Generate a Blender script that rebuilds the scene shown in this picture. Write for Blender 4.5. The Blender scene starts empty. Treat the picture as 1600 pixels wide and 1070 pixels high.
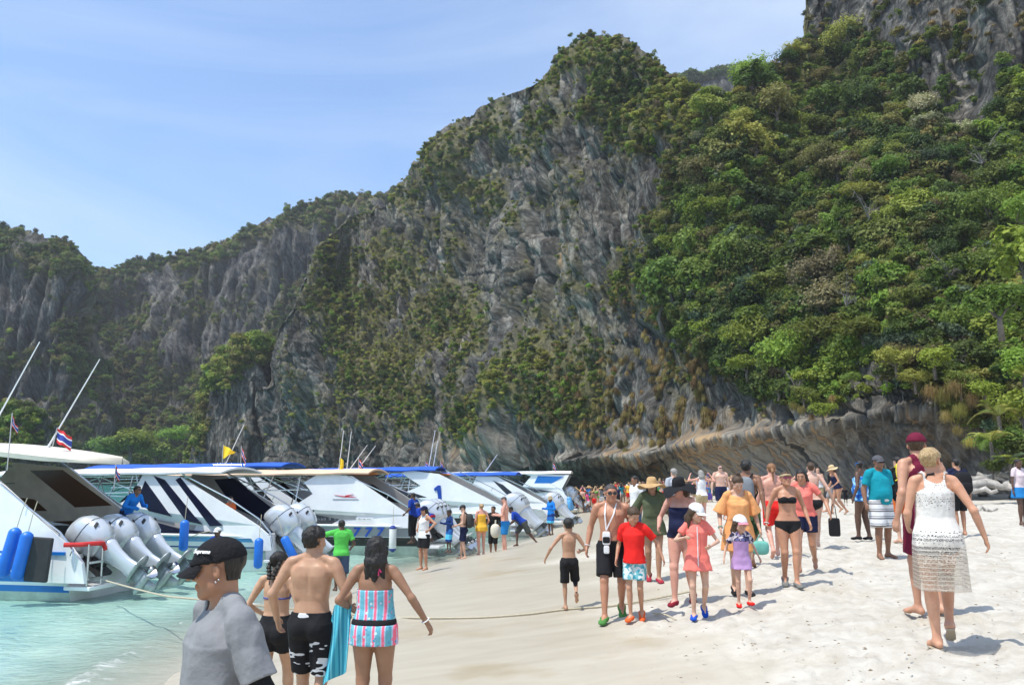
import bpy, bmesh, math, random
import numpy as np
from mathutils import Vector, Matrix

random.seed(7)
rng = np.random.default_rng(7)
SC = bpy.context.scene
COL = SC.collection
R = math.radians

# ------------------------------------------------------------------ camera
CAM = np.array([0.0, 0.0, 2.8])
PITCH = R(9.0)
FPX = 1300.0
cam_data = bpy.data.cameras.new('camera')
cam = bpy.data.objects.new('camera', cam_data)
COL.objects.link(cam)
cam.location = CAM
cam.rotation_euler = (R(90) + PITCH, 0, 0)
cam_data.sensor_width = 36.0
cam_data.lens = 36.0 * FPX / 1600.0
cam_data.clip_start = 0.1
cam_data.clip_end = 9000.0
SC.camera = cam

# ------------------------------------------------------------------ light
SUN_EL = R(66.0)
SUN_H = np.array([-0.86, -0.51]); SUN_H = SUN_H / np.linalg.norm(SUN_H)
SUN_DIR = Vector((SUN_H[0] * math.cos(SUN_EL), SUN_H[1] * math.cos(SUN_EL), math.sin(SUN_EL)))
sun_data = bpy.data.lights.new('sun', 'SUN')
sun_data.energy = 4.6
sun_data.angle = R(0.5)
sun_data.color = (1.0, 0.955, 0.87)
sun = bpy.data.objects.new('sun', sun_data)
COL.objects.link(sun)
sun.rotation_euler = SUN_DIR.to_track_quat('Z', 'Y').to_euler()

world = bpy.data.worlds.new('World')
SC.world = world
world.use_nodes = True
wt = world.node_tree
wt.nodes.clear()
w_out = wt.nodes.new('ShaderNodeOutputWorld')
w_bg = wt.nodes.new('ShaderNodeBackground')
w_sky = wt.nodes.new('ShaderNodeTexSky')
w_sky.sky_type = 'NISHITA'
w_sky.sun_disc = False
w_sky.sun_elevation = SUN_EL
w_sky.sun_rotation = math.atan2(SUN_H[0], SUN_H[1])
w_sky.altitude = 0
w_sky.air_density = 1.0
w_sky.dust_density = 1.2
w_sky.ozone_density = 1.6
w_bg.inputs['Strength'].default_value = 0.15
# thin high cloud veil mixed over the sky
w_tc = wt.nodes.new('ShaderNodeTexCoord')
w_map = wt.nodes.new('ShaderNodeMapping')
w_map.inputs['Scale'].default_value = (1.0, 1.6, 3.4)
w_map.inputs['Rotation'].default_value = (0.0, R(24), 0)
w_n1 = wt.nodes.new('ShaderNodeTexNoise')
w_n1.inputs['Scale'].default_value = 1.15
w_n1.inputs['Detail'].default_value = 7
w_n1.inputs['Roughness'].default_value = 0.58
w_n1.inputs['Distortion'].default_value = 0.7
w_r1 = wt.nodes.new('ShaderNodeMapRange')
w_r1.inputs['From Min'].default_value = 0.46
w_r1.inputs['From Max'].default_value = 0.72
w_r1.inputs['To Min'].default_value = 0.08
w_r1.inputs['To Max'].default_value = 0.5
w_mix = wt.nodes.new('ShaderNodeMixRGB')
w_mix.inputs['Color2'].default_value = (5.0, 5.8, 7.0, 1)
w_gain = wt.nodes.new('ShaderNodeMixRGB'); w_gain.blend_type = 'MULTIPLY'
w_gain.inputs['Fac'].default_value = 1.0
w_gain.inputs['Color2'].default_value = (1.07, 1.30, 1.50, 1)
# a broad brighter veil towards the right of the view (+X)
w_sep = wt.nodes.new('ShaderNodeSeparateXYZ')
w_r2 = wt.nodes.new('ShaderNodeMapRange')
w_r2.inputs['From Min'].default_value = -0.15
w_r2.inputs['From Max'].default_value = 0.45
w_r2.inputs['To Min'].default_value = 0.0
w_r2.inputs['To Max'].default_value = 0.46
w_add = wt.nodes.new('ShaderNodeMath'); w_add.operation = 'ADD'; w_add.use_clamp = True
L = wt.links
L.new(w_tc.outputs['Generated'], w_map.inputs['Vector'])
L.new(w_map.outputs['Vector'], w_n1.inputs['Vector'])
L.new(w_n1.outputs['Fac'], w_r1.inputs['Value'])
L.new(w_tc.outputs['Generated'], w_sep.inputs['Vector'])
L.new(w_sep.outputs['X'], w_r2.inputs['Value'])
L.new(w_r1.outputs['Result'], w_add.inputs[0])
L.new(w_r2.outputs['Result'], w_add.inputs[1])
L.new(w_add.outputs['Value'], w_mix.inputs['Fac'])
L.new(w_sky.outputs['Color'], w_gain.inputs['Color1'])
L.new(w_gain.outputs['Color'], w_mix.inputs['Color1'])
L.new(w_mix.outputs['Color'], w_bg.inputs['Color'])
L.new(w_bg.outputs['Background'], w_out.inputs['Surface'])

SC.view_settings.view_transform = 'Standard'
SC.view_settings.look = 'None'
SC.view_settings.exposure = 0.15
SC.view_settings.gamma = 1.0
SC.view_settings.use_curve_mapping = False
SC.cycles.max_bounces = 6
SC.cycles.diffuse_bounces = 3
SC.cycles.glossy_bounces = 3
SC.cycles.transmission_bounces = 4
SC.cycles.transparent_max_bounces = 8
SC.cycles.caustics_reflective = False
SC.cycles.caustics_refractive = False

# ------------------------------------------------------------------ pixel rays (1600x1070 photo)
CP, SP = math.cos(PITCH), math.sin(PITCH)
def ray(px, py):
    x = (np.asarray(px, float) - 800.0) / FPX
    y = (535.0 - np.asarray(py, float)) / FPX
    x, y = np.broadcast_arrays(x, y)
    return np.stack([x, CP - y * SP, SP + y * CP], -1)
def at_depth(px, py, Y):
    r = ray(px, py)
    return CAM + r * (np.asarray(Y, float) / r[..., 1])[..., None]
def at_z(px, py, z):
    r = ray(px, py)
    return CAM + r * ((z - CAM[2]) / r[..., 2])[..., None]
def to_pix(p):
    p = np.asarray(p, float) - CAM
    yc = p[..., 1] * CP + p[..., 2] * SP
    zc = -p[..., 1] * SP + p[..., 2] * CP
    return 800 + FPX * p[..., 0] / yc, 535 - FPX * zc / yc

# ------------------------------------------------------------------ noise
_perm = np.random.RandomState(3).permutation(256).astype(np.int64)
_perm = np.concatenate([_perm, _perm, _perm])
_gr = np.random.RandomState(4).normal(size=(256, 3)); _gr /= np.linalg.norm(_gr, axis=1)[:, None]
def perlin(P):
    P = np.asarray(P, float)
    i = np.floor(P).astype(np.int64); f = P - i; i &= 255
    u = f * f * f * (f * (f * 6 - 15) + 10)
    out = 0
    for dx in (0, 1):
        a = _perm[i[..., 0] + dx]
        wx = u[..., 0] if dx else 1 - u[..., 0]
        for dy in (0, 1):
            b = _perm[a + i[..., 1] + dy]
            wy = u[..., 1] if dy else 1 - u[..., 1]
            for dz in (0, 1):
                g = _gr[_perm[b + i[..., 2] + dz] & 255]
                wz = u[..., 2] if dz else 1 - u[..., 2]
                d = g[..., 0] * (f[..., 0] - dx) + g[..., 1] * (f[..., 1] - dy) + g[..., 2] * (f[..., 2] - dz)
                out = out + d * wx * wy * wz
    return out * 1.6
def fbm(P, oct=4, rough=0.5, lac=2.03):
    s, a = 0, 1.0
    for k in range(oct):
        s = s + a * perlin(P + 17.3 * k); a *= rough; P = P * lac
    return s
def ridged(P, oct=3):
    s, a = 0, 1.0
    for k in range(oct):
        s = s + a * (1 - 2 * np.abs(perlin(P + 9.7 * k))); a *= .5; P = P * 2.1
    return s
def lerpt(x, tab):
    t = np.array(tab, float)
    return np.interp(x, t[:, 0], t[:, 1])
def sstep(a, b, x):
    t = np.clip((x - a) / (b - a), 0, 1)
    return t * t * (3 - 2 * t)

# ------------------------------------------------------------------ object helpers
def link(o, parent=None):
    COL.objects.link(o)
    if parent is not None: o.parent = parent
    return o
def tag(o, label=None, cat=None, group=None, kind=None):
    if label: o['label'] = label
    if cat: o['category'] = cat
    if group: o['group'] = group
    if kind: o['kind'] = kind
    return o
def empty(name, loc=(0, 0, 0), rz=0.0, label=None, cat=None, group=None):
    o = bpy.data.objects.new(name, None)
    o.location = loc; o.rotation_euler = (0, 0, rz); o.empty_display_size = .2
    link(o); tag(o, label, cat, group)
    return o
def mesh_np(name, V, F, mats=(), parent=None, smooth=True, midx=None, attrs=None, do_link=True):
    """V (n,3); F (m,4) or (m,3) or list of arrays"""
    me = bpy.data.meshes.new(name)
    V = np.asarray(V, np.float32)
    me.vertices.add(len(V)); me.vertices.foreach_set('co', V.ravel())
    Fs = F if isinstance(F, list) else [F]
    Fs = [np.asarray(f, np.int32) for f in Fs if len(f)]
    tot = sum(f.size for f in Fs); n = sum(len(f) for f in Fs)
    me.loops.add(tot); me.polygons.add(n)
    me.loops.foreach_set('vertex_index', np.concatenate([f.ravel() for f in Fs]))
    sizes = np.concatenate([np.full(len(f), f.shape[1], np.int32) for f in Fs])
    me.polygons.foreach_set('loop_start', np.concatenate([[0], np.cumsum(sizes)[:-1]]).astype(np.int32))
    if smooth: me.polygons.foreach_set('use_smooth', np.ones(n, bool))
    else: me.polygons.foreach_set('use_smooth', np.zeros(n, bool))
    for m in mats: me.materials.append(m)
    if midx is not None: me.polygons.foreach_set('material_index', np.asarray(midx, np.int32))
    if attrs:
        for k, a in attrs.items():
            a = np.asarray(a, np.float32)
            if a.ndim == 1:
                at = me.attributes.new(k, 'FLOAT', 'POINT'); at.data.foreach_set('value', a)
            elif a.shape[1] == 3:
                at = me.attributes.new(k, 'FLOAT_VECTOR', 'POINT'); at.data.foreach_set('vector', a.ravel())
    me.update(calc_edges=True)
    me.validate()
    if not do_link: return me
    o = bpy.data.objects.new(name, me)
    link(o, parent)
    return o
def grid_faces(nr, nc, wrap=False):
    i = np.arange(nr - 1)[:, None]; j = np.arange(nc if wrap else nc - 1)[None, :]
    a = i * nc + j; b = i * nc + (j + 1) % nc; c = (i + 1) * nc + (j + 1) % nc; d = (i + 1) * nc + j
    return np.stack([a, b, c, d], -1).reshape(-1, 4)

class MB:
    """mesh builder for small mesh parts"""
    def __init__(s): s.v = []; s.f = []; s.m = []
    def add(s, V, F, m=0):
        o = len(s.v); s.v.extend([tuple(map(float, p)) for p in V])
        for f in F: s.f.append(tuple(int(i) + o for i in f)); s.m.append(m)
    def box(s, c, d, m=0, rot=None):
        x, y, z = d[0] / 2, d[1] / 2, d[2] / 2
        P = np.array([(-x, -y, -z), (x, -y, -z), (x, y, -z), (-x, y, -z), (-x, -y, z), (x, -y, z), (x, y, z), (-x, y, z)])
        if rot is not None: P = P @ np.array(Matrix.Rotation(rot[1], 3, rot[0])).T
        s.add(P + np.array(c), [(3, 2, 1, 0), (4, 5, 6, 7), (0, 1, 5, 4), (1, 2, 6, 5), (2, 3, 7, 6), (3, 0, 4, 7)], m)
    def tube(s, pts, r, n=8, m=0, cap=True):
        pts = np.asarray(pts, float); k = len(pts)
        rr = np.full(k, r) if np.isscalar(r) else np.asarray(r, float)
        T = np.gradient(pts, axis=0); T /= np.linalg.norm(T, axis=1)[:, None] + 1e-12
        up = np.array([0, 0, 1.0]) if abs(T[0][2]) < .9 else np.array([1.0, 0, 0])
        V = []
        for i in range(k):
            a = np.cross(T[i], up); a /= np.linalg.norm(a) + 1e-12; b = np.cross(T[i], a); up = -b if False else np.cross(a, T[i])
            for q in range(n):
                t = 2 * math.pi * q / n
                V.append(pts[i] + rr[i] * (math.cos(t) * a + math.sin(t) * b))
        F = [tuple(f) for f in grid_faces(k, n, True)]
        if cap: F += [tuple(range(n))[::-1], tuple(range((k - 1) * n, k * n))]
        s.add(V, F, m)
    def loft(s, rings, m=0, cap=True, closed=True):
        n = len(rings[0]); V = [p for r in rings for p in r]
        F = [tuple(f) for f in grid_faces(len(rings), n, closed)]
        if cap: F += [tuple(range(n))[::-1], tuple(range((len(rings) - 1) * n, len(rings) * n))]
        s.add(V, F, m)
    def prism(s, poly, y0, y1, m=0, axis='y'):
        """extrude a 2D polygon (x,z) along y (or (x,y) along z)"""
        n = len(poly)
        if axis == 'y': A = [(p[0], y0, p[1]) for p in poly]; B = [(p[0], y1, p[1]) for p in poly]
        elif axis == 'z': A = [(p[0], p[1], y0) for p in poly]; B = [(p[0], p[1], y1) for p in poly]
        else: A = [(y0, p[0], p[1]) for p in poly]; B = [(y1, p[0], p[1]) for p in poly]
        F = [tuple(range(n)), tuple(range(2 * n - 1, n - 1, -1))]
        F += [(i, i + n, (i + 1) % n + n, (i + 1) % n) for i in range(n)]
        s.add(A + B, F, m)
    def ell(s, c, r, nu=12, nv=8, m=0):
        V = []
        for j in range(nv + 1):
            ph = math.pi * (j / nv - .5)
            for i in range(nu):
                th = 2 * math.pi * i / nu
                V.append((c[0] + r[0] * math.cos(ph) * math.cos(th), c[1] + r[1] * math.cos(ph) * math.sin(th), c[2] + r[2] * math.sin(ph)))
        s.add(V, [tuple(f) for f in grid_faces(nv + 1, nu, True)], m)
    def mesh(s, name, mats, smooth=False):
        me = bpy.data.meshes.new(name)
        me.from_pydata(s.v, [], s.f)
        for m in mats: me.materials.append(m)
        me.polygons.foreach_set('material_index', s.m)
        bm = bmesh.new(); bm.from_mesh(me)
        bmesh.ops.remove_doubles(bm, verts=bm.verts, dist=1e-5)
        bmesh.ops.recalc_face_normals(bm, faces=bm.faces)
        bm.to_mesh(me); bm.free()
        if smooth: me.polygons.foreach_set('use_smooth', np.ones(len(me.polygons), bool))
        return me
    def build(s, name, mats, parent=None, smooth=False, bevel=0, angle=40):
        if not isinstance(mats, (list, tuple)): mats = [mats]
        me = s.mesh(name, mats, smooth)
        if smooth and angle:
            try: me.set_sharp_from_angle(angle=R(angle))
            except Exception: pass
        o = bpy.data.objects.new(name, me); link(o, parent)
        if bevel:
            b = o.modifiers.new('b', 'BEVEL'); b.width = bevel; b.segments = 2; b.limit_method = 'ANGLE'
        return o

# ------------------------------------------------------------------ materials
MATS = {}
def new_mat(name):
    m = bpy.data.materials.new(name); m.use_nodes = True
    nt = m.node_tree; nt.nodes.clear()
    out = nt.nodes.new('ShaderNodeOutputMaterial')
    return m, nt, out
def nd(nt, typ, **kw):
    n = nt.nodes.new('ShaderNode' + typ)
    for k, v in kw.items():
        if k in n.inputs: n.inputs[k].default_value = v
        else: setattr(n, k, v)
    return n
def pbr(name, col, rough=.5, metal=0.0, spec=.5, bump=0.0, bscale=40.0, var=0.0, vscale=6.0, coat=0.0, sss=0.0, stretch=None):
    """plain surface with fine procedural variation in colour and relief"""
    if name in MATS: return MATS[name]
    m, nt, out = new_mat(name); p = nd(nt, 'BsdfPrincipled')
    c = tuple(col) + (1,)
    p.inputs['Base Color'].default_value = c
    p.inputs['Roughness'].default_value = rough; p.inputs['Metallic'].default_value = metal
    p.inputs['Specular IOR Level'].default_value = spec
    p.inputs['Coat Weight'].default_value = coat
    tc = nd(nt, 'TexCoord'); mp = nd(nt, 'Mapping')
    if stretch: mp.inputs['Scale'].default_value = stretch
    nt.links.new(tc.outputs['Object'], mp.inputs['Vector'])
    if var:
        n = nd(nt, 'TexNoise', Scale=vscale, Detail=5.0, Roughness=.6)
        nt.links.new(mp.outputs['Vector'], n.inputs['Vector'])
        r = nd(nt, 'ValToRGB'); r.color_ramp.elements[0].position = .3; r.color_ramp.elements[1].position = .75
        r.color_ramp.elements[0].color = tuple(max(0, x * (1 - var)) for x in col) + (1,)
        r.color_ramp.elements[1].color = tuple(min(1, x * (1 + var * .6)) for x in col) + (1,)
        nt.links.new(n.outputs['Fac'], r.inputs['Fac']); nt.links.new(r.outputs['Color'], p.inputs['Base Color'])
    if bump:
        n2 = nd(nt, 'TexNoise', Scale=bscale, Detail=4.0)
        nt.links.new(mp.outputs['Vector'], n2.inputs['Vector'])
        b = nd(nt, 'Bump', Strength=bump, Distance=.02)
        nt.links.new(n2.outputs['Fac'], b.inputs['Height']); nt.links.new(b.outputs['Normal'], p.inputs['Normal'])
    if sss:
        p.inputs['Subsurface Weight'].default_value = sss
        p.inputs['Subsurface Radius'].default_value = (.02, .008, .004); p.inputs['Subsurface Scale'].default_value = .5
    nt.links.new(p.outputs['BSDF'], out.inputs['Surface'])
    MATS[name] = m
    return m
def srgb(r, g, b):
    f = lambda c: (c / 255 / 12.92) if c / 255 <= .04045 else ((c / 255 + .055) / 1.055) ** 2.4
    return (f(r), f(g), f(b))
# ================================================================== BEACH AND WATER
_sh = at_z(np.array([250, 420, 560, 640, 740, 850, 880, 905, 912]), np.array([1072, 968, 918, 893, 868, 838, 818, 800, 790]), 0.0)
SHORE_Y = np.concatenate([[-60, -5, 6], _sh[:, 1], [160]])
SHORE_X = np.concatenate([[-9, -6.0, -5.1], _sh[:, 0], [_sh[-1, 0] + 10]])
def shore_x(Y): return np.interp(Y, SHORE_Y, SHORE_X)
H_TAB = [(-40, -3.2), (-12, -1.15), (-4, -.42), (0, 0), (1.5, .33), (3, .62), (5, .85), (7, 1.12), (8.5, 1.33), (10.5, 1.43), (13, 1.5), (18, 1.62), (26, 1.85), (45, 2.3), (90, 3.0)]
def beach_z(X, Y):
    X = np.asarray(X, float); Y = np.asarray(Y, float)
    s = X - shore_x(Y)
    h = lerpt(s, H_TAB)
    g = lerpt(Y, [(0, 1), (28, 1), (50, .72), (80, .6), (200, .6)])
    return np.where(h > 0, h * g, h)
def ground(px, py):
    """where the ray through a photo pixel meets the beach (or the water floor)"""
    r = ray(px, py); t = 2.0
    prev = t
    while t < 200:
        p = CAM + r * t
        if p[2] < beach_z(p[0], p[1]): break
        prev = t; t *= 1.01
    a, b = prev, t
    for _ in range(30):
        m = (a + b) / 2; p = CAM + r * m
        if p[2] < beach_z(p[0], p[1]): b = m
        else: a = m
    return CAM + r * b

# polar sheet, fine in front of the lens and near it
az_f = np.linspace(R(-40), R(40), 380)
az = np.concatenate([np.linspace(R(-180), R(-42), 30), az_f, np.linspace(R(42), R(180), 30)])
rad = np.concatenate([[.0], np.geomspace(.8, 260, 290)])
RR, AA = np.meshgrid(rad, az, indexing='ij')
BX = RR * np.sin(AA); BY = RR * np.cos(AA)
BZ = beach_z(BX, BY)
P3 = np.stack([BX, BY, np.zeros_like(BX)], -1)
sdist = BX - shore_x(BY)
dry = sstep(5.2, 8.0, sdist + 1.6 * fbm(P3 * .35, 3))
tramp = fbm(P3 * 2.6, 3, .55)
pits = -np.maximum(0, ridged(P3 * 1.55 + 5, 2) - .55)
stepm = -np.maximum(0, .34 - np.abs(perlin(P3 * np.array([2.3, 3.1, 1]) + 11))) * np.maximum(0, perlin(P3 * 1.1 + 3) + .25)
BZ = BZ + dry * (0.024 * tramp + 0.05 * pits + .12 * stepm + .026 * fbm(P3 * 6.5, 3, .6)) * np.clip(1.6 - RR / 60, 0.3, 1) + .004 * fbm(P3 * np.array([.5, 1.6, 1]), 3)
BZ = BZ - .5 * sstep(200, 260, RR)
mS, nt, out = new_mat('sand')
tc = nd(nt, 'TexCoord'); aw = nd(nt, 'Attribute', attribute_name='dry')
n1 = nd(nt, 'TexNoise', Scale=3.0, Detail=9.0, Roughness=.65); n2 = nd(nt, 'TexNoise', Scale=110.0, Detail=3.0)
n3 = nd(nt, 'TexNoise', Scale=.55, Detail=5.0, Roughness=.6)
for n in (n1, n2, n3): nt.links.new(tc.outputs['Object'], n.inputs['Vector'])
r1 = nd(nt, 'ValToRGB'); e = r1.color_ramp.elements
e[0].position = .3; e[0].color = (.42, .38, .31, 1); e[1].position = .62; e[1].color = (.575, .54, .47, 1)
rw = nd(nt, 'ValToRGB'); e = rw.color_ramp.elements
e[0].position = .3; e[0].color = (.39, .345, .262, 1); e[1].position = .7; e[1].color = (.465, .42, .33, 1)
mp = nd(nt, 'Mapping'); mp.inputs['Scale'].default_value = (.6, 2.2, 1); mp.inputs['Rotation'].default_value = (0, 0, R(-20))
n4 = nd(nt, 'TexNoise', Scale=1.2, Detail=6.0, Roughness=.6, Distortion=.6)
nt.links.new(tc.outputs['Object'], mp.inputs['Vector']); nt.links.new(mp.outputs['Vector'], n4.inputs['Vector'])
nt.links.new(n1.outputs['Fac'], r1.inputs['Fac']); nt.links.new(n4.outputs['Fac'], rw.inputs['Fac'])
mx = nd(nt, 'MixRGB'); nt.links.new(aw.outputs['Fac'], mx.inputs['Fac'])
nt.links.new(rw.outputs['Color'], mx.inputs['Color1']); nt.links.new(r1.outputs['Color'], mx.inputs['Color2'])
rr = nd(nt, 'ValToRGB'); e = rr.color_ramp.elements; e[0].position = .58; e[0].color = (1, 1, 1, 1); e[1].position = .72; e[1].color = (.86, .8, .7, 1)
nt.links.new(n3.outputs['Fac'], rr.inputs['Fac'])
mm = nd(nt, 'MixRGB', blend_type='MULTIPLY'); mm.inputs['Fac'].default_value = 1
nt.links.new(mx.outputs['Color'], mm.inputs['Color1']); nt.links.new(rr.outputs['Color'], mm.inputs['Color2'])
p = nd(nt, 'BsdfPrincipled'); nt.links.new(mm.outputs['Color'], p.inputs['Base Color'])
mr = nd(nt, 'MapRange'); nt.links.new(aw.outputs['Fac'], mr.inputs['Value']); mr.inputs['To Min'].default_value = .36; mr.inputs['To Max'].default_value = .95
nt.links.new(mr.outputs['Result'], p.inputs['Roughness']); p.inputs['Specular IOR Level'].default_value = .35
vf = nd(nt, 'TexVoronoi', Scale=3.4); vf.feature = 'SMOOTH_F1'; vf.inputs['Smoothness'].default_value = .6; mvf = nd(nt, 'Mapping'); mvf.inputs['Scale'].default_value = (1.5, .8, 1); mvf.inputs['Rotation'].default_value = (0, 0, .5); nt.links.new(tc.outputs['Object'], mvf.inputs['Vector']); nt.links.new(mvf.outputs['Vector'], vf.inputs['Vector'])
vq = nd(nt, 'MapRange'); vq.inputs['From Min'].default_value = .08; vq.inputs['From Max'].default_value = .42; vq.inputs['To Max'].default_value = 2.1; nt.links.new(vf.outputs['Distance'], vq.inputs['Value'])
ad = nd(nt, 'Math', operation='ADD'); ml = nd(nt, 'Math', operation='MULTIPLY'); nt.links.new(n1.outputs['Fac'], ml.inputs[0]); ml.inputs[1].default_value = 3.0
av = nd(nt, 'Math', operation='ADD'); nt.links.new(ml.outputs[0], av.inputs[0]); nt.links.new(vq.outputs[0], av.inputs[1]); nt.links.new(av.outputs[0], ad.inputs[0]); nt.links.new(n2.outputs['Fac'], ad.inputs[1])
mb_ = nd(nt, 'Math', operation='MULTIPLY'); nt.links.new(aw.outputs['Fac'], mb_.inputs[0]); mb_.inputs[1].default_value = .7
b = nd(nt, 'Bump', Distance=.02); nt.links.new(mb_.outputs[0], b.inputs['Strength'])
nt.links.new(ad.outputs[0], b.inputs['Height']); nt.links.new(b.outputs['Normal'], p.inputs['Normal'])
nt.links.new(p.outputs['BSDF'], out.inputs['Surface'])
beach = mesh_np('beach', np.stack([BX, BY, BZ], -1).reshape(-1, 3), grid_faces(*BX.shape), [mS], attrs={'dry': dry.ravel()})
tag(beach, 'white sand beach, wet and smooth by the water, trampled higher up', kind='structure')

# water: sheet at z = 0
azw = np.linspace(R(-110), R(60), 270)
radw = np.concatenate([np.geomspace(1.0, 130, 260), np.geomspace(140, 1500, 24)])
RW, AW = np.meshgrid(radw, azw, indexing='ij')
WX = RW * np.sin(AW); WY = RW * np.cos(AW)
wdep = -np.where(RW < 250, beach_z(WX, WY), -4)
PW = np.stack([WX, WY, np.zeros_like(WX)], -1)
sd = shore_x(WY) - WX
WZ = (.022 * fbm(PW * np.array([.8, 1.5, 1]), 3) + .012 * fbm(PW * 3.0, 2)) * np.clip(1.5 - RW / 90, 0, 1)
WZ = WZ + .05 * np.exp(-((sd - 1.3 - .6 * fbm(PW * .3, 2)) / .28) ** 2) + .035 * np.exp(-((sd - 4.0 - .9 * fbm(PW * .25 + 4, 2)) / .4) ** 2)
mW, nt, out = new_mat('sea_water')
tc = nd(nt, 'TexCoord'); ad_ = nd(nt, 'Attribute', attribute_name='depth')
rd = nd(nt, 'ValToRGB'); el = rd.color_ramp.elements
el[0].position = 0; el[0].color = (.50, .50, .41, 1); el[1].position = 1; el[1].color = (.07, .30, .29, 1)
for pos, c in ((.06, (.40, .52, .43)), (.22, (.29, .49, .42)), (.5, (.18, .43, .39))):
    q = el.new(pos); q.color = c + (1,)
md = nd(nt, 'MapRange'); md.inputs['From Max'].default_value = 2.6; nt.links.new(ad_.outputs['Fac'], md.inputs['Value']); nt.links.new(md.outputs['Result'], rd.inputs['Fac'])
# patchy bottom
nb = nd(nt, 'TexNoise', Scale=.9, Detail=7.0, Roughness=.62, Distortion=.4); nt.links.new(tc.outputs['Object'], nb.inputs['Vector'])
rb = nd(nt, 'ValToRGB'); e = rb.color_ramp.elements; e[0].position = .35; e[0].color = (.72, .82, .84, 1); e[1].position = .62; e[1].color = (1.0, 1.0, 1.0, 1)
nt.links.new(nb.outputs['Fac'], rb.inputs['Fac'])
mm = nd(nt, 'MixRGB', blend_type='MULTIPLY'); mm.inputs['Fac'].default_value = .8
nt.links.new(rd.outputs['Color'], mm.inputs['Color1']); nt.links.new(rb.outputs['Color'], mm.inputs['Color2'])
# foam
af = nd(nt, 'Attribute', attribute_name='foam'); nf = nd(nt, 'TexNoise', Scale=3.2, Detail=8.0, Roughness=.7, Distortion=1.0)
nt.links.new(tc.outputs['Object'], nf.inputs['Vector'])
sm = nd(nt, 'Math', operation='ADD'); nt.links.new(af.outputs['Fac'], sm.inputs[0]); nt.links.new(nf.outputs['Fac'], sm.inputs[1])
fr = nd(nt, 'MapRange'); fr.inputs['From Min'].default_value = .98; fr.inputs['From Max'].default_value = 1.2; nt.links.new(sm.outputs[0], fr.inputs['Value'])
cf = nd(nt, 'MixRGB'); cf.inputs['Color2'].default_value = (.70, .72, .70, 1); nt.links.new(fr.outputs['Result'], cf.inputs['Fac']); nt.links.new(mm.outputs['Color'], cf.inputs['Color1'])
p = nd(nt, 'BsdfPrincipled'); p.inputs['Roughness'].default_value = .08; p.inputs['IOR'].default_value = 1.33
nt.links.new(cf.outputs['Color'], p.inputs['Base Color'])
rg = nd(nt, 'MapRange'); rg.inputs['To Min'].default_value = .09; rg.inputs['To Max'].default_value = .7; nt.links.new(fr.outputs['Result'], rg.inputs['Value']); nt.links.new(rg.outputs['Result'], p.inputs['Roughness'])
mpw = nd(nt, 'Mapping'); mpw.inputs['Scale'].default_value = (1.0, 1.9, 1.0); mpw.inputs['Rotation'].default_value = (0, 0, R(20)); nt.links.new(tc.outputs['Object'], mpw.inputs['Vector'])
nw = nd(nt, 'TexNoise', Scale=2.8, Detail=5.0, Roughness=.55, Distortion=.5); nt.links.new(mpw.outputs['Vector'], nw.inputs['Vector'])
bw = nd(nt, 'Bump', Strength=.55, Distance=.12); nt.links.new(nw.outputs['Fac'], bw.inputs['Height']); nt.links.new(bw.outputs['Normal'], p.inputs['Normal'])
tr = nd(nt, 'BsdfTransparent'); ms = nd(nt, 'MixShader')
ra = nd(nt, 'MapRange'); ra.inputs['From Min'].default_value = 0.0; ra.inputs['From Max'].default_value = .30; ra.inputs['To Min'].default_value = .25; nt.links.new(ad_.outputs['Fac'], ra.inputs['Value'])
mxm = nd(nt, 'Math', operation='MAXIMUM'); nt.links.new(ra.outputs['Result'], mxm.inputs[0]); nt.links.new(fr.outputs['Result'], mxm.inputs[1])
nt.links.new(mxm.outputs[0], ms.inputs['Fac']); nt.links.new(tr.outputs[0], ms.inputs[1]); nt.links.new(p.outputs[0], ms.inputs[2])
nt.links.new(ms.outputs[0], out.inputs['Surface'])
foam = np.exp(-((sd - .5 - .5 * fbm(PW * .5, 3)) / .7) ** 2) * .42 + np.exp(-((sd - 3.6 - .9 * fbm(PW * .25 + 4, 2)) / .5) ** 2) * .24
foam = foam + .36 * np.exp(-((sd - 1.3 - .6 * fbm(PW * .3, 2)) / .35) ** 2)
water = mesh_np('sea_water', np.stack([WX, WY, WZ], -1).reshape(-1, 3), grid_faces(*WX.shape), [mW], attrs={'depth': wdep.ravel(), 'foam': np.clip(foam, 0, .7).ravel()})
tag(water, 'shallow turquoise sea with thin foam lines along the sand', kind='structure')

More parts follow.
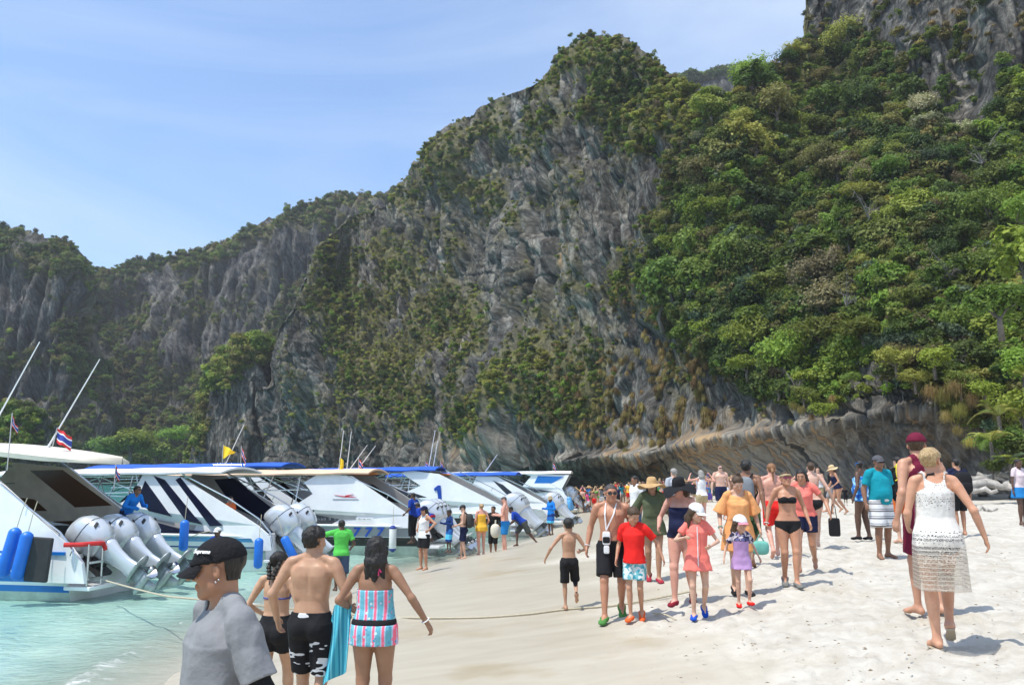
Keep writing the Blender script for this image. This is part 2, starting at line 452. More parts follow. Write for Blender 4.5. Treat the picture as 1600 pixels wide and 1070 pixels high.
# ================================================================== CLIFFS
def rock_material(name, c_dark, c_mid, c_light, streak=1.0, ochre=True, scale=1.0):
    m, nt, out = new_mat(name)
    a = nd(nt, 'Attribute', attribute_name='suv'); ao = nd(nt, 'Attribute', attribute_name='ochre'); ag = nd(nt, 'Attribute', attribute_name='soil'); cave_shade = nd(nt, 'Attribute', attribute_name='pale')
    tc = nd(nt, 'TexCoord')
    mp = nd(nt, 'Mapping'); mp.inputs['Scale'].default_value = (1, .13, 1); nt.links.new(a.outputs['Vector'], mp.inputs['Vector'])
    n1 = nd(nt, 'TexNoise', Scale=.55 * scale, Detail=8.0, Roughness=.66, Distortion=.05); nt.links.new(mp.outputs['Vector'], n1.inputs['Vector'])
    n2 = nd(nt, 'TexNoise', Scale=.16 * scale, Detail=9.0, Roughness=.66); nt.links.new(tc.outputs['Object'], n2.inputs['Vector'])
    mp2 = nd(nt, 'Mapping'); mp2.inputs['Scale'].default_value = (1, .35, 1); nt.links.new(a.outputs['Vector'], mp2.inputs['Vector'])
    n3 = nd(nt, 'TexNoise', Scale=3.6 * scale, Detail=8.0, Roughness=.75); nt.links.new(mp2.outputs['Vector'], n3.inputs['Vector'])
    mxn = nd(nt, 'Math', operation='MULTIPLY_ADD'); nt.links.new(n1.outputs['Fac'], mxn.inputs[0]); mxn.inputs[1].default_value = .55
    m2 = nd(nt, 'Math', operation='MULTIPLY'); nt.links.new(n3.outputs['Fac'], m2.inputs[0]); m2.inputs[1].default_value = .45; nt.links.new(m2.outputs[0], mxn.inputs[2])
    r1 = nd(nt, 'ValToRGB'); e = r1.color_ramp.elements
    e[0].position = .40; e[0].color = c_dark + (1,); e[1].position = .60; e[1].color = c_light + (1,); q = e.new(.5); q.color = c_mid + (1,)
    nt.links.new(mxn.outputs[0], r1.inputs['Fac'])
    # broad weathering
    r2 = nd(nt, 'ValToRGB'); e = r2.color_ramp.elements; e[0].position = .38; e[0].color = (.62, .64, .66, 1); e[1].position = .64; e[1].color = (1.15, 1.1, 1.02, 1)
    nt.links.new(n2.outputs['Fac'], r2.inputs['Fac'])
    mm = nd(nt, 'MixRGB', blend_type='MULTIPLY'); mm.inputs['Fac'].default_value = 1; nt.links.new(r1.outputs['Color'], mm.inputs['Color1']); nt.links.new(r2.outputs['Color'], mm.inputs['Color2'])
    # dark joints and solution runnels: lichen, plus crack shadow painted into the colour
    wn = nd(nt, 'TexNoise', Scale=.9 * scale, Detail=4.0); nt.links.new(a.outputs['Vector'], wn.inputs['Vector'])
    wa = nd(nt, 'MixRGB', blend_type='ADD'); wa.inputs['Fac'].default_value = .6; nt.links.new(a.outputs['Vector'], wa.inputs['Color1']); nt.links.new(wn.outputs['Color'], wa.inputs['Color2'])
    prev = mm
    for vs_, st_, wd_, dk_ in ((.75, .22, .07, .30), (1.9, .28, .10, .45)):
        mv = nd(nt, 'Mapping'); mv.inputs['Scale'].default_value = (1, st_, 1); nt.links.new(wa.outputs[0], mv.inputs['Vector'])
        vv = nd(nt, 'TexVoronoi', Scale=vs_ * scale); vv.feature = 'DISTANCE_TO_EDGE'; nt.links.new(mv.outputs['Vector'], vv.inputs['Vector'])
        vm = nd(nt, 'MapRange'); vm.inputs['From Max'].default_value = wd_; vm.inputs['To Min'].default_value = dk_; nt.links.new(vv.outputs['Distance'], vm.inputs['Value'])
        q_ = nd(nt, 'MixRGB', blend_type='MULTIPLY'); q_.inputs['Fac'].default_value = .85; nt.links.new(prev.outputs[0], q_.inputs['Color1']); nt.links.new(vm.outputs[0], q_.inputs['Color2']); prev = q_
    mm = prev
    # ochre and grey water streaks
    n4 = nd(nt, 'TexNoise', Scale=.30 * scale, Detail=6.0, Roughness=.6); mp4 = nd(nt, 'Mapping'); mp4.inputs['Scale'].default_value = (1.6, .10, 1); mp4.inputs['Location'].default_value = (13, 5, 0)
    nt.links.new(a.outputs['Vector'], mp4.inputs['Vector']); nt.links.new(mp4.outputs['Vector'], n4.inputs['Vector'])
    r4 = nd(nt, 'ValToRGB'); e = r4.color_ramp.elements
    e[0].position = .36; e[0].color = (.06, .058, .052, 1); e[1].position = .70; e[1].color = (.60, .50, .37, 1)
    for pos, c in ((.43, (.19, .18, .16)), (.48, (.44, .39, .31)), (.53, (.16, .15, .135)), (.58, (.54, .36, .19)), (.63, (.25, .22, .18))):
        q = e.new(pos); q.color = c + (1,)
    nt.links.new(n4.outputs['Fac'], r4.inputs['Fac'])
    mo = nd(nt, 'MixRGB'); nt.links.new(ao.outputs['Fac'], mo.inputs['Fac']); nt.links.new(mm.outputs['Color'], mo.inputs['Color1']); nt.links.new(r4.outputs['Color'], mo.inputs['Color2'])
    # soil, moss and dead grass between the rocks
    rs = nd(nt, 'ValToRGB'); e = rs.color_ramp.elements; e[0].position = .35; e[0].color = (.055, .065, .022, 1); e[1].position = .68; e[1].color = (.21, .185, .065, 1)
    nt.links.new(n3.outputs['Fac'], rs.inputs['Fac'])
    so = nd(nt, 'MixRGB'); nt.links.new(ag.outputs['Fac'], so.inputs['Fac']); nt.links.new(mo.outputs['Color'], so.inputs['Color1']); nt.links.new(rs.outputs['Color'], so.inputs['Color2'])
    st = nd(nt, 'MixRGB', blend_type='MULTIPLY'); st.inputs['Color2'].default_value = (.62, .60, .56, 1); nt.links.new(cave_shade.outputs['Fac'], st.inputs['Fac']); nt.links.new(so.outputs['Color'], st.inputs['Color1']); so = st  # 'pale' marks the cave mouth: its shade painted in by darkening the colour
    p = nd(nt, 'BsdfPrincipled'); p.inputs['Roughness'].default_value = .9; p.inputs['Specular IOR Level'].default_value = .2
    nt.links.new(so.outputs['Color'], p.inputs['Base Color'])
    hs = nd(nt, 'Math', operation='ADD'); nt.links.new(n1.outputs['Fac'], hs.inputs[0]); nt.links.new(n3.outputs['Fac'], hs.inputs[1])
    vo = nd(nt, 'TexVoronoi', Scale=.9 * scale); vo.feature = 'DISTANCE_TO_EDGE'; mp5 = nd(nt, 'Mapping'); mp5.inputs['Scale'].default_value = (1, .35, 1)
    nt.links.new(a.outputs['Vector'], mp5.inputs['Vector']); nt.links.new(mp5.outputs['Vector'], vo.inputs['Vector'])
    vr = nd(nt, 'MapRange'); vr.inputs['From Max'].default_value = .12; nt.links.new(vo.outputs['Distance'], vr.inputs['Value'])
    h2 = nd(nt, 'Math', operation='MULTIPLY_ADD'); nt.links.new(vr.outputs['Result'], h2.inputs[0]); h2.inputs[1].default_value = .22; nt.links.new(hs.outputs[0], h2.inputs[2])
    b = nd(nt, 'Bump', Strength=1.0, Distance=.35 / scale); nt.links.new(h2.outputs[0], b.inputs['Height']); nt.links.new(b.outputs['Normal'], p.inputs['Normal'])
    nt.links.new(p.outputs[0], out.inputs['Surface'])
    return m
ROCK = rock_material('limestone', (.026, .025, .023), (.128, .122, .112), (.35, .335, .30))
ROCK_F = rock_material('limestone_far', (.024, .024, .025), (.100, .099, .098), (.25, .245, .235), scale=.6)

def blobs(px, py, lst):
    """sum of soft ellipses given as (cx, cy, rx, ry, weight[, tilt deg])"""
    s = np.zeros_like(px)
    for b in lst:
        cx, cy, rx, ry, w = b[:5]; t = R(b[5]) if len(b) > 5 else 0
        dx, dy = px - cx, py - cy
        u = (dx * math.cos(t) + dy * math.sin(t)) / rx; v = (-dx * math.sin(t) + dy * math.cos(t)) / ry
        s = s + w * np.exp(-(u * u + v * v) ** 1.5)
    return s

def sheet(name, pxs, nrow, ybot, ytop, Ybase, steep, mat, disp, undercut=None, back=40.0, pre=None, seedv=0.0, attrs_fn=None):
    """a mountain face: every column rises from its foot along the given steepness, then turns over the crest and falls behind"""
    pxs = np.asarray(pxs, float); nc = len(pxs)
    t = np.linspace(0, 1, nrow)[:, None]
    yb = ybot(pxs)[None, :]; yt = ytop(pxs)[None, :]
    PY = yb + (yt - yb) * t; PX = np.broadcast_to(pxs[None, :], PY.shape).copy()
    pyr = np.linspace(760.0, min(yt.min(), 700) - 2, 460)
    RPX, RPY = np.meshgrid(pxs, pyr)
    rr_ = ray(RPX, RPY); K = rr_[..., 2] / rr_[..., 1]
    YR = np.zeros_like(RPY); YR[0] = Ybase(pxs)
    S = steep(RPX, RPY)
    for j in range(1, len(pyr)):
        dk = K[j] - K[j - 1]
        s = np.maximum(S[j], K[j] + .22)
        YR[j] = YR[j - 1] + dk * YR[j - 1] / (s - K[j])
    ker = np.hanning(31); ker /= ker.sum()
    for j in range(len(pyr)): YR[j] = np.convolve(np.pad(YR[j], 15, mode='edge'), ker, mode='valid')
    Y = np.zeros_like(PY)
    for i in range(nc): Y[:, i] = np.interp(-PY[:, i], -pyr, YR[:, i])
    r = ray(PX, PY)
    if undercut is not None: Y = Y + undercut(PX, PY)
    P = CAM + r * (Y / r[..., 1])[..., None]
    # over the crest and down behind it
    nb = 10
    top = P[-1]; dirh = np.stack([r[-1, :, 0], r[-1, :, 1], np.zeros(nc)], -1); dirh /= np.linalg.norm(dirh, axis=1)[:, None]
    ext = []
    for k in range(1, nb + 1):
        f = k / nb
        ext.append(top + dirh * back * f + np.array([0, 0, 1.0]) * (-(f ** 1.6) * np.maximum(top[:, 2], 4)[:, None]))
    P = np.concatenate([P, np.array(ext)], 0)
    PXa = np.concatenate([PX, np.repeat(PX[-1:], nb, 0)], 0); PYa = np.concatenate([PY, np.repeat(PY[-1:], nb, 0)], 0)
    # smoothed normals
    du = np.gradient(P, axis=1); dv = np.gradient(P, axis=0)
    N = np.cross(du, dv); N /= np.linalg.norm(N, axis=2)[..., None] + 1e-9
    side = (N * (CAM - P)).sum(2)
    N[side < 0] *= -1 if (side[:nrow] < 0).mean() > .5 else 1
    D = disp(P, PXa, PYa)
    cd = sstep(55, 6, PYa - ytop(PXa)); D = D * (1 - .55 * cd)
    P2 = P + N * D[..., None]
    # surface coordinate for the streaks
    u = np.cumsum(np.linalg.norm(np.diff(P[0], axis=0, prepend=P[0][:1]), axis=1)[None, :] * np.ones((P.shape[0], 1)), axis=1)
    v = np.cumsum(np.linalg.norm(np.diff(P, axis=0, prepend=P[:1]), axis=2), axis=0)
    A = attrs_fn(P2, PXa, PYa, u, v)
    n_ = P.shape[0] * P.shape[1]
    att = {k: a.reshape(n_) for k, a in A.items() if k not in ('su', 'sv')}
    att['suv'] = np.stack([A.get('su', u), A.get('sv', v), np.full_like(u, seedv)], -1).reshape(n_, 3)
    o = mesh_np(name, P2.reshape(-1, 3), grid_faces(*P.shape[:2])[:, ::-1], [mat], attrs=att)
    du = np.gradient(P2, axis=1); dv = np.gradient(P2, axis=0)
    N2 = np.cross(du, dv); N2 /= np.linalg.norm(N2, axis=2)[..., None] + 1e-9
    fl = (N2 * (CAM - P2)).sum(2) < 0
    N2[:nrow][fl[:nrow]] *= -1
    return o, P2[:nrow], N2[:nrow], PX, PY

# ---- main cliff: central peak and the right-hand hillside in one
TOP_M = [(395, 610), (418, 600), (428, 505), (445, 455), (470, 425), (500, 385), (545, 338), (590, 326), (618, 300), (640, 268), (680, 226), (720, 187), (760, 163), (800, 146), (845, 128), (868, 104), (890, 82), (915, 64), (945, 60), (970, 57), (1000, 75), (1030, 98), (1060, 128), (1100, 150), (1122, 172), (1150, 152), (1175, 122), (1200, 108), (1230, 84), (1256, 60), (1262, -30), (1300, -60), (1400, -90), (1500, -110), (1760, -130)]
def top_m(px): return lerpt(px, TOP_M)
LIP = [(395, 742), (780, 738), (830, 730), (870, 722), (940, 714), (1000, 712), (1050, 700), (1120, 684), (1250, 668), (1400, 640), (1500, 640), (1760, 640)]
BOT = [(395, 752), (820, 752), (860, 772), (950, 778), (1050, 774), (1200, 772), (1400, 774), (1760, 770)]
YB = [(395, 172), (430, 160), (520, 150), (640, 138), (760, 122), (830, 108), (900, 97), (960, 90), (1040, 80), (1120, 71), (1200, 64), (1300, 57), (1400, 52), (1500, 49), (1600, 46), (1760, 44)]
# the hillside on the right is all bush: line from the peak's shoulder down to the lip
def veg_line(px, py):
    """>0 on the bush-covered hillside"""
    x = lerpt(py, [(60, 1180), (120, 1110), (180, 1085), (240, 1052), (300, 1035), (360, 1010), (420, 985), (470, 990), (520, 1040), (560, 1085), (600, 1120), (640, 1400), (700, 1900)])
    return px - x
def steep_m(px, py):
    s = np.full(px.shape, 3.2)
    s = s + 1.2 * perlin(np.stack([px / 90, py / 60, 0 * px], -1))
    ledge = blobs(px, py, [(610, 500, 150, 110, 1, -25), (760, 540, 110, 70, .8), (560, 390, 60, 60, .7), (700, 640, 150, 40, .5), (830, 150, 200, 25, .9, -22), (960, 90, 80, 40, .6)])
    s = s * (1 - np.clip(ledge, 0, 1)) + 1.35 * np.clip(ledge, 0, 1)
    right = sstep(-30, 60, veg_line(px, py)) * sstep(625, 590, py)
    wall_top = sstep(60, -10, py - lerpt(px, [(1200, 20), (1262, 62), (1300, 68), (1400, 120), (1470, 150), (1530, 190), (1760, 180)]) + 25) * sstep(1240, 1262, px)
    inn = 1.12 + 1.5 * sstep(230, 0, veg_line(px, py)) * sstep(120, 260, py)
    s = s * (1 - right) + (inn + .35 * perlin(np.stack([px / 70, py / 50, 3 + 0 * px], -1))) * right
    s = s * (1 - wall_top) + 5.0 * wall_top
    return np.maximum(s, .75)
def undercut_m(px, py):
    lip = lerpt(px, LIP); bot = lerpt(px, BOT)
    f = np.clip((py - lip) / np.maximum(bot - lip, 8), 0, 1)
    depth = lerpt(px, [(395, 0), (800, 0), (835, 5), (860, 13), (960, 15), (1030, 11), (1065, 6.5), (1120, 5), (1300, 4), (1420, 2.6), (1760, 2.0)])
    prof = 1 - (1 - f) ** 3.2
    return depth * prof
def disp_m(P, px, py):
    lip = lerpt(px, LIP); smoothz = sstep(-26, 8, py - lip) * sstep(835, 880, px)      # smooth, wave-worn foot
    hill = sstep(-20, 40, veg_line(px, py)) * sstep(640, 600, py)
    dist = P[..., 1]
    Q = P * np.array([1, .5, .30])
    big = 4.0 * fbm(P * np.array([1 / 34, 1 / 50, 1 / 90]), 2)
    mid = 1.6 * fbm(Q * np.array([1, .6, .7]) / 7.0, 2, .5)
    W = P + .8 * np.stack([perlin(P / 6), perlin(P / 6 + 9), perlin(P / 6 + 20)], -1)
    cr = lambda Q_, w_: np.clip(1 - w_ * np.abs(perlin(Q_)), 0, 1)
    flute = -1.3 * cr(W * np.array([1, .15, .10]) / 2.6, 4.0) - 1.0 * cr(W * np.array([1, .15, .13]) / 1.15 + 5, 3.4) + .8 * perlin(W * np.array([1, .15, .09]) / 1.5) + .5 * perlin(P * np.array([1, .2, .16]) / .62)
    tine = .30 * fbm(P * np.array([1, .3, .25]) / .7, 2, .7) + .50 * ridged(P * np.array([1, .15, .13]) / .8 + 3, 2)
    block = -.35 * cr(W * np.array([.30, .30, 1]) / 4.2 + 31, 6)
    near = np.clip(dist / 110, .45, 1.15)
    d = big * near + (mid + flute + tine + block) * near
    d = d * (1 - .93 * smoothz) * (1 - .35 * hill)
    # gullies and buttresses read in the photograph
    gul = -9 * blobs(px, py, [(455, 480, 22, 60, .8, 12), (520, 420, 20, 60, .5, 20), (1060, 330, 30, 120, .15, 20)])
    gul = gul + 6 * blobs(px, py, [(480, 540, 28, 150, .8, 8), (560, 640, 35, 90, .5), (830, 640, 60, 80, .5), (700, 240, 40, 80, .5, -20), (900, 80, 50, 40, .5), (1000, 650, 25, 60, .3), (660, 600, 30, 60, .4)])
    d = d + gul
    # horizontal bedding near the lip on the right, rolled scallops of the foot
    d = d + smoothz * (.42 * ridged(np.stack([px / 21 - (py - lip) / 48 * sstep(1420, 1200, px), (py - lip) / 160, 0 * px], -1), 2) + .22 * fbm(P / 1.4, 3, .6) + .14 * ridged(P * np.array([1, .3, .3]) / .5, 2))
    d = d + .28 * ridged(np.stack([px / 9, py / 90, 3 + 0 * px], -1), 3) * sstep(-90, -30, py - lip) * sstep(20, -10, py - lip) * sstep(850, 900, px)
    d = d + .12 * np.exp(-((py - lip + 6) / 12) ** 2) * sstep(835, 880, px) * sstep(1320, 1240, px) * (1 + .8 * perlin(np.stack([px / 22, 0 * px, 2 + 0 * px], -1)))
    crack = np.exp(-((py - lerpt(px, [(1300, 628), (1360, 650), (1400, 654), (1450, 664)])) / 2.2) ** 2) * sstep(1300, 1310, px) * sstep(1460, 1440, px)
    crack2 = np.exp(-((py - lerpt(px, [(1300, 606), (1350, 612), (1380, 604), (1420, 612), (1470, 622)])) / 1.8) ** 2) * sstep(1300, 1310, px) * sstep(1480, 1460, px)
    return d - .9 * crack - .7 * crack2
VEG_B = [(560, 400, 70, 60, .75), (510, 400, 20, 50, .9), (600, 470, 120, 70, .95, -20), (560, 540, 70, 80, .8), (640, 560, 120, 60, .8), (740, 540, 90, 60, .75), (690, 500, 70, 50, .6),
         (830, 570, 70, 50, .8), (860, 620, 50, 50, .9), (700, 640, 80, 35, .8), (740, 670, 50, 40, 1.2), (610, 640, 60, 40, .6), (520, 640, 40, 60, .55), (470, 600, 30, 120, .35), (810, 600, 40, 40, .9),
         (840, 160, 260, 40, .65, -24), (940, 120, 110, 60, .9), (1010, 130, 70, 60, .9), (760, 250, 120, 60, .55, -30), (700, 300, 60, 90, .5), (860, 260, 60, 60, .35), (980, 190, 90, 40, .75),
         (800, 320, 60, 40, .4), (870, 480, 80, 40, .45, -30), (930, 440, 60, 60, .35, -30), (900, 560, 40, 40, .35), (1050, 540, 50, 60, .3), (620, 300, 30, 40, .7), (1080, 190, 90, 70, 1.1), (1110, 160, 60, 50, 1.2)]
def veg_m(P, N, px, py):
    lip = lerpt(px, LIP)
    n = fbm(P / 9, 3, .6)
    hill = sstep(-35, 20, veg_line(px, py) + 25 * perlin(np.stack([px / 40, py / 40, 0 * px], -1)))
    foot = lerpt(px, [(1000, 560), (1060, 560), (1120, 590), (1200, 618), (1260, 650), (1290, 640), (1310, 585), (1400, 590), (1430, 610), (1500, 660), (1530, 700), (1600, 730), (1760, 740)])
    hill = hill * sstep(8, -14, py - foot - 8 * n)
    wall = sstep(1255, 1268, px) * sstep(20, -20, py - lerpt(px, [(1262, 66), (1290, 60), (1330, 44), (1380, 80), (1420, 130), (1470, 165), (1520, 200), (1560, 180), (1600, 120), (1760, 60)]))
    rockp = blobs(px, py, [(1480, 70, 60, 90, 1.1, 10), (1510, 170, 40, 60, .8), (1360, 570, 40, 40, .8), (1440, 450, 25, 50, .45), (1350, 620, 70, 40, 1), (1420, 640, 60, 40, .8)])
    hill = np.clip(hill - wall * .93 - rockp, 0, 1)
    b = blobs(px, py, VEG_B) * (1 - hill)
    b = b + .22
    up = np.clip(N[..., 2], -.3, 1)
    b = b * (0.55 + 1.1 * np.clip(n + .15, -.5, .8)) * (.55 + 1.1 * np.clip(up + .1, 0, 1))
    b = b * sstep(0, -40, py - lip + 10)
    return np.clip(hill * 1.1 + np.clip(b, 0, 1) * (1 - wall * .8), 0, 1.2)
def attrs_m(P, px, py, u, v):
    lip = lerpt(px, LIP)
    pn = np.stack([px / 60, py / 30, 0 * px], -1)
    och = sstep(-75, 5, py - lip + 38 * fbm(pn, 3)) * sstep(880, 1000, px)
    och = och * (.92 - .62 * sstep(1285, 1340, px)) + .75 * blobs(px, py, [(755, 700, 60, 34, 1), (885, 690, 14, 8, .8), (870, 400, 20, 22, .9, 30)]) + .45 * np.clip(fbm(P / 6 + 3, 3) - .35, 0, 1) * sstep(480, 640, py) * sstep(780, 900, px)
    bend = lerpt(px, [(840, -1.6), (1000, -1.3), (1250, -.55), (1400, -.2), (1700, -.2)])
    su = u + bend * np.maximum(0, py - lip + 10) * .13 * np.clip(py - lip + 10, 0, 30) / 30
    d1 = np.gradient(P, axis=1); d2 = np.gradient(P, axis=0); N = np.cross(d1, d2); N /= np.linalg.norm(N, axis=2)[..., None] + 1e-9
    N[(N * (CAM - P)).sum(2) < 0] *= -1
    soil = np.clip(veg_m(P, N, px, py) * .9 - .12, 0, 1)
    return {'ochre': np.clip(och, 0, 1), 'soil': soil, 'pale': np.clip(sstep(845, 870, px) * sstep(1075, 1035, px) * sstep(2, 14, py - lip + 5 * perlin(pn * 3)), 0, 1), 'su': su}  # 'pale' masks where cave shade is painted into the rock colour
pxs = np.arange(398, 1745, 1.95)
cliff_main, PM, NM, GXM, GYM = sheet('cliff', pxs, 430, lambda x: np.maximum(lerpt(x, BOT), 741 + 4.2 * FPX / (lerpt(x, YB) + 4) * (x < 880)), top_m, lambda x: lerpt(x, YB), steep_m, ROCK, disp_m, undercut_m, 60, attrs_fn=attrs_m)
tag(cliff_main, 'tall grey limestone cliff with an undercut ochre foot and bushy right hillside', kind='structure')

# ---- left massif behind the bay
TOP_D = [(-260, 430), (60, 440), (140, 424), (150, 416), (172, 414), (200, 404), (235, 392), (300, 381), (340, 372), (380, 352), (420, 332), (450, 319), (500, 304), (540, 298), (590, 303), (610, 298), (640, 282), (760, 240)]
def steep_d(px, py):
    top = lerpt(px, TOP_D)
    s = 3.0 + 1.0 * perlin(np.stack([px / 60, py / 50, 9 + 0 * px], -1))
    cap = sstep(60, 5, py - top)
    s = s * (1 - cap) + .75 * cap
    low = sstep(560, 640, py)
    return np.maximum(s * (1 - low) + 1.3 * low, .6)
def disp_d(P, px, py):
    d = 9 * fbm(P * np.array([1 / 60, 1 / 60, 1 / 140]), 2) + 3.6 * fbm(P * np.array([1, .6, .3]) / 14, 3, .55) - 3.6 * np.clip(1 - 3.6 * np.abs(perlin(P * np.array([1, .2, .10]) / 6.0)), 0, 1) - 2.2 * np.clip(1 - 3 * np.abs(perlin(P * np.array([1, .2, .12]) / 3.0 + 5)), 0, 1) + 1.1 * fbm(P * np.array([1, .8, .3]) / 1.9, 2)
    return d - 8 * blobs(px, py, [(160, 510, 40, 60, 1, 15), (470, 430, 40, 80, .6, 30)])
VEG_D = [(200, 640, 160, 60, .9), (230, 560, 90, 50, .5), (150, 440, 60, 50, .9), (170, 500, 50, 60, .8), (400, 350, 120, 22, 1.2, -22), (530, 320, 90, 28, 1.3), (300, 388, 80, 14, 1.2), (60, 620, 90, 60, .7), (300, 600, 80, 60, .6), (250, 690, 120, 50, 1.2), (420, 600, 40, 100, .6), (330, 460, 60, 40, .35), (470, 470, 40, 60, .5), (580, 350, 60, 40, .9)]
def veg_d(P, N, px, py):
    n = fbm(P / 16, 3, .6)
    top = lerpt(px, TOP_D)
    b = (blobs(px, py, VEG_D) + .9 * sstep(26, 4, py - top) + .26) * (.55 + 1.1 * np.clip(n + .15, -.5, .8)) * (.6 + .9 * np.clip(N[..., 2] + .1, 0, 1))
    return np.clip(b, 0, 1)
def attrs_simple(vegf):
    def f(P, px, py, u, v):
        d1 = np.gradient(P, axis=1); d2 = np.gradient(P, axis=0); N = np.cross(d1, d2); N /= np.linalg.norm(N, axis=2)[..., None] + 1e-9
        N[(N * (CAM - P)).sum(2) < 0] *= -1
        return {'ochre': 0 * px, 'pale': 0 * px, 'soil': np.clip(vegf(P, N, px, py) * .9 - .1, 0, 1)}
    return f
cliff_left, PD, ND, GXD, GYD = sheet('cliff', np.arange(-250, 760, 2.6), 230, lambda x: 764 + 0 * x, lambda x: lerpt(x, TOP_D), lambda x: lerpt(x, [(-250, 300), (300, 265), (760, 250)]), steep_d, ROCK_F, disp_d, None, 90, attrs_fn=attrs_simple(veg_d), seedv=7)
tag(cliff_left, 'dark fluted cliff across the bay with a green rounded top', kind='structure')

TOP_E = [(-300, 350), (-60, 358), (0, 364), (30, 370), (60, 373), (100, 376), (112, 384), (128, 402), (142, 424), (156, 470), (170, 560), (185, 640), (200, 742)]
def veg_e(P, N, px, py):
    n = fbm(P / 14 + 9, 3, .6); top = lerpt(px, TOP_E)
    b = (1.0 * sstep(75, 25, py - top) + blobs(px, py, [(60, 590, 120, 40, .7), (30, 660, 100, 60, .8), (120, 520, 40, 60, .6)]) + .22) * (.6 + 1.0 * np.clip(n + .15, -.5, .8)) * (.6 + .9 * np.clip(N[..., 2] + .1, 0, 1))
    return np.clip(b, 0, 1)
cliff_far, PE, NE, GXE, GYE = sheet('cliff', np.arange(-290, 199, 2.6), 170, lambda x: 768 + 0 * x, lambda x: lerpt(x, TOP_E), lambda x: lerpt(x, [(-290, 215), (100, 222), (199, 240)]), lambda px, py: np.where(py < lerpt(px, TOP_E) + 40, 1.0, 3.2) + 0 * px, ROCK_F, disp_d, None, 70, attrs_fn=attrs_simple(veg_e), seedv=11)
tag(cliff_far, 'shaded grey cliff at the far left with dark trees on top', kind='structure')

# small far knob between the two peaks
TOP_C = [(1000, 150), (1048, 128), (1070, 121), (1100, 124), (1125, 116), (1150, 109), (1170, 112), (1190, 124), (1230, 160)]
cliff_knob, PC, NC, GXC, GYC = sheet('cliff', np.arange(1000, 1231, 2.4), 60, lambda x: 300 + 0 * x, lambda x: lerpt(x, TOP_C), lambda x: 260 + 0 * x, lambda px, py: 2.6 + 0 * px, ROCK_F, disp_d, None, 60, attrs_fn=attrs_simple(lambda P, N, px, py: np.clip(1.2 * sstep(12, 2, py - lerpt(px, TOP_C)) + .15, 0, 1)), seedv=13)
tag(cliff_knob, 'small distant rock knob showing between the central peak and the right hillside', kind='structure')

# buttress standing forward of the left massif
def buttress(name, cx, w, ytop_tab, Yf, depth, label, vegf, nr=150, step=1.6):
    px = np.arange(cx - w, cx + w + .1, step)
    o = sheet(name, px, nr, lambda x: 780 + 0 * x, lambda x: lerpt(x, ytop_tab), lambda x: Yf + depth * ((x - cx) / w) ** 4 * 1.0 + depth * .25 * ((x - cx) / w) ** 2, lambda a, b: 6.0 + 0 * a, ROCK, lambda P, a, b: (1.6 * fbm(P * np.array([1, 1, .25]) / 8, 2) + 1.2 * ridged(P * np.array([1, 1, .1]) / 3.6, 3) + .4 * fbm(P * np.array([1, 1, .3]) / 1.2, 2)), None, 26, attrs_fn=attrs_simple(vegf), seedv=21)
    tag(o[0], label, kind='structure')
    return o
veg_f = lambda P, N, px, py: np.clip(blobs(px, py, [(395, 545, 45, 22, 1.3), (345, 575, 26, 30, 1.0, -40), (322, 640, 10, 60, .8), (300, 700, 10, 40, .5)]) + .06 + .5 * np.clip(N[..., 2] - .3, 0, 1), 0, 1)
_b = buttress('rock_pillar', 366, 78, [(288, 745), (296, 730), (310, 680), (322, 625), (332, 590), (350, 556), (372, 538), (395, 530), (415, 536), (430, 548), (444, 580)], 176, 16, 'sheer dark rock buttress with a sunlit grassy top, left of centre', veg_f)
PF, NF, GXF, GYF = _b[1:]
veg_g = lambda P, N, px, py: np.clip(blobs(px, py, [(0, 650, 60, 16, 1), (75, 640, 22, 12, .8), (10, 690, 40, 30, .6)]) + .2, 0, 1)
_g = buttress('rock_outcrop', 40, 66, [(-26, 640), (20, 640), (45, 628), (60, 645), (78, 660), (95, 700), (106, 740)], 150, 12, 'low pale boulder outcrop at the far left shore', veg_g)
PG, NG, GXG, GYG = _g[1:]
